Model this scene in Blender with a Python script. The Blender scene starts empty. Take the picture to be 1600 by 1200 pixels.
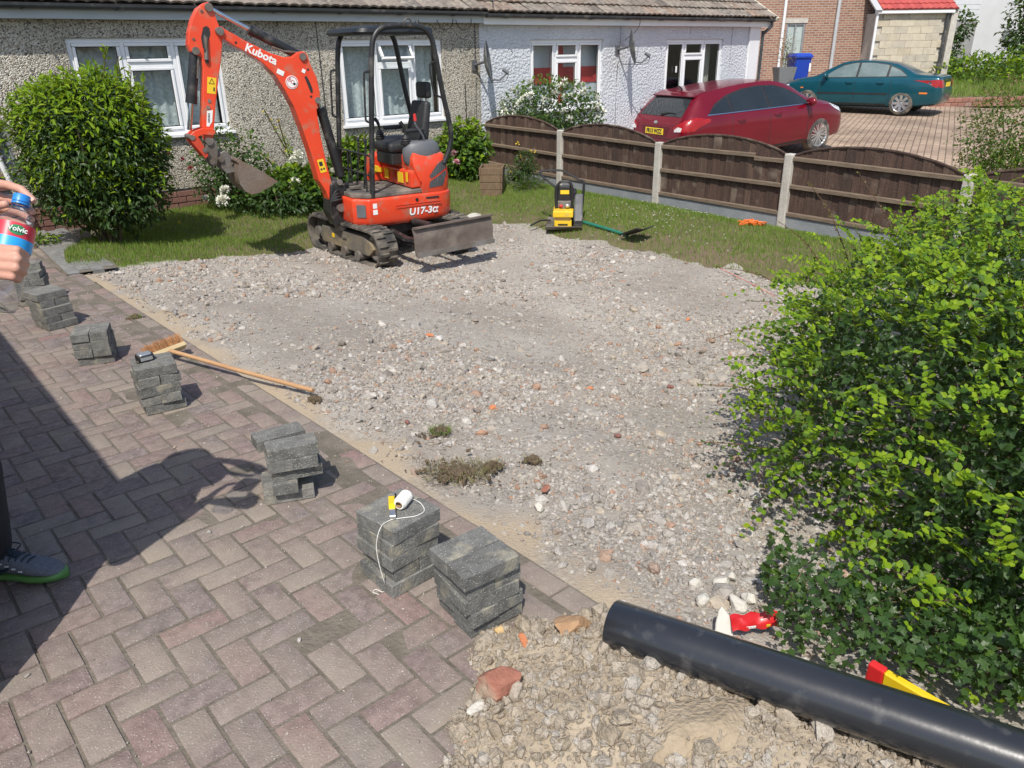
import bpy, bmesh, math, random
import numpy as np
from mathutils import Vector, Matrix, Euler
from mathutils.bvhtree import BVHTree
random.seed(7); RNG = np.random.default_rng(7)
SC = bpy.context.scene
COL = SC.collection
R = math.radians
# ------------------------------------------------------------------ camera, world, sun, exposure
FPX, CAMZ = 1202.0, 2.1
_dn = Vector((40, -2750, FPX)).normalized()
_up = -_dn
_fw = (Vector((0, 0, 1)) - _up * _up.z).normalized()
_rt = _up.cross(_fw)
if _rt.x < 0: _rt = -_rt
RM = Matrix((_rt, _fw, _up))                     # camera (x right, y up, z forward) -> world
cam = bpy.data.cameras.new('camera'); cam_o = bpy.data.objects.new('camera', cam); COL.objects.link(cam_o)
cx, cy, cf = RM.col[0], RM.col[1], RM.col[2]
cam_o.matrix_world = Matrix(((cx.x, cy.x, -cf.x, 0), (cx.y, cy.y, -cf.y, 0), (cx.z, cy.z, -cf.z, CAMZ), (0, 0, 0, 1)))
cam.sensor_width = 36; cam.lens = 36 * FPX / 1600; cam.clip_start = .05; cam.clip_end = 2000
SC.camera = cam_o
SUN_EL, SUN_AZ = R(54), R(7)                     # shadows run towards +Y, a little to +X
world = bpy.data.worlds.new('World'); SC.world = world; world.use_nodes = True
wn = world.node_tree.nodes; wl = world.node_tree.links
sky = wn.new('ShaderNodeTexSky'); sky.sky_type = 'NISHITA'; sky.sun_disc = False
sky.sun_elevation = SUN_EL; sky.sun_rotation = R(187); sky.air_density = 1.0; sky.dust_density = 1.5
bg = wn['Background']; wl.new(sky.outputs[0], bg.inputs[0]); bg.inputs[1].default_value = 0.14
sun = bpy.data.lights.new('sun', 'SUN'); sun.energy = 4.0; sun.angle = R(.53); sun.color = (1, .95, .87)
sun_o = bpy.data.objects.new('sun', sun); COL.objects.link(sun_o)
ldir = Vector((math.sin(SUN_AZ) * math.cos(SUN_EL), math.cos(SUN_AZ) * math.cos(SUN_EL), -math.sin(SUN_EL)))
sun_o.rotation_euler = ldir.to_track_quat('-Z', 'Y').to_euler()
SC.view_settings.view_transform = 'Standard'; SC.view_settings.look = 'None'
SC.view_settings.exposure = 0.2; SC.view_settings.gamma = 1.0
SC.cycles.max_bounces = 6; SC.cycles.transparent_max_bounces = 12

# ------------------------------------------------------------------ pixel -> direction -> place
def ray(u, v): return RM @ Vector(((u - 800) / FPX, (600 - v) / FPX, 1))
def PZ(u, v, z=0.):
    r = ray(u, v); return Vector((0, 0, CAMZ)) + r * ((z - CAMZ) / r.z)
def AT(u, v, Y):
    r = ray(u, v); return Vector((0, 0, CAMZ)) + r * (Y / r.y)
def PPL(u, v, q, n):                              # onto the vertical plane through q with normal n
    r = ray(u, v); o = Vector((0, 0, CAMZ)); return o + r * ((q - o).dot(n) / r.dot(n))
def PROJ(p):
    c = RM.transposed() @ (Vector(p) - Vector((0, 0, CAMZ))); return 800 + FPX * c.x / c.z, 600 - FPX * c.y / c.z, c.z
HA = Vector((.766, .643, 0)).normalized(); HB = Vector((HA.y, -HA.x, 0)); HC = Vector((-.44, 13.4, 0))   # house axes
E0 = Vector((.32, 1.96, 0)); EE = Vector((-.658, .753, 0)).normalized(); EN = Vector((EE.y, -EE.x, 0))   # drive edge
def ss(a, b, x):
    t = np.clip((x - a) / (b - a), 0, 1); return t * t * (3 - 2 * t)
FN = Vector((.785, .62, 0)).normalized(); FP = Vector((.78, 11.9, 0))
def gz(x, y):                                     # ground height everywhere on the plot and beyond
    x = np.asarray(x, float); y = np.asarray(y, float)
    d = EN.x * (x - E0.x) + EN.y * (y - E0.y)
    zd = .49 - .027 * y
    z = np.where(d < 0, zd, zd * (1 - ss(0, 3.0, d)))
    w = HB.x * (x - HC.x) + HB.y * (y - HC.y)
    k = FN.x * (FP.x - x) + FN.y * (FP.y - y)
    rise = np.maximum(.2 * (1 - ss(.3, 2.6, w)), .15 * (1 - ss(.2, 2.0, k)))
    z = np.maximum(z, rise * (d > 0) + z * (d <= 0))
    zc = np.interp(y, [0, 12, 15, 17.5, 24, 30, 60], [.0, -.12, -.1, .1, .27, .7, 1.2])
    t = ss(-.1, .5, -k)
    return z * (1 - t) + zc * t
def gzf(x, y): return float(gz(x, y))
def GP(u, v, dz=0.):                              # pixel -> point on the ground
    p = PZ(u, v, .2)
    for _ in range(25): p = PZ(u, v, .5 * p.z + .5 * (gzf(p.x, p.y) + dz))
    return p

# ------------------------------------------------------------------ object helpers
def tag(o, label=None, cat=None, group=None, kind=None):
    if label: o['label'] = label
    if cat: o['category'] = cat
    if group: o['group'] = group
    if kind: o['kind'] = kind
    return o
def link(name, me, m=None, parent=None, loc=None, rz=None):
    o = bpy.data.objects.new(name, me); COL.objects.link(o)
    if m is not None and me is not None and not me.materials:
        for q in (m if isinstance(m, (list, tuple)) else [m]): me.materials.append(q)
    if parent is not None: o.parent = parent
    if loc is not None: o.location = loc
    if rz is not None: o.rotation_euler = (0, 0, rz)
    return o
def thing(name, label, cat, loc=(0, 0, 0), rz=0, group=None):
    o = link(name, None, None, None, loc, rz); return tag(o, label, cat, group)
def copy_tree(o, parent=None):
    c = o.copy(); COL.objects.link(c); c.parent = parent
    for ch in list(o.children): copy_tree(ch, c)
    return c
def np_mesh(name, V, F, smooth=False, mi=None):
    V = np.asarray(V, np.float32); F = np.asarray(F, np.int32); k = F.shape[1]
    me = bpy.data.meshes.new(name); me.vertices.add(len(V)); me.vertices.foreach_set('co', V.ravel())
    me.loops.add(F.size); me.loops.foreach_set('vertex_index', F.ravel())
    me.polygons.add(len(F)); me.polygons.foreach_set('loop_start', np.arange(0, F.size, k, dtype=np.int32))
    me.polygons.foreach_set('use_smooth', np.full(len(F), smooth, bool))
    if mi is not None: me.polygons.foreach_set('material_index', np.asarray(mi, np.int32))
    me.update(calc_edges=True); return me
class MB:
    def __init__(s): s.v = []; s.f = []; s.mi = []; s.cur = 0
    def add(s, vs, fs, M=None):
        n = len(s.v)
        for p in vs:
            p = Vector(p)
            if M is not None: p = M @ p
            s.v.append((p.x, p.y, p.z))
        for f in fs: s.f.append(tuple(i + n for i in f)); s.mi.append(s.cur)
        return s
    def box(s, c, d, M=None, rz=0, taper=1.):
        x, y, z = d[0] / 2, d[1] / 2, d[2] / 2
        vs = [(-x, -y, -z), (x, -y, -z), (x, y, -z), (-x, y, -z), (-x * taper, -y * taper, z), (x * taper, -y * taper, z), (x * taper, y * taper, z), (-x * taper, y * taper, z)]
        T = Matrix.Translation(c) @ Matrix.Rotation(rz, 4, 'Z')
        if M is not None: T = M @ T
        return s.add(vs, [(0, 3, 2, 1), (4, 5, 6, 7), (0, 1, 5, 4), (1, 2, 6, 5), (2, 3, 7, 6), (3, 0, 4, 7)], T)
    def bx(s, a, b, M=None):
        return s.box([(a[i] + b[i]) / 2 for i in range(3)], [abs(b[i] - a[i]) for i in range(3)], M)
    def prism(s, poly, t0, t1, axis='y', M=None):   # poly in the two other axes, extruded along axis
        n = len(poly)
        def mk(a, b, t): return {'y': (a, t, b), 'x': (t, a, b), 'z': (a, b, t)}[axis]
        vs = [mk(a, b, t0) for a, b in poly] + [mk(a, b, t1) for a, b in poly]
        fs = [tuple(range(n)), tuple(range(2 * n - 1, n - 1, -1))] + [(i, i + n, (i + 1) % n + n, (i + 1) % n) for i in range(n)]
        return s.add(vs, fs, M)
    def tube(s, pts, r, n=8, M=None, caps=True, closed=False):
        pts = [Vector(p) for p in pts]; m = len(pts); rr = r if isinstance(r, (list, tuple)) else [r] * m
        up = None; vs = []
        for i, p in enumerate(pts):
            if closed: t = pts[(i + 1) % m] - pts[i - 1]
            else: t = pts[min(i + 1, m - 1)] - pts[max(i - 1, 0)]
            if t.length < 1e-9: t = Vector((0, 0, 1))
            t.normalize()
            if up is None:
                up = Vector((0, 0, 1)) if abs(t.z) < .9 else Vector((1, 0, 0))
            a = up - t * up.dot(t)
            if a.length < 1e-6: a = t.orthogonal()
            a.normalize(); b = t.cross(a); up = a
            for j in range(n):
                th = 2 * math.pi * j / n; vs.append(p + (a * math.cos(th) + b * math.sin(th)) * rr[i])
        fs = []
        for i in range(m if closed else m - 1):
            k = (i + 1) % m
            for j in range(n): fs.append((i * n + j, i * n + (j + 1) % n, k * n + (j + 1) % n, k * n + j))
        if caps and not closed: fs += [tuple(range(n - 1, -1, -1)), tuple((m - 1) * n + j for j in range(n))]
        return s.add(vs, fs, M)
    def cyl(s, a, b, r, n=16, M=None): return s.tube([a, b], r, n, M)
    def lathe(s, prof, n=20, M=None, caps=True):
        vs = []; m = len(prof)
        for r, z in prof:
            for j in range(n): th = 2 * math.pi * j / n; vs.append((r * math.cos(th), r * math.sin(th), z))
        fs = [(i * n + j, i * n + (j + 1) % n, (i + 1) * n + (j + 1) % n, (i + 1) * n + j) for i in range(m - 1) for j in range(n)]
        if caps: fs += [tuple(range(n - 1, -1, -1)), tuple((m - 1) * n + j for j in range(n))]
        return s.add(vs, fs, M)
    def ball(s, c, r, n=10, m=7, M=None):
        rx, ry, rz = r if isinstance(r, (list, tuple)) else (r, r, r)
        vs = []
        for i in range(m + 1):
            ph = math.pi * (i / m * .98 + .01)
            for j in range(n): th = 2 * math.pi * j / n; vs.append((c[0] + rx * math.sin(ph) * math.cos(th), c[1] + ry * math.sin(ph) * math.sin(th), c[2] - rz * math.cos(ph)))
        fs = [(i * n + j, i * n + (j + 1) % n, (i + 1) * n + (j + 1) % n, (i + 1) * n + j) for i in range(m) for j in range(n)]
        fs += [tuple(range(n - 1, -1, -1)), tuple(m * n + j for j in range(n))]
        return s.add(vs, fs, M)
    def mesh(s, name, smooth=None, bevel=0, segs=2, recalc=True):
        me = bpy.data.meshes.new(name); me.from_pydata(s.v, [], s.f)
        me.polygons.foreach_set('material_index', s.mi)
        bm = bmesh.new(); bm.from_mesh(me)
        if recalc: bmesh.ops.recalc_face_normals(bm, faces=bm.faces)
        if bevel:
            es = [e for e in bm.edges if len(e.link_faces) == 2 and e.calc_face_angle(0) > .5]
            bmesh.ops.bevel(bm, geom=es, offset=bevel, segments=segs, affect='EDGES', profile=.6, clamp_overlap=True)
        bm.to_mesh(me); bm.free()
        if smooth is not None:
            me.polygons.foreach_set('use_smooth', [True] * len(me.polygons)); me.set_sharp_from_angle(angle=R(smooth))
        me.update(); return me
    def build(s, name, m, parent=None, smooth=40, bevel=0, segs=2, loc=None, rz=None):
        return link(name, s.mesh(name, smooth, bevel, segs), m, parent, loc, rz)
def catmull(pts, k=6):
    P = [Vector(p) for p in pts]; out = []
    for i in range(len(P) - 1):
        p0, p1, p2, p3 = P[max(i - 1, 0)], P[i], P[i + 1], P[min(i + 2, len(P) - 1)]
        for j in range(k):
            t = j / k
            out.append(.5 * ((2 * p1) + (p2 - p0) * t + (2 * p0 - 5 * p1 + 4 * p2 - p3) * t * t + (3 * p1 - p0 - 3 * p2 + p3) * t ** 3))
    out.append(P[-1]); return out
def text(name, body, size, m, parent, M, ext=.001, ax='CENTER', sx=1., shear=0., bold=0.):
    cu = bpy.data.curves.new(name, 'FONT'); cu.body = body; cu.size = size; cu.extrude = ext; cu.align_x = ax; cu.align_y = 'CENTER'
    cu.shear = shear; cu.offset = bold; cu.resolution_u = 3
    t = bpy.data.objects.new(name, cu); COL.objects.link(t)
    dg = bpy.context.evaluated_depsgraph_get(); me = bpy.data.meshes.new_from_object(t.evaluated_get(dg))
    bpy.data.objects.remove(t); me.transform(M @ Matrix.Diagonal((sx, 1, 1, 1))); me.materials.clear()
    return link(name, me, m, parent)
def frame(o, x, z):                                # matrix with text x axis, text normal, at o
    x = Vector(x).normalized(); z = Vector(z).normalized(); y = z.cross(x)
    return Matrix(((x.x, y.x, z.x, o[0]), (x.y, y.y, z.y, o[1]), (x.z, y.z, z.z, o[2]), (0, 0, 0, 1)))
def evaluated(o):
    dg = bpy.context.evaluated_depsgraph_get(); return bpy.data.meshes.new_from_object(o.evaluated_get(dg))

# ------------------------------------------------------------------ materials
def mat(name, c1, c2=None, scale=8., rough=.7, bump=0., bscale=None, metal=0., spec=.5, coat=0., ramp=None, rnd=None, var=.15,
        specks=None, transl=0., detail=5., aniso=None, dirt=None, bdist=.02, emit=None):
    """procedural material; ramp+rnd ('island'|'object') picks a colour for each piece"""
    m = bpy.data.materials.new(name); m.use_nodes = True; nt = m.node_tree; N = nt.nodes; K = nt.links
    b = N['Principled BSDF']; b.inputs['Roughness'].default_value = rough; b.inputs['Metallic'].default_value = metal
    b.inputs['Specular IOR Level'].default_value = spec; b.inputs['Coat Weight'].default_value = coat; b.inputs['Coat Roughness'].default_value = .08
    tc = N.new('ShaderNodeTexCoord'); vec = tc.outputs['Object']
    def mixc(f, a, bb, mode='MIX'):
        x = N.new('ShaderNodeMix'); x.data_type = 'RGBA'; x.blend_type = mode
        for i, q in ((0, f), (6, a), (7, bb)):
            if hasattr(q, 'is_linked') or hasattr(q, 'links'): K.new(q, x.inputs[i])
            elif isinstance(q, (int, float)): x.inputs[i].default_value = q
            else: x.inputs[i].default_value = (*q, 1)
        return x.outputs[2]
    if rnd == 'object':
        oi = N.new('ShaderNodeObjectInfo'); va = N.new('ShaderNodeVectorMath'); va.operation = 'MULTIPLY_ADD'
        cmb = N.new('ShaderNodeCombineXYZ'); K.new(oi.outputs['Random'], cmb.inputs[0]); K.new(oi.outputs['Random'], cmb.inputs[1])
        va.inputs[1].default_value = (13, 7, 0); K.new(cmb.outputs[0], va.inputs[0]); K.new(vec, va.inputs[2]); vec = va.outputs[0]
        rsrc = oi.outputs['Random']
    elif rnd == 'island':
        rsrc = N.new('ShaderNodeNewGeometry').outputs['Random Per Island']
    nz = N.new('ShaderNodeTexNoise'); nz.inputs['Scale'].default_value = scale; nz.inputs['Detail'].default_value = detail; nz.inputs['Roughness'].default_value = .6
    if aniso:
        mp = N.new('ShaderNodeMapping'); mp.inputs['Scale'].default_value = aniso; K.new(vec, mp.inputs[0]); K.new(mp.outputs[0], nz.inputs['Vector'])
    else: K.new(vec, nz.inputs['Vector'])
    mr = N.new('ShaderNodeMapRange'); mr.inputs[1].default_value = .3; mr.inputs[2].default_value = .7; K.new(nz.outputs[0], mr.inputs[0])
    if ramp:
        cr = N.new('ShaderNodeValToRGB'); cr.color_ramp.interpolation = 'LINEAR'; el = cr.color_ramp.elements
        while len(el) < len(ramp): el.new(.5)
        for i, c in enumerate(ramp): el[i].position = i / (len(ramp) - 1); el[i].color = (*c, 1)
        K.new(rsrc, cr.inputs[0]); base = cr.outputs[0]
        g = N.new('ShaderNodeMapRange'); g.inputs[3].default_value = 1 - var; g.inputs[4].default_value = 1 + var; K.new(mr.outputs[0], g.inputs[0])
        gm = N.new('ShaderNodeVectorMath'); gm.operation = 'SCALE'; K.new(base, gm.inputs[0]); K.new(g.outputs[0], gm.inputs['Scale']); col = gm.outputs[0]
    else:
        col = mixc(mr.outputs[0], c1, c2 or [min(1, q * 1.25) for q in c1])
    if dirt:                                       # (colour, scale, low, high)
        n2 = N.new('ShaderNodeTexNoise'); n2.inputs['Scale'].default_value = dirt[1]; n2.inputs['Detail'].default_value = 6; K.new(vec, n2.inputs['Vector'])
        m2 = N.new('ShaderNodeMapRange'); m2.inputs[1].default_value = dirt[2]; m2.inputs[2].default_value = dirt[3]; K.new(n2.outputs[0], m2.inputs[0]); col = mixc(m2.outputs[0], col, dirt[0])
    if specks:                                     # (colour, scale, size)
        vo = N.new('ShaderNodeTexVoronoi'); vo.inputs['Scale'].default_value = specks[1]; K.new(vec, vo.inputs['Vector'])
        lt = N.new('ShaderNodeMapRange'); lt.inputs[1].default_value = specks[2]; lt.inputs[2].default_value = specks[2] * .6; K.new(vo.outputs['Distance'], lt.inputs[0])
        sp = N.new('ShaderNodeMath'); sp.operation = 'MULTIPLY'; sep = N.new('ShaderNodeSeparateColor'); K.new(vo.outputs['Color'], sep.inputs[0])
        gt = N.new('ShaderNodeMath'); gt.operation = 'GREATER_THAN'; gt.inputs[1].default_value = .5; K.new(sep.outputs[0], gt.inputs[0])
        K.new(lt.outputs[0], sp.inputs[0]); K.new(gt.outputs[0], sp.inputs[1]); col = mixc(sp.outputs[0], col, specks[0])
    K.new(col, b.inputs['Base Color'])
    if emit: b.inputs['Emission Color'].default_value = (*emit, 1)
    if bump:
        nb = N.new('ShaderNodeTexNoise'); nb.inputs['Scale'].default_value = bscale or scale * 4; nb.inputs['Detail'].default_value = 6; K.new(vec, nb.inputs['Vector'])
        bp = N.new('ShaderNodeBump'); bp.inputs['Strength'].default_value = bump; bp.inputs['Distance'].default_value = bdist; K.new(nb.outputs[0], bp.inputs['Height']); K.new(bp.outputs[0], b.inputs['Normal'])
    if transl:
        tr = N.new('ShaderNodeBsdfTranslucent'); ms = N.new('ShaderNodeMixShader'); ms.inputs[0].default_value = transl
        tcol = mixc(.5, col, (.5, .6, .05), 'MIX'); K.new(tcol, tr.inputs[0]); K.new(b.outputs[0], ms.inputs[1]); K.new(tr.outputs[0], ms.inputs[2])
        K.new(ms.outputs[0], N['Material Output'].inputs[0])
    return m
def glass(name, tint=(.93, .96, .96), refl=1.):
    m = bpy.data.materials.new(name); m.use_nodes = True; nt = m.node_tree; N = nt.nodes; K = nt.links
    N.remove(N['Principled BSDF']); tr = N.new('ShaderNodeBsdfTransparent'); tr.inputs[0].default_value = (*tint, 1)
    gl = N.new('ShaderNodeBsdfGlossy'); gl.inputs[1].default_value = .02; lw = N.new('ShaderNodeLayerWeight'); lw.inputs[0].default_value = .5
    pw = N.new('ShaderNodeMath'); pw.operation = 'POWER'; pw.inputs[1].default_value = 5; K.new(lw.outputs['Facing'], pw.inputs[0])
    ma = N.new('ShaderNodeMath'); ma.operation = 'MULTIPLY_ADD'; ma.inputs[1].default_value = .94 * refl; ma.inputs[2].default_value = .05 * refl; K.new(pw.outputs[0], ma.inputs[0])
    mx = N.new('ShaderNodeMixShader'); K.new(ma.outputs[0], mx.inputs[0]); K.new(tr.outputs[0], mx.inputs[1]); K.new(gl.outputs[0], mx.inputs[2]); K.new(mx.outputs[0], N['Material Output'].inputs[0])
    return m
M_ = {}
M_['white'] = mat('white_upvc', (.78, .79, .8), (.84, .85, .86), 3, .35)
M_['black'] = mat('black_paint', (.012, .012, .013), (.03, .03, .03), 6, .4, dirt=((.12, .11, .1), 9, .55, .8))
M_['rubber'] = mat('rubber', (.028, .027, .026), (.06, .056, .05), 5, .85, .3, 40, dirt=((.2, .175, .14), 7, .4, .7))
M_['steel'] = mat('worn_steel', (.16, .145, .13), (.26, .24, .22), 6, .55, .25, 30, metal=.35, dirt=((.13, .1, .075), 5, .4, .7))
M_['chrome'] = mat('chrome_rod', (.7, .7, .72), (.8, .8, .8), 5, .12, metal=1.)
M_['orange'] = mat('digger_orange', (.72, .055, .018), (.8, .075, .025), 3, .38, coat=.3, dirt=((.36, .2, .13), 9, .54, .78))
M_['orange_dark'] = mat('digger_orange_worn', (.5, .05, .02), (.6, .07, .03), 4, .5)
M_['grey_plastic'] = mat('grey_plastic', (.1, .105, .115), (.14, .145, .155), 5, .5)
M_['yellow'] = mat('yellow_sticker', (.8, .52, .02), (.85, .58, .03), 5, .5)
M_['print'] = mat('white_print', (.8, .8, .78), (.82, .82, .8), 5, .5)
M_['print_black'] = mat('black_print', (.02, .02, .02), (.03, .03, .03), 5, .5)
M_['concrete'] = mat('concrete_post', (.42, .39, .34), (.56, .53, .47), 7, .9, .4, 60)
M_['concrete_grey'] = mat('gravel_board_concrete', (.2, .215, .23), (.28, .29, .3), 5, .9, .3, 50)
M_['leaf_stem'] = mat('plant_stem', (.09, .06, .03), (.12, .1, .04), 20, .8)
# ================================================================== GROUND
from mathutils.geometry import delaunay_2d_cdt
from mathutils import noise as MN
def vn(x, y, s, o=0.): return MN.noise((x * s + o, y * s - o, o))
def inpoly(px, py, poly):
    px = np.asarray(px); py = np.asarray(py); c = np.zeros(px.shape, bool); n = len(poly)
    for i in range(n):
        x0, y0 = poly[i]; x1, y1 = poly[i - 1]
        with np.errstate(divide='ignore', invalid='ignore'):
            c ^= ((y0 > py) != (y1 > py)) & (px < (x1 - x0) * (py - y0) / (y1 - y0 + 1e-12) + x0)
    return c
def densify(poly, step):
    out = []
    for i in range(len(poly)):
        a = Vector(poly[i]); b = Vector(poly[(i + 1) % len(poly)]); k = max(1, int((b - a).length / step))
        out += [a.lerp(b, j / k) for j in range(k)]
    return out
def sheet(name, poly, step, zf, m, kind='structure', edge=None):
    bd = densify(poly, edge or step); xs = [p[0] for p in poly]; ys = [p[1] for p in poly]
    gx, gy = np.meshgrid(np.arange(min(xs), max(xs), step), np.arange(min(ys), max(ys), step))
    gx = gx.ravel() + RNG.uniform(-.2, .2, gx.size) * step; gy = gy.ravel() + RNG.uniform(-.2, .2, gy.size) * step
    ok = inpoly(gx, gy, poly); pts = [Vector((p[0], p[1])) for p in bd] + [Vector((a, b)) for a, b in zip(gx[ok], gy[ok])]
    nb = len(bd); v, _, f, *_ = delaunay_2d_cdt(pts, [(i, (i + 1) % nb) for i in range(nb)], [], 1, 1e-5)
    me = bpy.data.meshes.new(name); me.from_pydata([(p.x, p.y, zf(p.x, p.y)) for p in v], [], f)
    bm = bmesh.new(); bm.from_mesh(me); bmesh.ops.recalc_face_normals(bm, faces=bm.faces)
    if sum(q.normal.z for q in bm.faces) < 0: bmesh.ops.reverse_faces(bm, faces=bm.faces)
    bm.to_mesh(me); bm.free(); me.polygons.foreach_set('use_smooth', [True] * len(me.polygons))
    return tag(link(name, me, m), kind=kind)
# --- the wide ground sheet, to the horizon
ax = np.concatenate([[-400, -150, -60, -30], np.arange(-16, 30.1, 1.), [45, 70, 160, 400]])
ay = np.concatenate([[-300, -60, -20], np.arange(-6, 40.1, 1.), [60, 90, 160, 500]])
GX, GY = np.meshgrid(ax, ay); GZ = gz(GX, GY) - .1
nx, ny = len(ax), len(ay); idx = np.arange(nx * ny).reshape(ny, nx)
F = np.stack([idx[:-1, :-1], idx[:-1, 1:], idx[1:, 1:], idx[1:, :-1]], -1).reshape(-1, 4)
m_ground = mat('rough_ground', (.1, .085, .055), (.16, .14, .09), 2, .95, .4, 30)
tag(link('ground', np_mesh('ground', np.stack([GX, GY, GZ], -1).reshape(-1, 3), F, True), m_ground), kind='structure')

# --- excavated hardcore bed
def gxy(u, v): p = GP(u, v); return (p.x, p.y)
def E_(t, d): p = E0 + EE * t + EN * d; return (p.x, p.y)
bed_poly = [E_(-1.9, .0), E_(7.6, .0), (-4.3, 9.0), (-2., 10.4), (.4, 11.6), (3.2, 9.0), (5.2, 6.4), (5.2, 3.0), (3.2, .6)]
def bed_z(x, y):
    b = gzf(x, y); return b - .012 + .022 * vn(x, y, 1.6) + .012 * vn(x, y, 5, 3.) + .007 * vn(x, y, 17, 9.)
m_bed = bpy.data.materials.new('hardcore_fines'); m_bed.use_nodes = True
def bed_material(m):
    nt = m.node_tree; N = nt.nodes; K = nt.links; b = N['Principled BSDF']; b.inputs['Roughness'].default_value = .95; b.inputs['Specular IOR Level'].default_value = .2
    tc = N.new('ShaderNodeTexCoord'); V = tc.outputs['Object']
    def noise(s, d=6): n = N.new('ShaderNodeTexNoise'); n.inputs['Scale'].default_value = s; n.inputs['Detail'].default_value = d; K.new(V, n.inputs['Vector']); return n.outputs[0]
    def ramp(f, a, bb, c1, c2):
        r = N.new('ShaderNodeValToRGB'); r.color_ramp.elements[0].position = a; r.color_ramp.elements[1].position = bb
        r.color_ramp.elements[0].color = (*c1, 1); r.color_ramp.elements[1].color = (*c2, 1); K.new(f, r.inputs[0]); return r.outputs[0]
    def mix(f, a, c):
        x = N.new('ShaderNodeMix'); x.data_type = 'RGBA'; K.new(f, x.inputs[0]); K.new(a, x.inputs[6])
        if isinstance(c, tuple): x.inputs[7].default_value = (*c, 1)
        else: K.new(c, x.inputs[7])
        return x.outputs[2]
    big = ramp(noise(.9), .38, .62, (.29, .255, .215), (.42, .385, .335))
    vo = N.new('ShaderNodeTexVoronoi'); vo.inputs['Scale'].default_value = 75; K.new(V, vo.inputs['Vector'])
    sep = N.new('ShaderNodeSeparateColor'); K.new(vo.outputs['Color'], sep.inputs[0])
    grit = ramp(sep.outputs[0], .0, 1., (.14, .12, .1), (.5, .47, .42))
    c = mix(ramp(noise(14), .4, .6, (0, 0, 0), (.7, .7, .7)), big, grit)
    # builder's sand left along the edging
    dot = N.new('ShaderNodeVectorMath'); dot.operation = 'DOT_PRODUCT'; dot.inputs[1].default_value = (EN.x, EN.y, 0); K.new(V, dot.inputs[0])
    ad = N.new('ShaderNodeMath'); ad.operation = 'SUBTRACT'; ad.inputs[1].default_value = EN.dot(E0); K.new(dot.outputs['Value'], ad.inputs[0])
    nn = N.new('ShaderNodeMath'); nn.operation = 'MULTIPLY_ADD'; nn.inputs[1].default_value = -.75; K.new(noise(2.6), nn.inputs[0]); K.new(ad.outputs[0], nn.inputs[2])
    c = mix(_sand(N, K, nn.outputs[0]), c, (.42, .34, .245))
    K.new(c, b.inputs['Base Color'])
    bp = N.new('ShaderNodeBump'); bp.inputs['Strength'].default_value = .8; bp.inputs['Distance'].default_value = .01; K.new(noise(110, 8), bp.inputs['Height']); K.new(bp.outputs[0], b.inputs['Normal'])
def _sand(N, K, f):
    r = N.new('ShaderNodeMapRange'); r.inputs[1].default_value = -.2; r.inputs[2].default_value = -.36; K.new(f, r.inputs[0]); return r.outputs[0]
bed_material(m_bed)
gravel_bed = sheet('gravel_bed', bed_poly, .07, bed_z, m_bed)

# --- lawn
HW = lambda s, o=0., z=0.: HC + HA * s + HB * o + Vector((0, 0, z))
lawn_px = [(104, 421), (150, 421), (215, 416), (280, 408), (350, 399), (430, 396), (500, 386), (600, 372), (680, 352), (745, 347), (800, 350), (850, 362), (905, 377), (960, 388), (1010, 394), (1060, 406), (1110, 414), (1200, 434), (1300, 455)]
lawn_poly = [gxy(*p) for p in lawn_px] + [(4.6, 6.9), (3.25, 8.85), (2.05, 10.4), (.85, 11.9), (-.35, 13.35)] + [tuple(HW(s, .03)[:2]) for s in (-.3, -3, -5.6)] + [gxy(106, 396)]
lawn_poly = [(p[0] + .03 * math.sin(9 * i), p[1]) for i, p in enumerate(lawn_poly)]
_le = np.array([(p.x, p.y) for p in densify(lawn_poly, .15)[:120]])
def lawn_edge(x, y): return float(np.min(np.hypot(_le[:, 0] - x, _le[:, 1] - y)))
def lawn_z(x, y):
    e = lawn_edge(x, y); return gzf(x, y) - .03 + .065 * min(1., e / .35) + .012 * vn(x, y, 2.2)
m_lawn = mat('lawn_soil', (.105, .085, .045), (.155, .13, .065), 3, .95, .6, 60, dirt=((.16, .115, .075), 1.6, .48, .62))
lawn = sheet('lawn', lawn_poly, .12, lawn_z, m_lawn)
def blades(n, poly, zf, h0, h1, w, mask=None, lean=.5):
    xs = [p[0] for p in poly]; ys = [p[1] for p in poly]; X = np.empty(0); Y = np.empty(0)
    while len(X) < n:
        a = RNG.uniform(min(xs), max(xs), n); b = RNG.uniform(min(ys), max(ys), n); ok = inpoly(a, b, poly)
        if mask is not None: ok &= mask(a, b)
        X = np.concatenate([X, a[ok]]); Y = np.concatenate([Y, b[ok]])
    X, Y = X[:n], Y[:n]; Z = np.array([zf(a, b) for a, b in zip(X, Y)]); H = RNG.uniform(h0, h1, n); th = RNG.uniform(0, 6.283, n); ph = RNG.uniform(0, 6.283, n); l = RNG.uniform(0, lean, n) * H
    V = np.zeros((n, 3, 3)); c, s = np.cos(th) * w, np.sin(th) * w
    V[:, 0] = np.stack([X - c, Y - s, Z - .005], -1); V[:, 1] = np.stack([X + c, Y + s, Z - .005], -1); V[:, 2] = np.stack([X + l * np.cos(ph), Y + l * np.sin(ph), Z + H], -1)
    return V.reshape(-1, 3), np.arange(3 * n).reshape(-1, 3)
m_grass = mat('grass_blade', (.1, .16, .03), ramp=[(.085, .17, .02), (.14, .25, .03), (.19, .29, .045), (.28, .3, .1)], rnd='island', rough=.6, transl=.3)
def lawn_mask(x, y):
    k = np.array([MN.noise((a * 1.1, b * 1.1, 4.)) for a, b in zip(x, y)])
    e = np.array([min(math.hypot(a - p[0], b - p[1]) for p in lawn_poly[5:19]) for a, b in zip(x, y)])
    return RNG.uniform(0, 1, len(x)) < np.clip(.95 + .9 * k, .2, 1) * np.clip(.12 + e / .9, 0, 1)
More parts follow.
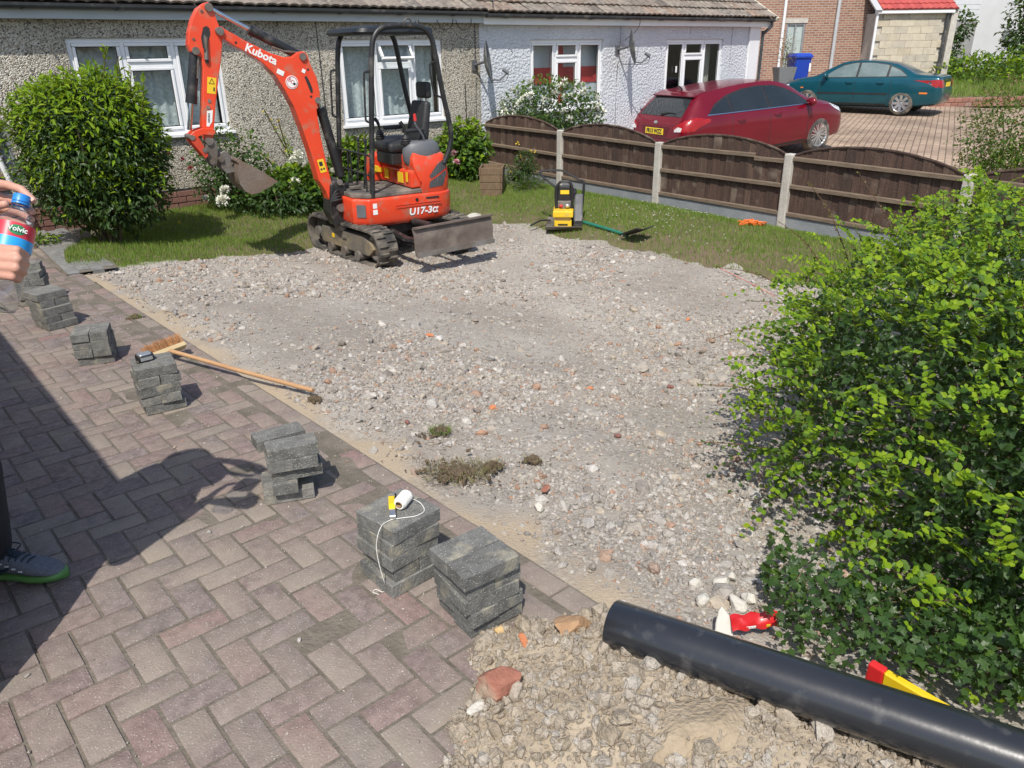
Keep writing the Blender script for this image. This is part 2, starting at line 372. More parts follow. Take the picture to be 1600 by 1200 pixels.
V, F = blades(105000, lawn_poly, lawn_z, .02, .055, .004, lawn_mask)
tag(link('lawn_grass', np_mesh('lawn_grass', V, F), m_grass), 'short mown grass of the front lawn, thin and worn beside the hardcore', 'grass', kind='stuff')
# daisies in the lawn
fl = MB()
for i in range(150):
    t = random.random(); p = Vector(lawn_poly[random.randrange(9, 17)]).to_3d().lerp(Vector((2.4, 10., 0)), random.uniform(.15, 1.)); p.x += random.gauss(0, .35); p.y += random.gauss(0, .35)
    if not inpoly([p.x], [p.y], lawn_poly)[0]: continue
    z = lawn_z(p.x, p.y) + .04; r = .009
    fl.add([(p.x + r * math.cos(a), p.y + r * math.sin(a), z + .003 * math.sin(3 * a)) for a in [k * 1.047 for k in range(6)]], [(0, 1, 2, 3, 4, 5)])
tag(fl.build('daisy_flowers', M_['print'], smooth=None), 'tiny white daisies scattered through the lawn grass', 'daisies', kind='stuff')

# --- stones of the hardcore
t_ = (1 + 5 ** .5) / 2
ICO = np.array([(-1, t_, 0), (1, t_, 0), (-1, -t_, 0), (1, -t_, 0), (0, -1, t_), (0, 1, t_), (0, -1, -t_), (0, 1, -t_), (t_, 0, -1), (t_, 0, 1), (-t_, 0, -1), (-t_, 0, 1)]) / math.sqrt(1 + t_ * t_)
ICF = np.array([(0, 11, 5), (0, 5, 1), (0, 1, 7), (0, 7, 10), (0, 10, 11), (1, 5, 9), (5, 11, 4), (11, 10, 2), (10, 7, 6), (7, 1, 8), (3, 9, 4), (3, 4, 2), (3, 2, 6), (3, 6, 8), (3, 8, 9), (4, 9, 5), (2, 4, 11), (6, 2, 10), (8, 6, 7), (9, 8, 1)])
def rotm(n):
    q = RNG.normal(size=(n, 4)); q /= np.linalg.norm(q, axis=1)[:, None]; w, x, y, z = q.T
    return np.stack([np.stack([1 - 2 * (y * y + z * z), 2 * (x * y - z * w), 2 * (x * z + y * w)], -1), np.stack([2 * (x * y + z * w), 1 - 2 * (x * x + z * z), 2 * (y * z - x * w)], -1), np.stack([2 * (x * z - y * w), 2 * (y * z + x * w), 1 - 2 * (x * x + y * y)], -1)], 1)
def stones(X, Y, Z, S, flat=.62, jit=.22):
    n = len(X); V = ICO[None] * (1 + RNG.uniform(-jit, jit, (n, 12, 1))); V = V * np.stack([RNG.uniform(.75, 1.25, n), RNG.uniform(.6, 1., n), RNG.uniform(.45, .85, n)], -1)[:, None]
    V = np.einsum('nij,nkj->nki', rotm(n), V); V[:, :, 2] *= flat + .2; V *= S[:, None, None]; V += np.stack([X, Y, Z], -1)[:, None]
    return V.reshape(-1, 3), (ICF[None] + 12 * np.arange(n)[:, None, None]).reshape(-1, 3)
def scatter(n, poly, mask=None):
    xs = [p[0] for p in poly]; ys = [p[1] for p in poly]; X = np.empty(0); Y = np.empty(0)
    while len(X) < n:
        a = RNG.uniform(min(xs), max(xs), n); b = RNG.uniform(min(ys), max(ys), n); ok = inpoly(a, b, poly)
        if mask is not None: ok &= mask(a, b)
        X = np.concatenate([X, a[ok]]); Y = np.concatenate([Y, b[ok]])
    return X[:n], Y[:n]
STONE = [(.22, .195, .17), (.33, .3, .26), (.4, .37, .33), (.28, .25, .22), (.46, .43, .39), (.37, .32, .26), (.54, .51, .47), (.31, .29, .27), (.42, .36, .28), (.38, .36, .33), (.25, .23, .21), (.35, .3, .25), (.36, .22, .15), (.36, .33, .29), (.48, .45, .41), (.34, .31, .27)]
m_stone = mat('hardcore_stone', (.4, .4, .4), ramp=STONE, rnd='island', rough=.92, var=.2, scale=40, bump=.5, bscale=120, spec=.2)
def bed_mask(x, y):
    ok = ~inpoly(x, y, lawn_poly)
    k = np.array([MN.noise((a * .9, b * .9, 1.7)) + .5 * MN.noise((a * 2.9, b * 2.9, 7.)) for a, b in zip(x, y)])
    d = EN.x * (x - E0.x) + EN.y * (y - E0.y)
    return ok & (RNG.uniform(0, 1, len(x)) < np.clip(.58 + 1.2 * k, .08, 1)) & (RNG.uniform(0, 1, len(x)) < np.clip(.1 + d / .5, 0, 1))
vis_poly = [E_(-1.0, .05), E_(7.3, .05), (-4.2, 8.6), (-2., 10.), (.3, 10.6), (2.8, 8.6), (3.0, 5.5), (1.9, 3.5), (1.5, 2.2), (1.0, 1.7)]
X1, Y1 = scatter(36000, vis_poly, bed_mask); S1 = .0055 * np.exp(RNG.normal(.35, .42, len(X1)))
X2, Y2 = scatter(8200, vis_poly, bed_mask); S2 = np.clip(.0135 * np.exp(RNG.normal(.15, .48, len(X2))), .008, .05)
near_poly = [E_(-.7, .05), E_(3.2, .05), (.6, 4.6), (1.6, 3.6), (1.3, 2.1)]
X3, Y3 = scatter(17000, near_poly, bed_mask); S3 = .0045 * np.exp(RNG.normal(.3, .4, len(X3)))
X = np.concatenate([X1, X2, X3]); Y = np.concatenate([Y1, Y2, Y3]); S = np.concatenate([S1, S2, S3])
Z = np.array([bed_z(a, b) for a, b in zip(X, Y)]) + S * np.where(S > .012, RNG.uniform(-.2, .35, len(S)), .2)
V, F = stones(X, Y, Z, S)
tag(link('hardcore_stones', np_mesh('hardcore_stones', V, F), m_stone), 'crushed grey and pale stones covering the dug out front garden', 'stones', kind='stuff')
# coloured fragments that stand out: terracotta, brick and flint lumps lying on the bed
m_terra = mat('terracotta', (.5, .17, .07), (.6, .25, .12), 20, .9, .4, 60)
m_brickred = mat('red_brick_lump', (.23, .09, .06), (.36, .15, .1), 15, .9, .5, 50, dirt=((.4, .33, .24), 8, .5, .7))
m_flint = mat('pale_lump', (.5, .47, .4), (.64, .61, .55), 18, .9, .5, 60, dirt=((.35, .3, .24), 9, .45, .7))
m_dkred = mat('dark_red_stone', (.2, .09, .07), (.28, .13, .1), 20, .9, .4, 60)
def lump(name, label, p, size, m, cat='stone', seed=0, group=None, sink=.3, sub=3, rough=.3):
    rr = random.Random(seed); bm = bmesh.new(); bmesh.ops.create_icosphere(bm, subdivisions=sub, radius=1)
    o = rr.uniform(0, 50); cuts = []
    for _ in range(11): cuts.append((Vector((rr.gauss(0, 1), rr.gauss(0, 1), rr.gauss(0, 1))).normalized(), rr.uniform(.58, .85)))
    for v in bm.verts:
        q = v.co * (1 + rough * .5 * MN.noise(v.co * 1.2 + Vector((o, o, o))))
        for nrm, lim in cuts:                                # fracture faces
            dd = q.dot(nrm)
            if dd > lim: q -= nrm * (dd - lim)
        q *= 1 + .07 * MN.noise(q * 5 + Vector((o, 0, o))) + .04 * MN.noise(q * 13 + Vector((0, o, o)))
        v.co = Vector((q.x * size[0], q.y * size[1], q.z * size[2])) * 1.25
    me = bpy.data.meshes.new(name); bm.to_mesh(me); bm.free(); me.polygons.foreach_set('use_smooth', [True] * len(me.polygons)); me.set_sharp_from_angle(angle=R(28))
    o_ = link(name, me, m, None, (p[0], p[1], p[2] + size[2] * (1 - 2 * sink) * .8), rr.uniform(0, 6)); return tag(o_, label, cat, group)

# --- driveway: bedding sheet and block pavers
drive_poly = [E_(-2.2, -.001), E_(7.75, -.001), E_(9.2, -2.6), E_(2., -4.4), E_(-3.2, -4.)]
m_joint = mat('joint_sand', (.115, .1, .075), (.2, .172, .138), 9, .95, .5, 60)
def joint_z(x, y):                                   # dust fills the joints, most of all along the working edge
    d = EN.x * (x - E0.x) + EN.y * (y - E0.y); return .49 - .027 * y - .0058 + .0042 * float(ss(-1.7, -.25, d)) + .0022 * vn(x, y, 1.7) + .0012 * vn(x, y, 6, 2.)
driveway = sheet('driveway', drive_poly, .07, joint_z, m_joint, edge=.15)
PAV = [(0.219, 0.165, 0.149), (0.216, 0.176, 0.164), (0.234, 0.173, 0.156), (0.197, 0.165, 0.156), (0.226, 0.183, 0.168), (0.249, 0.165, 0.149), (0.205, 0.169, 0.156), (0.234, 0.187, 0.172), (0.193, 0.159, 0.149), (0.216, 0.165, 0.152), (0.223, 0.18, 0.164)]
m_paver = mat('block_paver', (.2, .17, .15), ramp=PAV, rnd='object', rough=.93, var=.28, scale=26, bump=.6, bscale=150, bdist=.006, spec=.2, specks=((.42, .4, .36), 125, .25), dirt=((.3, .255, .205), 2.6, .42, .72))
m_paver_mass = mat('block_paver_far', (.2, .17, .15), ramp=PAV, rnd='island', rough=.93, var=.28, scale=26, bump=.6, bscale=150, bdist=.006, spec=.2, specks=((.42, .4, .36), 125, .25), dirt=((.3, .255, .205), 2.6, .42, .72))
pm = MB().box((0, 0, -.025), (.1925, .0912, .05)).mesh('paver', 30, .006, 2); pm.materials.append(m_paver)
def dz_(x, y): return .49 - .027 * y
drot = math.atan2(EE.y, EE.x); cand = []
def addp(t, d, ang):                                # t along the edge, d across
    x, y = E_(t, d); u, v, zc = PROJ((x, y, dz_(x, y)))
    if zc > .3 and -150 < u < 1750 and 300 < v < 1330: cand.append((zc, x, y, drot + ang))
for i in range(-14, 40): addp(i * .2 + .1, -.052, 0)
for i in range(-40, 100):
    for j in range(1, 46):
        if (i - j) % 4 == 0: addp(i * .1 + .1, -.128 - j * .1 + .05, 0)
        if (i - j) % 4 == 3: addp(i * .1 + .05, -.128 - j * .1 - .0, R(90))
cand.sort()
slope = -.027
def paver_matrix(c):
    _, x, y, a = c; n = Vector((random.gauss(0, .006), -slope + random.gauss(0, .006), 1)).normalized()
    q = Vector((0, 0, 1)).rotation_difference(n)
    return Matrix.Translation((x, y, dz_(x, y) + random.gauss(0, .0012))) @ q.to_matrix().to_4x4() @ Matrix.Rotation(a + random.gauss(0, .008), 4, 'Z')
for c in cand[:300]:
    o = link('paver', pm, None, driveway); o.matrix_local = paver_matrix(c)
base = np.array([v.co for v in pm.vertices]); bf = [tuple(p.vertices) for p in pm.polygons]; mb = MB()
for c in cand[300:]:
    M = paver_matrix(c); mb.add([M @ Vector(v) for v in base], bf)
tag(mb.build('far_pavers', m_paver_mass, driveway, 30), kind='stuff')
# joint moss and crumbs of spilt sand and stone lying on the blocks
X, Y = scatter(9000, [E_(-1.9, -.01), E_(6., -.01), E_(6., -.7), E_(2., -2.3), E_(-1.6, -2.2)], lambda x, y: RNG.uniform(0, 1, len(x)) < np.clip(1.1 + (EN.x * (x - E0.x) + EN.y * (y - E0.y)) / 1.3, .12, 1))
S = .0013 * np.exp(RNG.normal(.1, .6, len(X))); V, F = stones(X, Y, dz_(X, Y) + S * .3, S)
tag(link('drive_crumbs', np_mesh('drive_crumbs', V, F), m_stone), 'pale grit and crumbs scattered over the block paving', 'grit', kind='stuff')

# --- stacks of lifted grey blocks
m_block = mat('grey_block', (.2, .2, .19), ramp=[(.13, .13, .122), (.18, .178, .165), (.15, .15, .14), (.2, .195, .178)], rnd='object', rough=.95, var=.3, scale=22, bump=.7, bscale=110, bdist=.006, spec=.2, specks=((.4, .4, .36), 150, .3), dirt=((.34, .31, .235), 13, .57, .75))
bm_ = MB().box((0, 0, 0), (.198, .098, .05)).mesh('block', 30, .0018, 1); bm_.materials.append(m_block)
def stack(front, right, base, n, label, grp, extra=(), jig=.008, lean=(0, 0), seed=1, skip=()):
    rr = random.Random(seed); b = GP(*base); zt = b.z + n * .0505
    a = PZ(*front, zt); c = PZ(*right, zt); ang = math.atan2(c.y - a.y, c.x - a.x)
    x = Vector((math.cos(ang), math.sin(ang), 0)); y = Vector((-x.y, x.x, 0)); ctr = Vector((b.x, b.y, dz_(b.x, b.y))) + (x + y) * .1
    for k in range(n):
        off = Vector((rr.gauss(0, jig), rr.gauss(0, jig), 0)) + Vector((lean[0] * k, lean[1] * k, 0)); tw = rr.gauss(0, .03)
        for s in (-1, 1):
            if (k, s) in skip: continue
            aa = ang + tw + (R(90) if k % 2 else 0) + rr.gauss(0, .012); ax_ = Vector((math.cos(aa), math.sin(aa), 0)); ay_ = Vector((-ax_.y, ax_.x, 0))
            o = link('block', bm_, None, None, ctr + off + ay_ * s * .0498 + ax_ * rr.gauss(0, .003) + Vector((0, 0, .0253 + k * .0505)), aa); tag(o, label, 'paving block', grp)
    for dx, dy, lay, da in extra:
        o = link('block', bm_, None, None, ctr + x * dx + y * dy + Vector((0, 0, .0253 + lay * .0505)), ang + da); tag(o, label, 'paving block', grp)
    return ctr, ang, ctr.z + n * .0505
stA = stack((745, 904), (826, 865), (737, 1004), 5, 'grey concrete block in the stack beside the soil heap and black pipe', 'blocks in the stack by the soil heap', seed=3, jig=.01)
stB = stack((630, 830), (698, 796), (620, 934), 5, 'grey concrete block in the stack carrying the reel of white string', 'blocks in the stack under the string reel', seed=5)
stC = stack((412, 695), (497, 682), (422, 792), 4, 'grey concrete block in the loose gappy stack without anything on top', 'blocks in the loose gappy stack', [(0.015, -.055, 4, .1), (-.03, .06, 4, .25)], .016, seed=12, skip=((1, -1),))
stD = stack((220, 579), (280, 567), (226, 652), 5, 'grey concrete block in the stack under the tape measure', 'blocks in the stack under the tape measure', seed=8, jig=.004)
stE = stack((123, 523), (180, 517), (123, 573), 4, 'grey concrete block in the low four layer stack next to the tape measure stack', 'blocks in the low four layer stack', seed=9, jig=.007)
stF = stack((66, 478), (113, 466), (80, 518), 5, 'grey concrete block in the leaning stack on the drive edge', 'blocks in the leaning stack', seed=10, jig=.006, lean=(-.012, .004))
stG = stack((35, 427), (78, 423), (32, 480), 5, 'grey concrete block in the last stack towards the pebbledashed house', 'blocks in the last stack', [(-.02, .05, 5, 0)], seed=11, jig=.008)

# --- car park beyond the fence: block paving
def carpark_material():
    m = bpy.data.materials.new('carpark_blocks'); m.use_nodes = True; nt = m.node_tree; N = nt.nodes; K = nt.links; b = N['Principled BSDF']; b.inputs['Roughness'].default_value = .9
    tc = N.new('ShaderNodeTexCoord'); mp = N.new('ShaderNodeMapping'); mp.inputs['Rotation'].default_value = (0, 0, R(-62)); K.new(tc.outputs['Object'], mp.inputs[0])
    br = N.new('ShaderNodeTexBrick'); br.offset = .5; br.inputs['Scale'].default_value = 1; br.inputs['Brick Width'].default_value = .2; br.inputs['Row Height'].default_value = .13; br.inputs['Mortar Size'].default_value = .011
    br.inputs['Color1'].default_value = (.3, .225, .175, 1); br.inputs['Color2'].default_value = (.38, .3, .235, 1); br.inputs['Mortar'].default_value = (.15, .11, .08, 1); K.new(mp.outputs[0], br.inputs[0])
    nz = N.new('ShaderNodeTexNoise'); nz.inputs['Scale'].default_value = .8; nz.inputs['Detail'].default_value = 6; K.new(tc.outputs['Object'], nz.inputs[0])
    r = N.new('ShaderNodeValToRGB'); r.color_ramp.elements[0].color = (.75, .7, .65, 1); r.color_ramp.elements[1].color = (1.25, 1.2, 1.1, 1); r.color_ramp.elements[0].position = .35; r.color_ramp.elements[1].position = .65; K.new(nz.outputs[0], r.inputs[0])
    x = N.new('ShaderNodeMix'); x.data_type = 'RGBA'; x.blend_type = 'MULTIPLY'; x.inputs[0].default_value = 1; K.new(br.outputs[0], x.inputs[6]); K.new(r.outputs[0], x.inputs[7]); K.new(x.outputs[2], b.inputs['Base Color'])
    bp = N.new('ShaderNodeBump'); bp.inputs['Strength'].default_value = .6; bp.inputs['Distance'].default_value = .01; bp.invert = True; K.new(br.outputs['Fac'], bp.inputs['Height']); K.new(bp.outputs[0], b.inputs['Normal'])
    return m
cp_poly = [(-.3, 13.55), (.95, 12.0), (2.15, 10.5), (3.35, 9.0), (4.7, 7.4), (7, 4.6), (26, 4), (30, 22), (21, 23.6), (14.2, 24.), (11., 26), (11, 29.5), (6, 29), (5.6, 18.4)]
sheet('car_park', cp_poly, .6, lambda x, y: gzf(x, y) + .0, carpark_material())
# ================================================================== BUILDINGS
def pebble_material():
    m = bpy.data.materials.new('pebbledash'); m.use_nodes = True; nt = m.node_tree; N = nt.nodes; K = nt.links; b = N['Principled BSDF']; b.inputs['Roughness'].default_value = .9
    tc = N.new('ShaderNodeTexCoord'); vo = N.new('ShaderNodeTexVoronoi'); vo.inputs['Scale'].default_value = 72; K.new(tc.outputs['Object'], vo.inputs['Vector'])
    sep = N.new('ShaderNodeSeparateColor'); K.new(vo.outputs['Color'], sep.inputs[0])
    r = N.new('ShaderNodeValToRGB'); el = r.color_ramp.elements
    cols = [(0, (.08, .073, .065)), (.12, (.18, .165, .14)), (.24, (.36, .32, .25)), (.5, (.5, .455, .37)), (.7, (.6, .56, .47)), (.86, (.68, .65, .58)), (1, (.42, .35, .26))]
    while len(el) < len(cols): el.new(.5)
    for e, (p, c) in zip(el, cols): e.position = p; e.color = (*c, 1)
    K.new(sep.outputs[0], r.inputs[0]); nz = N.new('ShaderNodeTexNoise'); nz.inputs['Scale'].default_value = 1.3; nz.inputs['Detail'].default_value = 5; K.new(tc.outputs['Object'], nz.inputs[0])
    g = N.new('ShaderNodeMapRange'); g.inputs[1].default_value = .3; g.inputs[2].default_value = .7; g.inputs[3].default_value = .8; g.inputs[4].default_value = 1.1; K.new(nz.outputs[0], g.inputs[0])
    vm = N.new('ShaderNodeVectorMath'); vm.operation = 'SCALE'; K.new(r.outputs[0], vm.inputs[0]); K.new(g.outputs[0], vm.inputs['Scale']); K.new(vm.outputs[0], b.inputs['Base Color'])
    bp = N.new('ShaderNodeBump'); bp.inputs['Strength'].default_value = 1; bp.inputs['Distance'].default_value = .014; bp.invert = True; K.new(vo.outputs['Distance'], bp.inputs['Height']); K.new(bp.outputs[0], b.inputs['Normal']); return m
def brick_material(name, c1, c2, mortar, w=.225, h=.075, ms=.011):
    m = bpy.data.materials.new(name); m.use_nodes = True; nt = m.node_tree; N = nt.nodes; K = nt.links; b = N['Principled BSDF']; b.inputs['Roughness'].default_value = .9
    tc = N.new('ShaderNodeTexCoord'); mp = N.new('ShaderNodeMapping'); mp.inputs['Rotation'].default_value = (R(90), 0, 0); K.new(tc.outputs['Object'], mp.inputs[0])
    br = N.new('ShaderNodeTexBrick'); br.inputs['Scale'].default_value = 1; br.inputs['Brick Width'].default_value = w; br.inputs['Row Height'].default_value = h; br.inputs['Mortar Size'].default_value = ms; br.inputs['Bias'].default_value = -.1
    br.inputs['Color1'].default_value = (*c1, 1); br.inputs['Color2'].default_value = (*c2, 1); br.inputs['Mortar'].default_value = (*mortar, 1); K.new(mp.outputs[0], br.inputs[0]); K.new(br.outputs[0], b.inputs['Base Color'])
    bp = N.new('ShaderNodeBump'); bp.inputs['Strength'].default_value = .5; bp.inputs['Distance'].default_value = .008; bp.invert = True; K.new(br.outputs['Fac'], bp.inputs['Height']); K.new(bp.outputs[0], b.inputs['Normal']); return m
M_['pebble'] = pebble_material()
M_['render'] = mat('white_render', (.58, .605, .65), (.66, .69, .73), 2.5, .9, 1., 24, bdist=.05)
M_['brick'] = brick_material('red_brick', (.25, .115, .075), (.36, .19, .12), (.38, .34, .29))
M_['roof_tile'] = mat('roof_tile', (.2, .16, .13), ramp=[(.15, .125, .105), (.2, .165, .135), (.24, .2, .165), (.17, .15, .13), (.26, .18, .13)], rnd='object', rough=.95, var=.4, scale=9, bump=.6, bscale=50, dirt=((.34, .31, .24), 12, .56, .75))
M_['roof_sheet'] = mat('roof_far', (.17, .14, .115), (.23, .19, .16), 4, .95)
M_['gutter'] = mat('black_gutter', (.03, .034, .038), (.06, .065, .07), 6, .5, dirt=((.18, .17, .15), 6, .55, .75))
M_['fascia'] = mat('grey_fascia', (.42, .46, .48), (.5, .54, .56), 2, .55, aniso=(1, 1, 8))
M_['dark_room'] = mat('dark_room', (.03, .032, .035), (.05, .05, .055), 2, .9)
M_['glass'] = glass('window_glass')
M_['net'] = mat('net_curtain', (.42, .47, .47), (.78, .8, .8), 22, .9, .3, 40)
HRZ = math.atan2(HA.y, HA.x)                                  # houses' own frame: x along the wall, y away from the road side, z up
FLAGR = mat('flag_red', (.55, .03, .04), (.6, .05, .05), 3, .8); FLAGW = mat('flag_white', (.62, .66, .72), (.7, .73, .78), 3, .85)
def wall_with_openings(mb, x0, x1, z0, z1, opens, y=0., reveal=.09):
    xs = sorted({x0, x1, *[v for o in opens for v in o[:2]]}); zs = sorted({z0, z1, *[v for o in opens for v in o[2:]]})
    for a, b in zip(xs, xs[1:]):
        for c, d in zip(zs, zs[1:]):
            mx, mz = (a + b) / 2, (c + d) / 2
            if any(o[0] < mx < o[1] and o[2] < mz < o[3] for o in opens): continue
            mb.add([(a, y, c), (b, y, c), (b, y, d), (a, y, d)], [(0, 1, 2, 3)])
    for a, b, c, d in opens:
        r = y + reveal
        mb.add([(a, y, c), (b, y, c), (b, y, d), (a, y, d), (a, r, c), (b, r, c), (b, r, d), (a, r, d)], [(0, 1, 5, 4), (2, 3, 7, 6), (1, 2, 6, 5), (3, 0, 4, 7)])
def curtain(parent, x0, x1, z0, z1, y, m, folds=9, amp=.014, scallop=True, name='net_curtain'):
    n = 60; mb = MB(); vs = []; fs = []
    for i in range(n + 1):
        x = x0 + (x1 - x0) * i / n; yy = y + amp * math.sin(i / n * folds * 6.28) + amp * .5 * math.sin(i / n * folds * 15)
        zb = z0 + (.025 * abs(math.sin(i / n * folds * 3.14)) if scallop else 0)
        vs += [(x, yy, zb), (x, yy, z1)]
        if i: fs.append((2 * i - 2, 2 * i, 2 * i + 1, 2 * i - 1))
    return mb.add(vs, fs).build(name, m, parent, 80)
def window(house, x0, x1, z0, z1, m1, m2, zt, y=.035, curt='net', open_top=False):
    w = MB(); f = .055
    for a, b, c, d in [(x0, x1, z0, z0 + f), (x0, x1, z1 - f, z1), (x0, x0 + f, z0 + f, z1 - f), (x1 - f, x1, z0 + f, z1 - f), (m1 - f / 2, m1 + f / 2, z0 + f, z1 - f), (m2 - f / 2, m2 + f / 2, z0 + f, z1 - f), (m1 + f / 2, m2 - f / 2, zt - f / 2, zt + f / 2)]:
        w.bx((a, y, c), (b, y + .06, d))
    win = w.build('window', M_['white'], house, None, .005, 1)
    lights = [(x0 + f, m1 - f / 2, z0 + f, z1 - f), (m2 + f / 2, x1 - f, z0 + f, z1 - f), (m1 + f / 2, m2 - f / 2, z0 + f, zt - f / 2), (m1 + f / 2, m2 - f / 2, zt + f / 2, z1 - f)]
    for i, (a, b, c, d) in enumerate(lights):
        s = MB(); g = .04
        if i == 3 and open_top:                                   # top-hung light swung out
            M = Matrix.Translation((0, y - .005, d)) @ Matrix.Rotation(R(-32), 4, 'X') @ Matrix.Translation((0, -y, -d))
        else: M = Matrix()
        for p in [(a, b, c, c + g), (a, b, d - g, d), (a, a + g, c + g, d - g), (b - g, b, c + g, d - g)]: s.bx((p[0] + .002, y - .018, p[2] + .002), (p[1] - .002, y + .03, p[3] - .002), M)
        s.build('sash', M_['white'], win, None, .006, 1)
        MB().bx((a + g - .004, y + .004, c + g - .004), (b - g + .004, y + .01, d - g + .004), M).build('pane', M_['glass'], win, None)
        sl = MB()
        for p in [(a + g, b - g, c + g, c + g + .008), (a + g, b - g, d - g - .008, d - g), (a + g, a + g + .008, c + g, d - g), (b - g - .008, b - g, c + g, d - g)]: sl.bx((p[0], y - .002, p[2]), (p[1], y + .003, p[3]), M)
        sl.build('gasket', M_['print_black'], win, None)
    MB().bx((x0 - .03, -.055, z0 - .035), (x1 + .03, y + .03, z0 + .004)).build('window_sill', M_['white'], win, None, .006, 2)
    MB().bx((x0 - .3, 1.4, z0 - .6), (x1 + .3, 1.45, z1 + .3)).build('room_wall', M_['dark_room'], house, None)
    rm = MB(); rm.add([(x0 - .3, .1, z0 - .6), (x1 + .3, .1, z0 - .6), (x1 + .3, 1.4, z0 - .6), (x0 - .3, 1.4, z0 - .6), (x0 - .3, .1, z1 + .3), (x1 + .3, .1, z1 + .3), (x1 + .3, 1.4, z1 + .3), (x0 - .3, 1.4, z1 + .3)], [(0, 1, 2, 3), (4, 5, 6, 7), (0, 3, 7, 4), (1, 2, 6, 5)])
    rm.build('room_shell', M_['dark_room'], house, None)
    if curt == 'net':
        curtain(win, x0 + f, x1 - f, z0 + .07, z1 - .03, .22, M_['net'], 13)
    elif curt == 'flag':
        cz = (z0 + z1) / 2 + .02; yy = .2
        curtain(win, x0 - .2, x1 + .25, z0 - .1, z1 + .1, yy + .05, FLAGW, 4, .012, False, 'flag_cloth')
        xm = (x0 + x1) / 2 - .06
        curtain(win, x0 - .2, x1 + .25, cz - .17, cz + .1, yy + .035, FLAGR, 4, .012, False, 'flag_cross_bar')
        curtain(win, xm - .16, xm + .16, z0 + .02, z1, yy + .03, FLAGR, 2, .008, False, 'flag_cross_bar')
    else:
        curtain(win, x1 - .36, x1 - .04, z0, z1, .3, mat('beige_blind', (.4, .38, .32), (.46, .44, .38), 5, .9), 4, .02, False, 'curtain')
    return win
def handle_bits(win, x, z, y=.015):
    MB().bx((x - .012, y - .03, z - .06), (x + .012, y, z + .06)).build('window_handle', M_['white'], win, None, .004, 1)
PITCH = R(30)
def roof_part(house, x0, x1, ze, ov, cols, rows, m_sheet, verge_right=False):
    """eaves edge at y=-ov, z=ze; real tiles on the courses the photo shows, one sheet above them"""
    c, s = math.cos(PITCH), math.sin(PITCH); roof = MB(); L = 4.4 / c
    roof.add([(x0, -ov + .02, ze - .03), (x1, -ov + .02, ze - .03), (x1, -ov + L * c, ze - .03 + L * s), (x0, -ov + L * c, ze - .03 + L * s), (x1, -ov + 2 * L * c, ze - .03), (x0, -ov + 2 * L * c, ze - .03)], [(0, 1, 2, 3), (3, 2, 4, 5)])
    rf = roof.build('roof', m_sheet, house, None)
    tw = (x1 - x0) / cols; gauge = .3
    prof = []                                                   # interlocking concrete tile: two shallow rolls
    for i in range(9): u = i / 8; prof.append((tw * u, .018 * abs(math.sin(u * math.pi * 2)) ** .7))
    tm = MB(); vs = []
    for (a, b) in prof: vs += [(a, 0, b + .045), (a, .34, b + .012), (a, 0, b + .02)]
    fs = [(3 * i, 3 * i + 3, 3 * i + 4, 3 * i + 1) for i in range(8)] + [(3 * i + 2, 3 * i + 5, 3 * i + 3, 3 * i) for i in range(8)]
    tm.add(vs, fs); me = tm.mesh('roof_tile', 50, recalc=False); me.materials.append(M_['roof_tile'])
    for r in range(rows):
        for k in range(cols):
            o = link('roof_tile', me, None, rf); lift = random.gauss(0, .003)
            o.matrix_local = Matrix.Translation((x0 + k * tw, -ov - .03 + r * gauge * c, ze + r * gauge * s + lift)) @ Matrix.Rotation(PITCH + random.gauss(0, .012), 4, 'X') @ Matrix.Rotation(random.gauss(0, .006), 4, 'Z')
    if verge_right:
        v = MB().bx((x1 - .04, -.05, 0), (x1 + .06, L, .075), Matrix.Translation((0, -ov, ze - .02)) @ Matrix.Rotation(PITCH, 4, 'X')); v.build('verge_mortar', mat('verge_mortar', (.5, .46, .36), (.6, .56, .46), 12, .95, .6, 40), rf, None, .01, 1)
    return rf
def gutter(house, x0, x1, y, z):
    prof = [(-.055, 0), (-.05, -.03), (-.028, -.052), (0, -.058), (.028, -.052), (.05, -.03), (.055, 0), (.048, 0), (.04, -.03), (0, -.05), (-.04, -.03), (-.048, 0)]
    g = MB().prism([(a, b) for a, b in prof], x0, x1, 'x', Matrix.Translation((0, y, z))); go = g.build('gutter', M_['gutter'], house, 30)
    k = x0 + .4
    while k < x1:
        MB().bx((k, y - .062, z - .066), (k + .03, y + .06, z - .0595)).build('gutter_bracket', M_['gutter'], go, None); k += .95
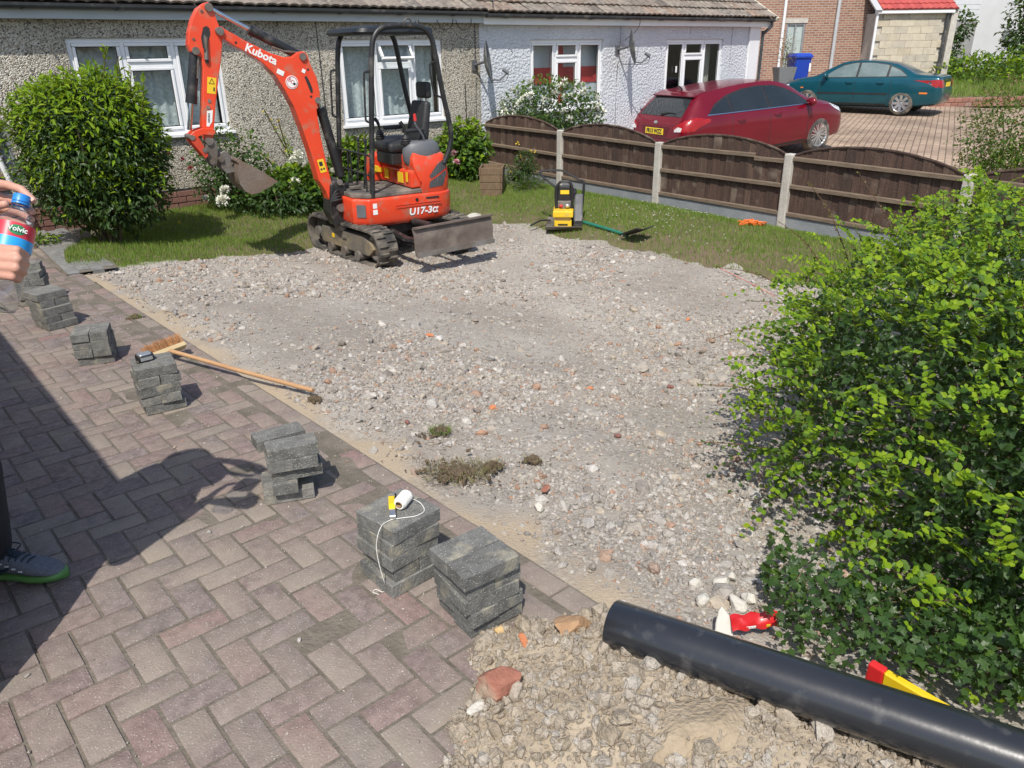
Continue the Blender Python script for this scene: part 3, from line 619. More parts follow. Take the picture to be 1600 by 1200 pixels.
def dish(label, s, z, off, grp, face=-.15):
    t = thing('satellite_dish', label, 'satellite dish', HW(s, off, z), HRZ, grp); d = MB(); n = 28; rings = 6; vs = [(0, 0, 0)]
    for i in range(1, rings + 1):
        for j in range(n): a = 2 * math.pi * j / n; r = i / rings; vs.append((r * .27 * math.cos(a), -.075 * r * r, r * .31 * math.sin(a)))
    fs = [(0, 1 + j, 1 + (j + 1) % n) for j in range(n)] + [(1 + (i - 1) * n + j, 1 + i * n + j, 1 + i * n + (j + 1) % n, 1 + (i - 1) * n + (j + 1) % n) for i in range(1, rings) for j in range(n)]
    M = Matrix.Rotation(R(46), 4, 'Z') @ Matrix.Rotation(R(-8), 4, 'X')
    dm = mat('dish_grey', (.09, .095, .1), (.15, .155, .155), 6, .5, dirt=((.3, .29, .22), 5, .5, .7)); d.add(vs, fs, M); o = d.build('reflector', dm, t, 60); so = o.modifiers.new('t', 'SOLIDIFY'); so.thickness = .006
    tip = M @ Vector((0, -.36, -.2)); arm = MB().tube([M @ Vector((0, -.05, -.27)), M @ Vector((0, -.2, -.3)), tip], .012, 6); arm.build('feed_arm', M_['grey_plastic'], t)
    MB().tube([tip + Vector((0, 0, -.02)), tip + (M.to_3x3() @ Vector((0, .09, .05)))], [.03, .026], 10).build('receiver', M_['grey_plastic'], t)
    MB().tube([(0, .02, 0), (0, .1, -.02), (0, off, -.05)], .02, 8).box((0, off - .01, -.05), (.1, .03, .16)).build('bracket', M_['grey_plastic'], t)
    MB().tube(catmull([tip, tip + Vector((-.05, .05, -.14)), Vector((.02, .1, -.3)), Vector((.02, off - .01, -.35)), Vector((.02, off - .01, -1.6))]), .005, 5).build('cable', M_['print_black'], t)
    return t
HZ0 = -.15
# --- pebbledashed bungalow
hp = thing('pebbledash_bungalow', 'pebbledashed bungalow with net curtains and brown tiled roof behind the digger', 'house', HW(0), HRZ)
wA = (-5.96, -4.2, 1.15, 2.27); wB = (-2.53, -.73, 1.09, 2.24); wa = MB(); wall_with_openings(wa, -6.74, -.0, .48, 2.62, [wA, wB]); wall_with_openings(wa, -9.5, -6.74, 1.42, 2.62, [])
wa.add([(-9.5, 0, HZ0), (-9.5, 7, HZ0), (-9.5, 7, 2.62), (-9.5, 0, 2.62)], [(0, 1, 2, 3)]); wa.build('wall', M_['pebble'], hp, None)
# brick plinth and the brick pier by the door, brick by brick where they show
m_pb = mat('plinth_brick', (.2, .1, .08), ramp=[(.15, .075, .06), (.2, .1, .08), (.24, .13, .1), (.13, .08, .07)], rnd='object', rough=.9, var=.2, scale=20, bump=.3, bscale=60)
pl = MB().bx((-9.5, .02, HZ0), (-6.74, .1, 1.42)).bx((-6.74, .02, HZ0), (0, .1, .48)).build('plinth', M_['concrete_grey'], hp, None)
bme = MB().box((0, 0, 0), (.215, .1, .065)).mesh('brick', None, .004, 1); bme.materials.append(m_pb)
for k in range(22):
    z = HZ0 + .04 + .075 * k; full = z > .46
    for i in range(60):
        x = -8.2 + .225 * i + (.1125 if k % 2 else 0)
        if x > (-6.86 if full else -3.2) or z > 1.4: continue
        if x < -7.5: continue
        if x > -6.75 and k < 3: continue
        o = link('brick', bme, None, pl, (x, .045 + random.gauss(0, .002), z))
window(hp, *wA[:2], wA[2], wA[3], -5.36, -4.78, 1.97); window(hp, *wB[:2], wB[2], wB[3], -1.9, -1.29, 1.9, open_top=True)
MB().bx((-9.6, -.13, 2.46), (.0, -.105, 2.6)).bx((-9.6, -.104, 2.462), (0, .0, 2.485)).build('fascia', M_['fascia'], hp, None, .004, 1)
gutter(hp, -9.6, .0, -.19, 2.615); roof_part(hp, -9.6, -.01, 2.615, .2, 32, 4, M_['roof_sheet'])
MB().tube(catmull([(-6.95, -.09, 2.0), (-6.93, -.09, 1.2), (-6.83, -.09, .6), (-6.78, -.09, .3)]), .028, 10).build('waste_pipe', M_['white'], hp)
MB().tube([(-5.55, -.06, .62), (-5.55, -.06, .1)], .04, 10).build('waste_pipe', M_['concrete'], hp)
MB().tube([(-2.83, -.012, 2.46), (-2.8, -.012, .3)], .006, 5).tube([(-.09, -.012, 2.46), (-.1, -.012, 1.95)], .006, 5).tube([(-.32, -.012, 1.6), (-.32, -.012, .2)], .006, 5).build('wall_cable', M_['print_black'], hp)
for q in (-.9, -.55):
    MB().tube(catmull([(q, -.13, 2.5), (q + .05, -.14, 2.4), (q + .15, -.14, 2.36), (q + .27, -.14, 2.42), (q + .3, -.13, 2.52)]), .006, 5).build('wall_cable', M_['print_black'], hp)
# --- white rendered bungalow
hw = thing('white_bungalow', 'white rendered bungalow with a red cross flag hung in one window', 'house', HW(0), HRZ)
wC = (1.08, 2.85, 1.08, 2.22); wD = (4.63, 6.48, 1.08, 2.21); wa = MB(); wall_with_openings(wa, .0, 7.72, HZ0, 2.62, [wC, wD])
wa.add([(7.72, 0, HZ0), (7.72, 7, HZ0), (7.72, 7, 2.62), (7.72, 3.4, 4.7), (7.72, 0, 2.62)], [(0, 1, 2, 3, 4)]); wa.build('wall', M_['render'], hw, None)
w1 = window(hw, *wC, 1.68, 2.24, 1.91, curt='flag'); w2 = window(hw, *wD, 5.22, 5.84, 1.89, curt='dark'); handle_bits(w2, 4.98, 1.66)
MB().bx((7.36, -.045, HZ0), (7.74, -.003, 2.46)).build('corner_band', mat('white_masonry_paint', (.74, .75, .77), (.8, .81, .82), 3, .8, .3, 30), hw, None, .006, 1)
MB().bx((.003, -.13, 2.44), (7.95, -.105, 2.58)).bx((.003, -.104, 2.442), (7.95, .0, 2.465)).build('fascia', M_['white'], hw, None, .004, 1)
gutter(hw, .003, 8.0, -.19, 2.595); roof_part(hw, .0, 8.0, 2.595, .2, 27, 6, M_['roof_sheet'], True)
MB().tube(catmull([(7.9, -.19, 2.54), (7.9, -.18, 2.44), (7.8, -.07, 2.3), (7.79, -.07, 2.15), (7.79, -.07, HZ0)], 4), .034, 10).build('downpipe', M_['gutter'], hw)
for x, z in ((3.3, 2.0), (5.35, 2.3), (6.75, 1.6)): MB().tube([(x, -.01, 2.44), (x, -.01, z)], .004, 4).build('wall_cable', M_['concrete_grey'], hw)
MB().tube(catmull([(.1, -.25, 2.64), (.45, .2, 2.9), (1.3, 1.2, 3.5)]), .008, 5).build('roof_cable', M_['print_black'], hw)
MB().tube(catmull([(3.1, -.3, 2.2), (3.6, -.2, 2.5), (4.2, .6, 3.2)]), .006, 5).build('roof_cable', M_['print_black'], hw)
dish('grey satellite dish on the pebbledashed wall beside the white render', -.12, 1.9, .26, 'satellite dishes on the bungalows'); dish('grey satellite dish on the white rendered wall between two windows', 3.22, 2.09, .3, 'satellite dishes on the bungalows')

# --- brick house, garage and white house beyond the car park
def plane_house(Y, ang, u0, v0):
    p = AT(u0, v0, Y); return Vector((p.x, p.y, 0)), R(ang)
o1, a1 = plane_house(29.5, 3, 1355, 100)                    # brick house: right hand corner
bh = thing('brick_house', 'two storey red brick house beyond the car park', 'house', o1, a1)
wa = MB(); wall_with_openings(wa, -7.5, 0, .3, 6.2, [(-3.08, -2.42, 1.0, 2.75)]); wa.add([(0, 0, .3), (0, 8, .3), (0, 8, 6.2), (0, 0, 6.2)], [(0, 1, 2, 3)]); wa.build('wall', M_['brick'], bh, None)
MB().bx((-3.08, .06, 1.0), (-2.42, .09, 2.75)).build('boarded_window', mat('frosted_pane', (.36, .42, .4), (.44, .5, .48), 4, .3), bh, None)
wf = MB()
for p in [(-3.08, -3.02, 1., 2.75), (-2.48, -2.42, 1., 2.75), (-3.02, -2.48, 2.69, 2.75), (-3.02, -2.48, 1., 1.06), (-2.78, -2.73, 1.06, 2.69)]: wf.bx((p[0], .01, p[2]), (p[1], .058, p[3]))
wf.build('window_frame', M_['concrete_grey'], bh, None, .005, 1); MB().bx((-3.15, -.02, 2.752), (-2.35, .1, 2.9)).build('lintel', M_['concrete'], bh, None)
m_pipe = mat('grey_downpipe', (.42, .43, .44), (.5, .51, .52), 3, .5)
MB().tube([(-1.35, -.07, .5), (-1.35, -.07, 6.0)], .06, 10).build('downpipe', m_pipe, bh); MB().tube([(-3.24, -.06, .5), (-3.2, -.06, 6.0)], .05, 10).build('downpipe', M_['white'], bh)
MB().tube([(-2.1, -.06, 3.72), (-.72, -.06, 3.82), (-.7, -.06, 4.6)], .035, 8).build('waste_pipe', M_['gutter'], bh)
rr_ = MB(); rr_.add([(-7.8, -.4, 6.2), (.3, -.4, 6.2), (.3, 4, 8.6), (-7.8, 4, 8.6), (.3, 8.4, 6.2), (-7.8, 8.4, 6.2)], [(0, 1, 2, 3), (3, 2, 4, 5)]); rr_.build('roof', M_['roof_sheet'], bh, None)
o2, a2 = plane_house(28.7, 2, 1357, 100)
ga = thing('block_garage', 'pale concrete block garage with a red tiled roof against the brick house', 'garage', o2, a2)
gw = MB().bx((.05, .05, .3), (2.52, 5, 3.0)); gwall = gw.build('wall', M_['concrete'], ga, None)
m_blk = mat('cream_block', (.5, .44, .33), ramp=[(.46, .4, .3), (.54, .48, .37), (.5, .45, .35), (.43, .39, .32)], rnd='object', rough=.95, var=.12, scale=6, bump=.3, bscale=40)
bme2 = MB().box((0, 0, 0), (.446, .1, .221)).mesh('wall_block', None, .006, 1); bme2.materials.append(m_blk)
for k in range(12):
    for i in range(7):
        x = .27 + .45 * i - (.225 if k % 2 else 0)
        if x > 2.4 or x < .2: continue
        link('wall_block', bme2, None, gwall, (x, .045 + random.gauss(0, .003), .45 + .225 * k))
MB().bx((-.02, -.16, 2.98), (2.62, -.04, 3.1)).build('gutter', M_['white'], ga, None, .02, 2); MB().tube([(.02, -.06, .5), (.02, -.06, 3.0)], .045, 8).build('downpipe', M_['white'], ga); MB().tube([(2.45, -.06, .5), (2.45, -.06, 3.0)], .05, 8).build('downpipe', M_['gutter'], ga)
MB().bx((2.56, -.1, .3), (2.78, .1, 3.05)).build('corner_post', M_['concrete'], ga, None, .01, 1)
m_rt = mat('red_roof_tile', (.4, .07, .06), ramp=[(.38, .065, .06), (.46, .09, .075), (.42, .075, .065)], rnd='object', rough=.6, var=.1, scale=6)
rf = MB().add([(-.05, -.12, 3.06), (2.75, -.12, 3.06), (2.75, 3, 4.85), (-.05, 3, 4.85)], [(0, 1, 2, 3)]).build('roof', M_['roof_sheet'], ga, None)
tm = MB(); vs = []
for i in range(7): u = i / 6; vs += [(.2 * u, 0, .05 + .03 * math.sin(u * math.pi)), (.2 * u, .4, .012 + .03 * math.sin(u * math.pi)), (.2 * u, 0, .01)]
tm.add(vs, [(3 * i, 3 * i + 3, 3 * i + 4, 3 * i + 1) for i in range(6)] + [(3 * i + 2, 3 * i + 5, 3 * i + 3, 3 * i) for i in range(6)]); me = tm.mesh('roof_tile', 60, recalc=False); me.materials.append(m_rt)
for r in range(6):
    for k in range(13): o = link('roof_tile', me, None, rf); o.matrix_local = Matrix.Translation((.12 + k * .2, -.17 + r * .33 * .86, 3.08 + r * .33 * .51)) @ Matrix.Rotation(R(30.8), 4, 'X')
MB().bx((-.12, -.1, 0), (.1, 3.4, .05), Matrix.Translation((0, -.1, 3.1)) @ Matrix.Rotation(R(30.8), 4, 'X')).build('lead_flashing', m_pipe, rf, None)
o3, a3 = plane_house(37, 4, 1478, 60)
wh = thing('white_house', 'white house with clad upper storey behind the garage', 'house', o3, a3)
MB().bx((0, 0, .5), (5.2, 7, 7)).build('wall', mat('white_wall', (.6, .61, .62), (.66, .67, .68), 2, .8), wh, None)
cb = mat('white_cladding', (.62, .64, .67), (.7, .72, .74), 3, .6)
for k in range(16): MB().box((.62, -.03, 3.05 + k * .2), (1.3, .03, .19)).build('cladding_board', cb, wh, None)
MB().bx((.1, -.05, .5), (1.25, .02, 2.9)).build('door', mat('grey_door', (.3, .3, .3), (.36, .36, .36), 3, .6), wh, None); MB().bx((2.6, -.06, 2.1), (3.0, 0.0, 2.55)).build('vent', M_['concrete_grey'], wh, None); MB().tube([(4.95, -.1, .6), (5.0, -.1, 6.5)], .05, 8).build('downpipe', M_['gutter'], wh)
MB().add([(-.3, -.4, 7), (5.5, -.4, 7), (5.5, 3.5, 9), (-.3, 3.5, 9), (5.5, 7.4, 7), (-.3, 7.4, 7)], [(0, 1, 2, 3), (3, 2, 4, 5)]).build('roof', M_['roof_sheet'], wh, None)
# --- brick kerb wall and verge behind the teal car
kp0, kp1 = GP(1455, 166), GP(1640, 160); kd = (kp1 - kp0); kl = kd.length * 2.6; krz = math.atan2(kd.y, kd.x)
kw = thing('brick_kerb', 'low red brick kerb wall along the grass verge behind the teal car', 'kerb', tuple(kp0), krz)
kbm = MB().box((0, 0, 0), (.215, .2, .12)).mesh('brick', None, .008, 1); kbm.materials.append(mat('kerb_brick', (.3, .14, .1), ramp=[(.26, .12, .09), (.34, .17, .12), (.3, .2, .16)], rnd='object', rough=.9, var=.2))
for r in range(2):
    for i in range(int(kl / .225)): link('brick', kbm, None, kw, (i * .225 + (.11 if r else 0), 0, .06 + r * .13 - .03))
va, vb = kp0, kp0 + kd * 2.4; kn = Vector((-kd.y, kd.x, 0)).normalized()
vq = GP(1462, 146)
verge_poly = [tuple((va + kn * .12)[:2]), tuple((vb + kn * .12)[:2]), tuple((vb + kn * 9)[:2]), (vq.x + 1.5, vq.y + 3), (vq.x, vq.y)]
def verge_z(x, y): return gzf(x, y) + .2 + .03 * vn(x, y, .8)
sheet('verge', verge_poly, .6, verge_z, m_lawn)
V, F = blades(9000, verge_poly, verge_z, .1, .32, .012); tag(link('verge_grass', np_mesh('verge_grass', V, F), m_grass), 'long rough grass on the verge behind the brick kerb', 'grass', kind='stuff')
# --- added brick wall out of view, placed so its top edge shades the blocks
sw = thing('shade_wall', 'tall brick boundary wall with coping along the other side of the drive', 'wall', (*E_(.85, -1.98), .3), drot)
MB().bx((0, 0, -.2), (6.9, .22, 1.95)).build('wall', M_['brick'], sw, None); MB().bx((-.03, -.04, 1.952), (6.93, .26, 2.03)).build('coping', M_['concrete'], sw, None, .01, 1)

# ================================================================== FENCE
m_board = mat('fence_board', (.075, .045, .032), ramp=[(.055, .034, .026), (.085, .05, .036), (.07, .042, .03), (.11, .07, .05)], rnd='object', rough=.85, var=.4, scale=5, aniso=(8, 8, .8), bump=.3, bscale=60, dirt=((.26, .21, .16), 3.2, .58, .8))
m_rail = mat('weathered_rail', (.12, .085, .06), (.215, .165, .115), 6, .9, .3, 60, aniso=(1, 6, 6))
posts_px = [(757, 272), (876, 290), (1028, 318), (1222, 352), (1508, 398)]
pb = [PZ(u, v, .16) for u, v in posts_px]
d01 = (pb[3] - pb[1]).normalized(); d01.z = 0; d01.normalize(); step = (pb[3] - pb[1]).to_2d().length / 2
pos = [Vector((pb[1].x, pb[1].y, 0)) + d01 * step * (i - 1) for i in range(6)]
fence = thing('garden_fence', 'dark brown board fence with arched panels and concrete posts along the lawn', 'fence', (pos[0].x, pos[0].y, 0), math.atan2(d01.y, d01.x))
# fence frame: x along the run, y pointing to the road side (behind), z up
def post_top(i): return .98
gzs = [gzf(p.x, p.y) for p in pos]
tp = {1: AT(879, 203, pos[1].y).z, 2: AT(1035, 222, pos[2].y).z, 3: AT(1240, 240, pos[3].y).z}
PH = [tp[1] + .0, tp[1], tp[2], tp[3], tp[3] - .02, tp[3] - .04]
for i, p in enumerate(pos):
    if i == 0: continue
    MB().box((i * step, 0, (PH[i] + gzs[i] - .3) / 2 ), (.1, .1, PH[i] - gzs[i] + .3)).build('post', M_['concrete'], fence, None, .012, 2)
for i in range(5):
    xa, xb = i * step + .055, (i + 1) * step - .055; za, zb = gzs[i], gzs[i + 1]; ta, tb = PH[i] - .02, PH[i + 1] - .02; n = 18; w = (xb - xa) / n
    if i == 0: ta = tb + .01
    pan = MB().bx((xa, -.02, 0), (xb, .02, .16), Matrix(((1, 0, 0, 0), (0, 1, 0, 0), ((zb - za) / (xb - xa), 0, 1, za - (zb - za) / (xb - xa) * xa), (0, 0, 0, 1)))).build('gravel_board', M_['concrete_grey'], fence, None)
    pn = MB().tube([(xa, -.01, za + .17), (xb, -.01, zb + .17)], .003, 4).build('panel', m_rail, fence, None)
    rise = .155
    def top(x):
        f = (x - xa) / (xb - xa); return ta + (tb - ta) * f + rise * (1 - (2 * f - 1) ** 2) ** .85
    for k in range(n):
        a, b = xa + k * w - .006, xa + (k + 1) * w + .004; f0, f1 = (a - xa) / (xb - xa), (b - xa) / (xb - xa); yo = .008 if k % 2 else .0
        a2, b2 = max(a, xa), min(b, xb)
        z0 = za + (zb - za) * f0 + .165; t0, t1 = top(a2), top(b2)
        MB().add([(a, yo, z0), (b, yo + .004, z0), (b, yo + .004, t1), (a, yo, t0), (a, yo + .012, z0), (b, yo + .012, z0), (b, yo + .012, t1), (a, yo + .012, t0)], [(0, 1, 2, 3), (7, 6, 5, 4), (0, 4, 5, 1), (1, 5, 6, 2), (2, 6, 7, 3), (3, 7, 4, 0)]).build('board', m_board, pn, None)
    MB().tube([(xa + (xb - xa) * q / 16, .005, top(xa + (xb - xa) * q / 16) + .006) for q in range(17)], .013, 6).build('capping', m_board, pn, 50)
    hs = [(.2, 0), (.52, 0), (1., 0)]
    for f, _ in hs:
        A_ = za + .17 + (ta - za - .2) * (f if f > .2 else .03); B_ = zb + .17 + (tb - zb - .2) * (f if f > .2 else .03)
        cuts = [(xa, xb)] if not (i == 2 and f == 1.) else [(xa, xa + (xb - xa) * .78), (xa + (xb - xa) * .78, xb)]
        for q, (c0, c1) in enumerate(cuts):
            g0, g1 = (c0 - xa) / (xb - xa), (c1 - xa) / (xb - xa); dzz = -.035 if q else 0
            MB().add([(c0, -.036, A_ + (B_ - A_) * g0 - .02 + dzz), (c1, -.036, A_ + (B_ - A_) * g1 - .02 + dzz), (c1, -.036, A_ + (B_ - A_) * g1 + .016 + dzz), (c0, -.036, A_ + (B_ - A_) * g0 + .016 + dzz), (c0, -.002, A_ + (B_ - A_) * g0 - .02 + dzz), (c1, -.002, A_ + (B_ - A_) * g1 - .02 + dzz), (c1, -.002, A_ + (B_ - A_) * g1 + .024 + dzz), (c0, -.002, A_ + (B_ - A_) * g0 + .024 + dzz)], [(0, 1, 2, 3), (7, 6, 5, 4), (0, 4, 5, 1), (1, 5, 6, 2), (2, 6, 7, 3), (3, 7, 4, 0)]).build('rail', m_rail, pn, None)
# ================================================================== MINI EXCAVATOR
def decal(bvh, O, U, W, poly, off=.003, step=.05, thick=0.):
    """lay a polygon (in axes U,W from O) onto the body along U x W"""
    U, W = Vector(U).normalized(), Vector(W).normalized(); D = U.cross(W).normalized(); D = -D
    xs = [p[0] for p in poly]; ys = [p[1] for p in poly]; bd = [Vector(p) for p in densify([Vector(p) for p in poly], step)]
    gx, gy = np.meshgrid(np.arange(min(xs) + step / 2, max(xs), step), np.arange(min(ys) + step / 2, max(ys), step)); ok = inpoly(gx.ravel(), gy.ravel(), poly)
    ins = [Vector((a, b)) for a, b in zip(gx.ravel()[ok], gy.ravel()[ok]) if min((Vector((a, b)) - q).length for q in bd) > step * .45]
    pts = bd + ins; nb = len(bd); v, _, f, *_ = delaunay_2d_cdt(pts, [(i, (i + 1) % nb) for i in range(nb)], [], 1, 1e-6)
    vs = []; last = None
    for p in v:
        s = Vector(O) + U * p.x + W * p.y; h = bvh.ray_cast(s, D)
        if h[0] is None: h = bvh.find_nearest(s if last is None else s + D * last); q, n = h[0], h[1]
        else: q, n = h[0], h[1]; last = (q - s).length
        if n.dot(D) > 0: n = -n
        vs.append(q + n * off)
    mb = MB(); mb.add(vs, [tuple(x) for x in f]); return mb
def clip_x(poly, a, b):
    def cl(P, f, inter):
        out = []
        for i in range(len(P)):
            p, q = P[i], P[(i + 1) % len(P)]
            if f(p): out.append(p)
            if f(p) != f(q): out.append(inter(p, q))
        return out
    def at(xv): return lambda p, q: (xv, p[1] + (q[1] - p[1]) * (xv - p[0]) / (q[0] - p[0]))
    return cl(cl(poly, lambda p: p[0] >= a, at(a)), lambda p: p[0] <= b, at(b)) if poly else []
OD = Vector((-1.37, 8.74, 0)); DH = Vector((-.84, -.54, 0)).normalized(); DL = Vector((-DH.y, DH.x, 0))
OD.z = gzf(OD.x, OD.y)
dig = thing('mini_excavator', 'orange mini excavator with black canopy, rubber tracks and dozer blade', 'excavator', OD, math.atan2(DH.y, DH.x))
def DG(u, v, y):
    p = PPL(u, v, OD + DL * y, DL) - OD; return (p.dot(DH), p.z)
def c1(x, y): return x / 3.75 + 260, y / 3.75
def c3(x, y): return x / 5 + 480, y / 5 + 220
UA = math.atan2(HB.dot(DL), HB.dot(DH)); UM = Matrix.Rotation(UA, 4, 'Z')    # undercarriage turned under the house
# --- tracks
def stadium(L, r0, r1, n=10):                        # outline in (x,z) of a track: drive sprocket at the back
    pts = []
    for i in range(n + 1): a = -math.pi / 2 + math.pi * i / n; pts.append((L / 2 - r1 + r1 * math.cos(a), r1 + r1 * math.sin(a)))
    for i in range(n + 1): a = math.pi / 2 + math.pi * i / n; pts.append((-L / 2 + r0 + r0 * math.cos(a), r0 * 1.02 + r0 * math.sin(a) + .0))
    return pts
def track(side):
    yc = side * .505; w = .23; L = 1.585; r = .195
    loop = stadium(L, r, r, 12); P = [Vector((a, 0, b)) for a, b in loop]; N_ = len(P)
    dense = []
    for i in range(N_):
        a, b = P[i], P[(i + 1) % N_]; k = max(1, int((b - a).length / .055)); dense += [a.lerp(b, j / k) for j in range(k)]
    tr = MB(); n = len(dense); c = Vector((0, 0, r))
    def nrm(i):
        t = (dense[(i + 1) % n] - dense[i - 1]).normalized(); return Vector((t.z, 0, -t.x))
    vs = []
    for i, p in enumerate(dense):
        q = nrm(i)
        for (yy, t) in ((-w / 2, 0), (w / 2, 0), (w / 2, -.022), (-w / 2, -.022)): vs.append(UM @ (p + q * t + Vector((0, yc + yy, 0))))
    fs = [(4 * i + j, 4 * i + (j + 1) % 4, 4 * ((i + 1) % n) + (j + 1) % 4, 4 * ((i + 1) % n) + j) for i in range(n) for j in range(4)]
    tr.add(vs, fs); tk = tr.build('track', M_['rubber'], dig, 50)
    per = sum((dense[(i + 1) % n] - dense[i]).length for i in range(n)); acc = 0; nxt = 0; k = 0
    for i in range(n):
        a, b = dense[i], dense[(i + 1) % n]; l = (b - a).length
        while nxt < acc + l:
            p = a.lerp(b, (nxt - acc) / l); q = nrm(i); t = Vector((-q.z, 0, q.x)); s_ = 1 if k % 2 else -1
            M = UM @ Matrix.Translation((p + Vector((0, yc + s_ * .052, 0)))) @ Matrix(((t.x, 0, q.x, 0), (0, 1, 0, 0), (t.z, 0, q.z, 0), (0, 0, 0, 1)))
            MB().box((0, 0, .009), (.034, .122, .022), M, taper=.8).build('track_lug', M_['rubber'], tk, None); nxt += .046; k += 1
        acc += l
    fr = MB(); prof = [(-.56, .17), (-.5, .29), (.4, .3), (.55, .25), (.62, .19), (.5, .1), (-.5, .1)]; m_tf = mat('track_frame', (.1, .09, .075), (.17, .15, .12), 6, .8, .3, 40, dirt=((.28, .22, .12), 5, .45, .7))
    fr.prism(prof, yc - .075, yc + .075, 'y', UM); tf = fr.build('track_frame', m_tf, dig, None, .012, 2)
    for x, rad, wd in ((-.6, .15, .05), (.6, .14, .1)):
        wh = MB().lathe([(rad * .35, -wd / 2), (rad, -wd / 2 + .008), (rad, wd / 2 - .008), (rad * .85, wd / 2), (rad * .6, wd / 2 - .02), (rad * .35, wd / 2)], 22, UM @ Matrix.Translation((x, yc, .2)) @ Matrix.Rotation(R(90), 4, 'X')); wo = wh.build('drive_sprocket' if x < 0 else 'idler_wheel', M_['steel'], dig, 30)
        if x < 0:
            for k in range(9): a = k * .698; MB().box((x + .1 * math.cos(a), yc + side * .03, .2 + .1 * math.sin(a)), (.02, .016, .02), UM).build('bolt', M_['steel'], wo, None)
            MB().cyl(UM @ Vector((x, yc - .09, .2)), UM @ Vector((x, yc + .09, .2)), .06, 14).build('hub', M_['steel'], wo)
    for x in (-.3, 0, .3):
        MB().cyl(UM @ Vector((x, yc - .1, .075)), UM @ Vector((x, yc + .1, .075)), .055, 16).build('roller', M_['steel'], tf)
    if side < 0:
        for x in (-.24,): MB().box((x, yc - .078, .21), (.05, .006, .045), UM).build('sticker', M_['yellow'], tf, None)
        MB().box((.02, yc - .08, .23), (.09, .02, .02), UM, rz=.0).build('step_bracket', M_['steel'], tf, None)
track(-1); track(1)
cf_ = MB().box((0, 0, .32), (.62, .78, .14), UM).box((0, .0, .25), (.25, .95, .1), UM); cf_.build('centre_frame', M_['black'], dig, None, .015, 2)
MB().lathe([(.3, .36), (.31, .38), (.31, .43), (.27, .45)], 28).build('slew_ring', M_['black'], dig)
# --- dozer blade and arms
bl = MB(); arc = [(1.15, .47), (1.175, .40), (1.185, .33), (1.18, .26), (1.2, .2)]; arc2 = [(a - .018, b) for a, b in arc][::-1]
bl.prism(arc + arc2, -.43, .56, 'y', UM); m_blade = mat('blade_steel', (.13, .1, .082), (.2, .165, .14), 7, .6, .25, 45, metal=.25, dirt=((.27, .22, .18), 3.5, .5, .72)); blo = bl.build('dozer_blade', m_blade, dig, 40)
MB().prism([(1.145, .47), (1.19, .47), (1.19, .485), (1.145, .485)], -.43, .56, 'y', UM).build('top_edge', m_blade, blo, None)
MB().prism([(1.205, .19), (1.225, .19), (1.21, .235), (1.19, .235)], -.428, .558, 'y', UM).build('cutting_edge', M_['steel'], blo, None)
for s in (-1, 1):
    MB().tube([UM @ Vector((.35, s * .22, .3)), UM @ Vector((.75, s * .24, .26)), UM @ Vector((1.16, s * .26, .3))], .045, 8).build('blade_arm', M_['black'], dig)
MB().tube([UM @ Vector((.3, .03, .38)), UM @ Vector((.8, .03, .38))], .04, 12).build('blade_cylinder', M_['black'], dig); MB().tube([UM @ Vector((.8, .03, .38)), UM @ Vector((1.16, .03, .36))], .02, 10).build('cylinder_rod', M_['chrome'], dig)
# --- upper structure: tub with rounded tail (plan outline in machine x forward, y left)
def tub_outline(off=0., front=.56):
    pts = [(front - .1, -.49), (front, -.36), (front + .02, 0), (front, .36), (front - .14, .49)]
    for i in range(13): a = math.pi / 2 + math.pi * i / 12; pts.append((-.2 - .44 * abs(math.cos(a)) ** .6, .49 * math.copysign(abs(math.sin(a)) ** .42, math.sin(a))))
    return [(x * (1 - off), y * (1 - off)) for x, y in pts]
def loft(mb, rings, cap=True):
    n = len(rings[0]); vs = [p for r in rings for p in r]
    fs = [(i * n + j, i * n + (j + 1) % n, (i + 1) * n + (j + 1) % n, (i + 1) * n + j) for i in range(len(rings) - 1) for j in range(n)]
    if cap: fs += [tuple(range(n - 1, -1, -1)), tuple((len(rings) - 1) * n + j for j in range(n))]
    mb.add(vs, fs); return mb
tub = MB(); loft(tub, [[(x, y, z) for x, y in tub_outline(o)] for z, o in ((.37, .12), (.40, .03), (.44, .0), (.655, .0), (.672, .02))]); tubo = tub.build('lower_body', M_['orange'], dig, 35, .008, 2)
MB().bx((-.42, .487, .545), (.12, .496, .56)).bx((-.42, .487, .575), (.12, .496, .58)).build('pressed_line', M_['orange_dark'], tubo, None)
MB().cyl((-.13, .48, .615), (-.13, .497, .615), .018, 12).build('lock', M_['print_black'], tubo); MB().bx((-.4, .484, .612), (-.24, .494, .63)).build('vent_slot', M_['print_black'], tubo, None, .006, 2)
text('model_text', 'U17-3α', .1, M_['print'], tubo, frame((-.2, .4955, .49), (-1, 0, 0), (0, 1, 0)), .001, sx=1.1, shear=.15, bold=.003)
for (x, z, w, h, m) in [(.36, .6, .045, .05, 'print'), (.36, .535, .05, .05, 'print')]: MB().bx((x - w / 2, .487, z - h / 2), (x + w / 2, .4935, z + h / 2)).build('sticker', M_[m], tubo, None)
Mf = frame((.49, .43, .55), (-.73, .68, 0), (.68, .73, 0)); MB().box((0, 0, .004), (.1, .13, .004), Mf).build('sticker', M_['grey_plastic'], tubo, None)
# floor with rubber mat
fl = MB(); fl.prism([(.46, -.46), (.54, -.3), (.54, .3), (.42, .465), (-.24, .465), (-.24, -.46)], .675, .72, 'z'); fl.build('floor_mat', mat('floor_mat', (.05, .05, .05), (.1, .095, .085), 6, .85, .3, 60, dirt=((.25, .21, .17), 4, .42, .65)), dig, None, .012, 2)
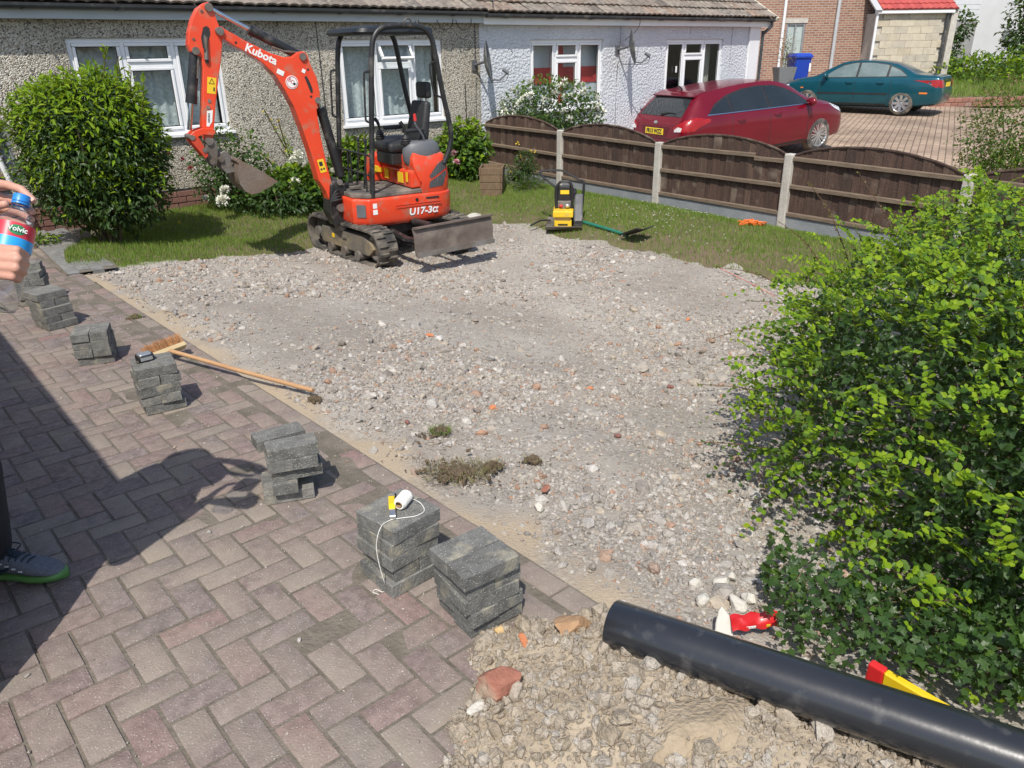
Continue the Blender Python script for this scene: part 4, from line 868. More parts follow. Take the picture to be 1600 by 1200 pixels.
# engine cover: profile in side view, rounded tail
def cover_ring(z, back, front, hw):
    pts = [(front, -hw), (front, hw)]
    for i in range(11):
        a = math.pi / 2 + math.pi * i / 10; pts.append((-.2 + (back + .2) * abs(math.cos(a)) ** .55, hw * math.copysign(abs(math.sin(a)) ** .42, math.sin(a))))
    return [(x, y, z) for x, y in pts]
cv = MB(); loft(cv, [cover_ring(.674, -.62, -.21, .48), cover_ring(.8, -.63, -.19, .485), cover_ring(.95, -.615, -.12, .48), cover_ring(1.04, -.59, -.12, .465), cover_ring(1.09, -.54, -.14, .43)]); cvo = cv.build('engine_cover', M_['orange'], dig, 40, .012, 2)
MB().prism([(-.22, .93), (-.1, .9), (-.1, .73), (-.22, .73)], -.44, .44, 'y').build('seat_base', M_['orange'], dig, None, .015, 2)
mesh_m = mat('vent_mesh', (.03, .03, .03), (.12, .12, .12), 90, .6)
_bm = bmesh.new(); _bm.from_mesh(cvo.data); cvb = BVHTree.FromBMesh(_bm); _bm.free()
for poly in ([(-.3, .845), (-.32, .815), (-.53, .915), (-.55, .985), (-.5, 1.0), (-.4, .955)], [(-.3, .785), (-.29, .72), (-.47, .73), (-.53, .87), (-.5, .88)]):
    decal(cvb, (0, 2, 0), (-1, 0, 0), (0, 0, 1), [(-x, z) for x, z in poly], .004, .03).build('side_grille', mesh_m, cvo, 60)
    lo, hi = min(p[0] for p in poly), max(p[0] for p in poly)
    for k in range(8):
        a = lo + (hi - lo) * (k + .6) / 8.4; bar = clip_x(poly, a - .004, a + .004)
        if len(bar) > 2: decal(cvb, (0, 2, 0), (-1, 0, 0), (0, 0, 1), [(-x, z) for x, z in bar], .007, .03).build('grille_bar', M_['grey_plastic'], cvo, 60)
tail = MB(); rings = []
for z, e in ((.4, -.02), (.44, .02), (.8, .025), (.9, .0)):
    rings.append([(-.2 - (.46 + e) * math.sin(a), (.49 + e * .3) * math.cos(a), z) for a in [math.pi * (.16 + .68 * i / 12) for i in range(13)]] + [(-.2 - .4 * math.sin(a), .42 * math.cos(a), z) for a in [math.pi * (.84 - .68 * i / 12) for i in range(13)]])
loft(tail, rings); tail.build('counterweight', M_['black'], dig, 40, .01, 2)
for (x, y, z, w, h, m) in [(-.092, .2, .82, .13, .11, 'yellow'), (-.092, .02, .83, .08, .08, 'orange_dark'), (-.092, .36, .84, .04, .1, 'yellow'), (-.092, -.16, .82, .1, .1, 'yellow')]: MB().bx((x, y - w / 2, z - h / 2), (x + .006, y + w / 2, z + h / 2)).build('sticker', M_[m], dig, None)
cl = MB().prism([(.05, .72), (.02, 1.0), (-.2, 1.05), (-.3, .72)], -.49, -.3, 'y'); cl.build('far_cover', M_['orange'], dig, None, .03, 3); MB().bx((-.02, -.303, .84), (.0, -.2, .9)).bx((-.25, -.296, .82), (.03, -.29, .87)).build('sticker', M_['yellow'], dig, None)
# consoles, seat, levers
for s in (1, -1):
    con = MB(); loft(con, [[(-.2 + a * .215 - .09, s * .335 + b * .125, z) for a, b in [(math.cos(t) * (1 if abs(math.cos(t)) < .8 else .95), math.sin(t)) for t in [k * math.pi / 8 for k in range(16)]]] for z in (.98, 1.06, 1.14, 1.19)][:0] or [[(-.29 + .22 * k_ * math.cos(t), s * .335 + .12 * k_ * math.sin(t), z) for t in [q * math.pi / 8 for q in range(16)]] for z, k_ in ((.95, .8), (1.0, .97), (1.1, 1.), (1.17, .9), (1.2, .7))])
    con.build('console', M_['grey_plastic'], dig, 50)
    bo = MB().lathe([(.055, 0), (.06, .02), (.045, .03), (.055, .04), (.04, .055), (.048, .065), (.032, .085), (.02, .1)], 14, Matrix.Translation((-.12, s * .33, 1.17))); bo.build('lever_boot', M_['print_black'], dig, 30)
    MB().tube(catmull([(-.12, s * .33, 1.25), (-.11, s * .33, 1.34), (-.07, s * .33, 1.4)], 3), [.012] * 3 + [.02] * 3 + [.024], 8).build('control_lever', M_['print_black'], dig)
rl = MB().tube(catmull([(-.34, .36, 1.1), (-.3, .38, 1.25), (-.22, .39, 1.36), (-.215, .39, 1.42)]), .011, 6).build('safety_lever', M_['grey_plastic'], dig); MB().tube([(-.215, .39, 1.41), (-.21, .39, 1.48)], [.018, .014], 8).build('lever_grip', mat('red_grip', (.6, .03, .03), (.65, .05, .04), 4, .5), rl)
for s in (.1, -.1):
    MB().tube([(.3, s, .72), (.26, s, 1.0), (.24, s, 1.2)], .012, 6).tube([(.24, s, 1.2), (.23, s - .05, 1.22)], .018, 6).build('travel_lever', M_['print_black'], dig); MB().box((.4, s, .75), (.12, .08, .02)).build('travel_pedal', M_['rubber'], dig, None, .004, 1)
m_seat = mat('seat_vinyl', (.018, .018, .02), (.035, .035, .037), 12, .55, .2, 60)
se = MB().box((-.2, 0, 1.13), (.44, .44, .1)); seo = se.build('seat_cushion', m_seat, dig, 60, .04, 3)
MB().box((0, 0, .2), (.1, .42, .44), Matrix.Translation((-.41, 0, 1.17)) @ Matrix.Rotation(R(-12), 4, 'Y'), taper=.82).build('seat_back', m_seat, dig, 60, .04, 3)
MB().box((-.53, 0, 1.69), (.075, .26, .17)).build('headrest', m_seat, dig, 60, .035, 3); MB().tube([(-.52, .06, 1.5), (-.53, .06, 1.65)], .012, 6).tube([(-.52, -.06, 1.5), (-.53, -.06, 1.65)], .012, 6).build('headrest_stem', M_['chrome'], dig)
for s in (1, -1): MB().box((-.26, s * .24, 1.3), (.26, .05, .04)).build('armrest', m_seat, dig, 60, .015, 2)
MB().bx((-.28, -.2, .95), (.0, .2, 1.08)).build('seat_mount', M_['print_black'], dig, None, .02, 2)
# canopy
for s in (1, -1):                                     # one bent tube each side: front post, roof rail, rear post
    MB().tube(catmull([(x, s * y, z) for x, y, z in ((.36, .45, .68), (.33, .45, 1.1), (.27, .45, 1.8), (.24, .448, 2.08), (.2, .445, 2.22), (.1, .44, 2.3), (-.1, .44, 2.318), (-.3, .44, 2.305), (-.41, .445, 2.23), (-.455, .448, 2.08), (-.52, .45, 1.7), (-.6, .45, 1.3), (-.58, .45, 1.12), (-.5, .45, .96))], 5), .027, 12).build('canopy_post', M_['black'], dig)
    MB().tube(catmull([(.262, s * .455, 1.9), (.325, s * .455, 1.9), (.345, s * .455, 1.85), (.365, s * .455, 1.5), (.355, s * .455, 1.44), (.298, s * .455, 1.42)], 4), .011, 8).build('grab_handle', M_['black'], dig)
MB().tube(catmull([(-.475, .455, 1.98), (-.41, .455, 1.97), (-.385, .455, 1.92), (-.41, .455, 1.72), (-.44, .455, 1.66), (-.535, .455, 1.62)], 4), .011, 8).build('grab_handle', M_['black'], dig)
def rr(w0, w1, h0, h1, r, z, k=5):
    out = []
    for cx_, cy_, a0 in ((w1 - r, h1 - r, 0), (w0 + r, h1 - r, 90), (w0 + r, h0 + r, 180), (w1 - r, h0 + r, 270)):
        for i in range(k + 1): a = R(a0 + 90 * i / k); out.append((cx_ + r * math.cos(a), cy_ + r * math.sin(a), z))
    return out
rf = MB(); loft(rf, [rr(-.47, .36, -.44, .44, .1, 2.235), rr(-.49, .39, -.455, .455, .12, 2.26), rr(-.48, .36, -.45, .45, .12, 2.295), rr(-.42, .22, -.4, .4, .1, 2.32)]); rfo = rf.build('canopy_roof', mat('canopy_roof', (.008, .011, .013), (.016, .02, .022), 5, .5), dig, 35)
MB().tube(catmull([(-.1, .5, 2.31), (-.1, .52, 2.36), (-.14, .52, 2.38), (-.18, .5, 2.35), (-.17, .49, 2.31)], 3), .008, 6).build('lifting_eye', M_['steel'], rfo); MB().lathe([(.025, 0), (.025, .04), (.012, .06)], 10, Matrix.Translation((-.3, .4, 2.31))).build('beacon_stub', M_['print_black'], rfo)
fg = MB()
for z in (1.1, .9): fg.tube([(.345, -.45, z), (.345, .45, z)], .012, 8)
for y in (-.18, -.1, .3): fg.tube([(.345, y, 1.1), (.355, y, .7)], .01, 8)
fg.build('front_guard', M_['black'], dig)
# --- swing post and boom (outlines measured in the boom plane)
sp = MB().prism([(.5, .38), (.5, .74), (.6, .86), (.68, .8), (.72, .5), (.66, .36)], -.11, .11, 'y'); spo = sp.build('swing_post', M_['black'], dig, None, .02, 2)
MB().cyl((.56, 0, .3), (.56, 0, .78), .075, 16).build('swing_pin', M_['steel'], spo); MB().cyl((.6, -.15, .56), (.6, .15, .56), .045, 16).build('boom_pin', M_['steel'], spo); MB().cyl((.58, -.13, .82), (.58, .13, .82), .03, 14).build('boom_pin', M_['steel'], spo)
def hose(pts, r=.012, nm='hose'): return MB().tube(catmull(pts, 5), r, 7).build(nm, M_['print_black'], dig)
for k in range(4): hose([(.5, -.04 + .03 * k, .62), (.62, .13 + .012 * k, .74 - .03 * k), (.7, .12, .62), (.66, .09, .46 + .02 * k), (.5, .06, .5)])
bo_top = [(345, 172), (400, 202), (440, 226), (520, 266), (610, 311), (690, 335), (735, 332), (770, 306), (800, 300), (825, 315), (842, 370), (880, 450), (898, 530), (905, 588), (890, 612), (882, 650), (905, 800), (940, 960), (975, 1090)]
bo_low = [(330, 222), (400, 270), (480, 312), (560, 366), (640, 442), (700, 538), (750, 630), (800, 760), (850, 902), (895, 1060)]
HWB = .085
prof = [DG(*c1(*p), HWB) for p in bo_top] + [DG(*c3(*p), HWB) for p in [(215, 375), (243, 470), (250, 512), (238, 536), (212, 540), (192, 512), (150, 400)]] + [DG(*c1(*p), HWB) for p in bo_low[::-1]] + [DG(*c1(*p), HWB) for p in [(300, 205), (292, 178), (305, 156), (325, 155)]]
boom = MB().prism(prof, -HWB, HWB, 'y'); bmo = boom.build('boom', M_['orange'], dig, None, .01, 2)
Ysf = HWB + .0012
def on_boom(x, y, yy=Ysf): a, b = DG(*c1(x, y), yy); return (a, yy, b)
def boom_text(nm, body, size, pa, pb, m, dy=0., **k):
    a, b = Vector(on_boom(*pa)), Vector(on_boom(*pb)); a.y += dy; b.y += dy; return text(nm, body, size, m, bmo, frame((a + b) / 2, b - a, (0, 1, 0)), .0008, **k)
boom_text('maker_text', 'Kubota', .1, (485, 286), (625, 352), M_['print'], bold=.003, sx=1.05)
ctr = Vector(on_boom(735, 482, Ysf)); MB().lathe([(.062, 0), (.062, .003)], 28, Matrix.Translation(ctr) @ Matrix.Rotation(R(-90), 4, 'X')).build('round_badge', M_['print'], bmo)
rg = MB(); m_rd = mat('badge_red', (.5, .03, .03), (.55, .05, .05), 4, .5)
rg.tube([ctr + Vector((.052 * math.cos(a), .0035, .052 * math.sin(a))) for a in [k * .2244 for k in range(28)]], .003, 4, closed=True); rg.build('badge_ring', m_rd, bmo); boom_text('badge_text', 'BC', .05, (712, 462), (748, 488), m_rd, .004); boom_text('badge_text', '●7', .034, (738, 490), (770, 498), M_['print_black'], .004)
for pa, w, h, m in [((668, 424), .07, .045, 'print'), ((804, 416), .035, .035, 'print')]:
    a = Vector(on_boom(*pa)); MB().box((0, 0, .001), (w, h, .002), frame(a, Vector(on_boom(640, 400)) - Vector(on_boom(600, 380)) if False else (-.83, 0, -.42), (0, 1, 0))).build('sticker', M_[m], bmo, None)
def sticker_on(parent, quad, m, yy, nm='sticker', th=.002):
    q = [DG(*c1(*p), yy) for p in quad]; return MB().prism(q, yy, yy + th, 'y').build(nm, m, parent, None)
sticker_on(bmo, [(882, 938), (918, 930), (940, 1005), (905, 1014)], M_['yellow'], HWB); sticker_on(bmo, [(892, 950), (912, 946), (918, 970), (899, 975)], M_['print_black'], HWB + .0015)
sticker_on(bmo, [(902, 988), (912, 985), (915, 996), (905, 999)], M_['print_black'], HWB + .0015); sticker_on(bmo, [(917, 984), (927, 981), (930, 992), (920, 995)], M_['print_black'], HWB + .0015)
sticker_on(bmo, [(808, 450), (822, 446), (840, 480), (856, 520), (858, 543), (846, 545), (828, 500)], M_['print_black'], HWB, 'hose_slot')
for p in ((407, 250), (830, 408), (848, 566)): c = on_boom(*p); MB().cyl((c[0], HWB - .01, c[2]), (c[0], HWB + .002, c[2]), .012, 10).build('hole', M_['print_black'], bmo)
def pin(parent, x, y, r, half, m='steel', nm='pin'):
    a, b = DG(*c1(x, y), half); return MB().cyl((a, -half, b), (a, half, b), r, 16).build(nm, M_[m], parent)
pin(bmo, 315, 182, .036, .11); pin(bmo, 802, 332, .034, .105); pin(bmo, 890, 588, .03, .105); q = DG(*c3(228, 516), .1); MB().cyl((q[0], -.1, q[1]), (q[0], .1, q[1]), .045, 18).build('pin', M_['orange_dark'], bmo)
# arm
ar_px = [(225, 16), (245, 11), (268, 28), (280, 70), (300, 128), (325, 190), (330, 232), (324, 330), (310, 440), (291, 600), (280, 755), (276, 800), (268, 845), (250, 855), (232, 840), (222, 790), (210, 745), (212, 560), (213, 400), (204, 335), (172, 322), (140, 302), (127, 262), (130, 190), (150, 110), (180, 48)]
HWA = .06; arm = MB().prism([DG(*c1(*p), HWA) for p in ar_px], -HWA, HWA, 'y'); armo = arm.build('dipper_arm', M_['orange'], dig, None, .01, 2)
sticker_on(armo, [(215, 160), (235, 152), (252, 165), (258, 200), (240, 260), (232, 290), (213, 280), (203, 220)], M_['print_black'], HWA, 'hose_slot')
sticker_on(armo, [(240, 450), (292, 458), (288, 552), (238, 545)], M_['yellow'], HWA); sticker_on(armo, [(248, 490), (266, 458), (284, 494)], M_['print_black'], HWA + .0018, 'warning_triangle'); sticker_on(armo, [(254, 488), (266, 467), (278, 490)], M_['yellow'], HWA + .0034, 'warning_triangle'); sticker_on(armo, [(275, 512), (283, 512), (283, 535), (275, 535)], M_['print_black'], HWA + .0018)
sticker_on(armo, [(238, 650), (272, 645), (268, 712), (250, 742), (235, 740)], M_['print'], HWA)
for k in range(7): sticker_on(armo, [(243, 665 + k * 8), (255, 664 + k * 8), (255, 668 + k * 8), (243, 669 + k * 8)], M_['print_black'], HWA + .0018, 'print_mark')
for x, y, r, hh in ((250, 42, .036, .085), (174, 298, .034, .085), (253, 830, .034, .1), (252, 592, .016, .066), (246, 630, .016, .066), (207, 66, .012, .066), (160, 230, .012, .066)): pin(armo, x, y, r, hh)
def pt(x, y, yy=0.): a, b = DG(*c1(x, y), HWA); return Vector((a, yy, b))
MB().tube([pt(230, 180, .03), pt(222, 230, .065), pt(228, 300, .075), pt(238, 370, .068)], .016, 8).build('hose', M_['print_black'], armo); MB().tube([pt(230, 215, .066), pt(232, 350, .075)], .02, 8).build('hose_union', M_['steel'], armo)
# hydraulic rams
def ram(pa, pb, split, rb, rrod, y=0., nm='ram'):
    a, b = pa, pb; c = a.lerp(b, split); o = MB().cyl(a, c, rrod, 12).build('ram_rod', M_['chrome'], dig); MB().cyl(c, b, rb, 16).build('ram_barrel', M_['black'], dig)
    d = (b - a).normalized(); MB().cyl(c - d * .02, c + d * .05, rb * 1.12, 16).build('ram_gland', M_['black'], dig)
ram(pt(252, 42), pt(802, 332), .44, .045, .022)
ram(pt(143, 765), pt(174, 298), .37, .047, .022)
la, lb = DG(*c1(890, 588), 0), DG(*c1(1010, 1030), 0); ram(Vector((la[0], .0, la[1])), Vector((lb[0] - .02, .0, lb[1])), .12, .05, .025)
MB().tube([pt(800, 270, .03) + Vector((0, 0, -.06)), pt(690, 300, .05), pt(620, 275, .05)], .01, 6).build('ram_pipe', M_['steel'], dig)
MB().tube([pt(185, 460, .055), pt(188, 330, .055)], .01, 6).build('ram_pipe', M_['steel'], dig)
# bucket linkage and bucket
for s in (-1, 1):
    y0 = s * .075
    MB().prism([DG(*c1(*p), 0) for p in [(125, 790), (150, 765), (200, 748), (262, 750), (278, 772), (262, 790), (205, 785), (168, 800), (160, 825), (135, 818)]], y0 - .012, y0 + .012, 'y').build('link', M_['orange'], dig, None, .004, 1)
    y0 = s * .1
    MB().prism([DG(*c1(*p), 0) for p in [(125, 800), (150, 785), (175, 800), (215, 870), (232, 905), (215, 925), (195, 900), (135, 830)]], y0 - .012, y0 + .012, 'y').build('link', M_['orange_dark'], dig, None, .004, 1)
hit = MB().prism([DG(*c1(*p), 0) for p in [(228, 820), (262, 805), (290, 850), (292, 925), (285, 965), (262, 975), (235, 935), (218, 880)]], -.08, .08, 'y'); hit.build('quick_hitch', M_['steel'], dig, None, .01, 2)
for x, y in ((150, 806), (225, 880), (270, 950), (320, 935)): a, b = DG(*c1(x, y), .1); MB().cyl((a, -.12, b), (a, .12, b), .024, 12).build('pin', M_['steel'], dig)
for s in (-1, 1): MB().prism([DG(*c1(*p), 0) for p in [(300, 890), (330, 875), (360, 905), (365, 960), (400, 1000), (340, 1010), (310, 980)]], s * .09 - .012, s * .09 + .012, 'y').build('bucket_ear', M_['steel'], dig, None, .004, 1)
BW = .215; m_bk = mat('bucket_steel', (.15, .125, .105), (.25, .215, .185), 5, .6, .3, 40, metal=.3, dirt=((.2, .13, .085), 3, .45, .7))
side = [DG(*c1(*p), BW) for p in [(430, 937), (540, 992), (652, 1062), (610, 1092), (545, 1128), (502, 1140), (462, 1122), (432, 1080), (418, 1030), (420, 980)]]
bk = MB()
for s in (-1, 1): bk.prism(side, s * BW - .008, s * BW + .008, 'y')
curve = side[2:] + side[:1]; inner = [(x + .012 * (1 if i < 0 else 0), z) for i, (x, z) in enumerate(curve)]
n = len(curve); cxm = sum(p[0] for p in side) / len(side); czm = sum(p[1] for p in side) / len(side)
vs = [(x, -BW, z) for x, z in curve] + [(x, BW, z) for x, z in curve] + [(x + (cxm - x) * .07, -BW, z + (czm - z) * .07) for x, z in curve] + [(x + (cxm - x) * .07, BW, z + (czm - z) * .07) for x, z in curve]
bk.add(vs, [(i, i + 1, n + i + 1, n + i) for i in range(n - 1)] + [(2 * n + i, 3 * n + i, 3 * n + i + 1, 2 * n + i + 1) for i in range(n - 1)] + [(0, n, 3 * n, 2 * n), (n - 1, 3 * n - 1, 4 * n - 1, 2 * n - 1)])
bko = bk.build('bucket', m_bk, dig, 40); a, b = side[0]; MB().cyl((a + .01, -BW, b - .01), (a + .01, BW, b - .01), .022, 10).build('bucket_tube', m_bk, bko)
# ================================================================== CARS
M_['car_glass'] = mat('car_glass', (.012, .016, .018), (.02, .025, .027), 2, .04, spec=.6, coat=.5)
M_['tail_red'] = mat('tail_lamp_red', (.3, .004, .006), (.36, .008, .01), 4, .3, coat=.3)
M_['lamp_clear'] = mat('lamp_clear', (.6, .6, .6), (.75, .75, .75), 25, .12, coat=1.)
M_['alloy'] = mat('alloy', (.55, .55, .56), (.65, .65, .66), 8, .3, metal=.85)
M_['plate_yellow'] = mat('plate_yellow', (.8, .58, .02), (.82, .6, .03), 5, .4)
M_['trim'] = mat('black_trim', (.015, .015, .016), (.025, .025, .025), 8, .5)
M_['amber'] = mat('amber_lens', (.8, .2, .02), (.85, .25, .03), 4, .2, coat=.6)
def spline_stations(st, k=4):
    pts = np.array(st); out = []
    for i in range(len(pts) - 1):
        p0, p1, p2, p3 = pts[max(i - 1, 0)], pts[i], pts[i + 1], pts[min(i + 2, len(pts) - 1)]
        for j in range(k):
            t = j / k; m1 = (p2 - p0) / 2 * .8; m2 = (p3 - p1) / 2 * .8
            out.append((2 * t ** 3 - 3 * t * t + 1) * p1 + (t ** 3 - 2 * t * t + t) * m1 + (-2 * t ** 3 + 3 * t * t) * p2 + (t ** 3 - t * t) * m2)
    out.append(pts[-1]); return out
def car_shell(st):
    rings = []
    for x, zt, zb, w, wr, zs in spline_stations(st):
        hgt = max(zt - zb - .02, .01); half = [(w * .78, zs), (w * .95, zs + .045), (w * .985, zs + .12), (w, zs + (zb - zs) * .5), (w * .995, zs + (zb - zs) * .74), (w * .975, zb - .035), (w * .945, zb + .01), (wr + (w * .93 - wr) * .5, zb + .02 + hgt * .46), (wr + .015, zb + .02 + hgt * .84), (wr * .93, zb + .02 + hgt * .95), (wr * .55, zt - .006), (0, zt)]
        rings.append([(x, -a, b) for a, b in half] + [(x, a, b) for a, b in half[-2::-1]])
    mb = MB(); loft(mb, rings); return mb
def make_car(name, label, loc, rz, st, paint, ax_f, ax_r, rw, side, pillars, extras, spokes, track, glassm=None):
    t = thing(name, label, 'car', loc, rz); W = max(s[3] for s in st); gm = glassm or M_['car_glass']
    sh = car_shell(st); o = sh.build('body', paint, t, 34); cut = MB()
    for x in (ax_f, ax_r):
        for s in (-1, 1): cut.cyl((x, s * (W - .24), rw + .015), (x, s * (W + .2), rw + .015), rw + .055, 36)
    co = link('cutter', cut.mesh('cutter'), M_['trim']); bo = o.modifiers.new('b', 'BOOLEAN'); bo.object = co; bo.operation = 'DIFFERENCE'; bo.solver = 'EXACT'
    me = evaluated(o); o.modifiers.clear(); bpy.data.objects.remove(co); o.data = me; me.polygons.foreach_set('use_smooth', [True] * len(me.polygons)); me.set_sharp_from_angle(angle=R(30))
    if len(me.materials) < 1: me.materials.append(paint)
    bm = bmesh.new(); bm.from_mesh(me); bvh = BVHTree.FromBMesh(bm); bm.free()
    for s in (-1, 1):                                       # side glass, split at the pillars
        O = (0, s * 2, 0); U = (s * -1, 0, 0); flip = -s
        def P(poly): return [(p[0] * flip, p[1]) for p in poly]
        edges = [-9] + pillars + [9]
        decal(bvh, O, U, (0, 0, 1), P([(a + (.03 if a > 0 else -.03), b + (.02 if b > 1.1 else -.018)) for a, b in side]), .003).build('window_trim', M_['trim'], o, 60)
        for a, b in zip(edges, edges[1:]):
            pol = clip_x(side, a + .03, b - .03)
            if len(pol) > 2: decal(bvh, O, U, (0, 0, 1), P(pol), .007).build('side_window', gm, t, 60)
        for nm, pol, m, off in extras.get('side', []): decal(bvh, O, U, (0, 0, 1), P(pol), off, .04).build(nm, m, t, 60)
    for nm, pol, m, off in extras.get('rear', []): decal(bvh, (-4, 0, 0), (0, -1, 0), (0, 0, 1), pol, off, .05).build(nm, m, t, 60)
    for nm, pol, m, off in extras.get('front', []): decal(bvh, (4, 0, 0), (0, 1, 0), (0, 0, 1), pol, off, .05).build(nm, m, t, 60)
    for nm, pol, m, off in extras.get('rear_up', []): decal(bvh, (-3, 0, 3), (0, -1, 0), (.7, 0, .7), pol, off, .06).build(nm, m, t, 60)
    for nm, pol, m, off in extras.get('front_up', []): decal(bvh, (3, 0, 3), (0, 1, 0), (-.7, 0, .7), pol, off, .06).build(nm, m, t, 60)
    for x in (ax_f, ax_r):
        for s in (-1, 1):
            Mw = Matrix.Translation((x, s * track, rw)) @ Matrix.Rotation(R(-90 * s), 4, 'X'); hw = .1
            ty = MB().lathe([(rw * .66, -hw), (rw * .9, -hw), (rw * .98, -hw * .8), (rw, -hw * .4), (rw, hw * .4), (rw * .98, hw * .8), (rw * .9, hw), (rw * .68, hw), (rw * .66, hw * .8)], 36, Mw); wo = ty.build('wheel', M_['rubber'], t, 40)
            MB().lathe([(rw * .69, hw * 1.02), (rw * .67, hw * .99), (rw * .62, hw * .7), (rw * .6, -hw * .5), (rw * .05, -hw * .4)], 32, Mw, caps=False).build('rim', M_['alloy'], wo, 50); MB().lathe([(.0, hw * .25), (rw * .5, hw * .25), (rw * .52, hw * .2)], 24, Mw).build('brake_disc', M_['trim'], wo)
            spk = MB(); nsp, wd, yv = spokes
            for k in range(nsp):
                a = 2 * math.pi * k / nsp; da = .13 if yv else 0
                for e in ((-1, 1) if yv else (0,)):
                    r0 = Vector((math.cos(a) * rw * .1, math.sin(a) * rw * .1, hw * .75)); r1 = Vector((math.cos(a + e * da) * rw * .66, math.sin(a + e * da) * rw * .66, hw * .9))
                    d = (r1 - r0).normalized(); n_ = Vector((-d.y, d.x, 0)).normalized(); z_ = Vector((0, 0, 1))
                    vs = []
                    for p, ww in ((r0, wd), (r1, wd * 1.15)):
                        for aa, bb in ((-1, -1), (1, -1), (1, 1), (-1, 1)): vs.append(p + n_ * aa * ww / 2 + z_ * bb * .012)
                    spk.add(vs, [(0, 1, 2, 3), (7, 6, 5, 4), (0, 4, 5, 1), (1, 5, 6, 2), (2, 6, 7, 3), (3, 7, 4, 0)], Mw)
            spk.lathe([(rw * .17, hw * .6), (rw * .17, hw * .86), (rw * .1, hw * .92)], 16, Mw); spk.build('spokes', M_['alloy'], wo, None)
    return t, bvh, o
def mirror(pol): return [(-a, b) for a, b in pol][::-1]
m_red = mat('red_metallic', (.15, .003, .013), (.18, .005, .016), 2, .26, metal=.2, spec=.4, coat=.45)
m_teal = mat('teal_metallic', (.004, .075, .105), (.006, .09, .12), 2, .25, metal=.35, coat=.5)
# --- red hatchback
cpos = Vector((4.7, 16.33, .0))
st_red = [(-2.18, .62, .58, .66, .5, .42), (-2.13, .9, .82, .77, .62, .3), (-2.06, .99, .92, .83, .66, .25), (-1.95, 1.1, .98, .865, .67, .22), (-1.8, 1.24, 1.01, .885, .65, .21), (-1.62, 1.39, 1.03, .9, .62, .2), (-1.4, 1.43, 1.03, .905, .61, .19), (-.8, 1.472, 1.01, .91, .6, .19), (-.2, 1.484, .985, .91, .59, .19), (.3, 1.45, .96, .91, .58, .19), (.7, 1.33, .945, .905, .59, .19), (1.05, 1.12, .93, .9, .65, .19), (1.25, 1.01, .91, .89, .7, .2), (1.6, .94, .86, .875, .68, .2), (1.95, .83, .76, .82, .6, .22), (2.1, .7, .64, .74, .5, .26), (2.18, .55, .5, .62, .4, .32)]
side_red = [(-1.6, 1.05), (1.03, .965), (.78, 1.12), (.5, 1.26), (.2, 1.345), (-.2, 1.38), (-.6, 1.365), (-1.0, 1.3), (-1.35, 1.18)]
tail = [(.52, .86), (.56, .78), (.86, .80), (.9, .98), (.82, 1.02), (.66, .94)]
ex = {'rear': [('rear_window', [(-.6, 1.03), (.6, 1.03), (.56, 1.2), (.5, 1.345), (-.5, 1.345), (-.56, 1.2)], M_['car_glass'], .006), ('tail_light', tail, M_['tail_red'], .008), ('tail_light', mirror(tail), M_['tail_red'], .008), ('reverse_light', [(.56, .83), (.56, .79), (.72, .8), (.74, .86), (.64, .88)], M_['lamp_clear'], .012), ('reverse_light', mirror([(.56, .83), (.56, .79), (.72, .8), (.74, .86), (.64, .88)]), M_['lamp_clear'], .012), ('bumper_seam', [(-.84, .655), (.84, .655), (.84, .667), (-.84, .667)], M_['trim'], .004), ('bumper_insert', [(-.5, .33), (.5, .33), (.56, .45), (-.56, .45)], M_['trim'], .006), ('plate_recess', [(-.34, .69), (.34, .69), (.4, .86), (-.4, .86)], mat('red_recess', (.09, .003, .01), (.1, .004, .012), 2, .4), .004)],
      'side': [('tail_light', [(-2.1, .8), (-1.86, .84), (-1.72, .93), (-1.8, .99), (-2.05, .98)], M_['tail_red'], .008), ('sill_trim', [(-.98, .25), (.95, .25), (.95, .3), (-.98, .3)], M_['trim'], .004), ('headlight', [(1.75, .78), (2.05, .66), (2.06, .72), (1.7, .88), (1.6, .87)], M_['lamp_clear'], .006), ('chrome_strip', [(-1.63, 1.03), (1.05, .945), (1.05, .958), (-1.62, 1.045)], M_['chrome'], .009)],
      'front_up': [('windscreen', [(-.62, -1.62), (.62, -1.62), (.52, -1.2), (-.52, -1.2)], M_['car_glass'], .006)]}
rc, rb, rbody = make_car('red_hatchback', 'dark red hatchback with yellow rear plate parked behind the fence', cpos, R(29), st_red, m_red, 1.30, -1.35, .325, side_red, [-1.02, -.08], ex, (10, .022, True), .8)
def rear_pt(bvh, y, z):
    h = bvh.ray_cast(Vector((-4, y, z)), Vector((1, 0, 0))); return h[0]
p = rear_pt(rb, 0, .775); Mp = frame(p + Vector((-.012, 0, 0)), (0, -1, 0), (-1, 0, .08)); pl_ = MB().box((0, 0, 0), (.52, .112, .012), Mp).build('number_plate', M_['plate_yellow'], rc, None, .004, 1)
text('plate_text', 'FR13 WZZ', .104, M_['print_black'], pl_, frame(p + Vector((-.02, 0, .0)), (0, -1, 0), (-1, 0, .08)), .001, sx=.9, bold=.004)
p = rear_pt(rb, 0, .93); MB().lathe([(.06, 0), (.06, .008), (.05, .014)], 24, frame(p + Vector((-.004, 0, 0)), (0, -1, 0), (-1, 0, .4)) @ Matrix.Diagonal((1, .5, 1, 1))).build('emblem', M_['chrome'], rc)
MB().tube([rear_pt(rb, -.02, 1.06) + Vector((-.02, 0, 0)), rear_pt(rb, -.2, 1.09) + Vector((-.02, 0, 0)), rear_pt(rb, -.38, 1.09) + Vector((-.02, 0, .0))], [.03, .014, .008], 6).build('rear_wiper', M_['trim'], rc)
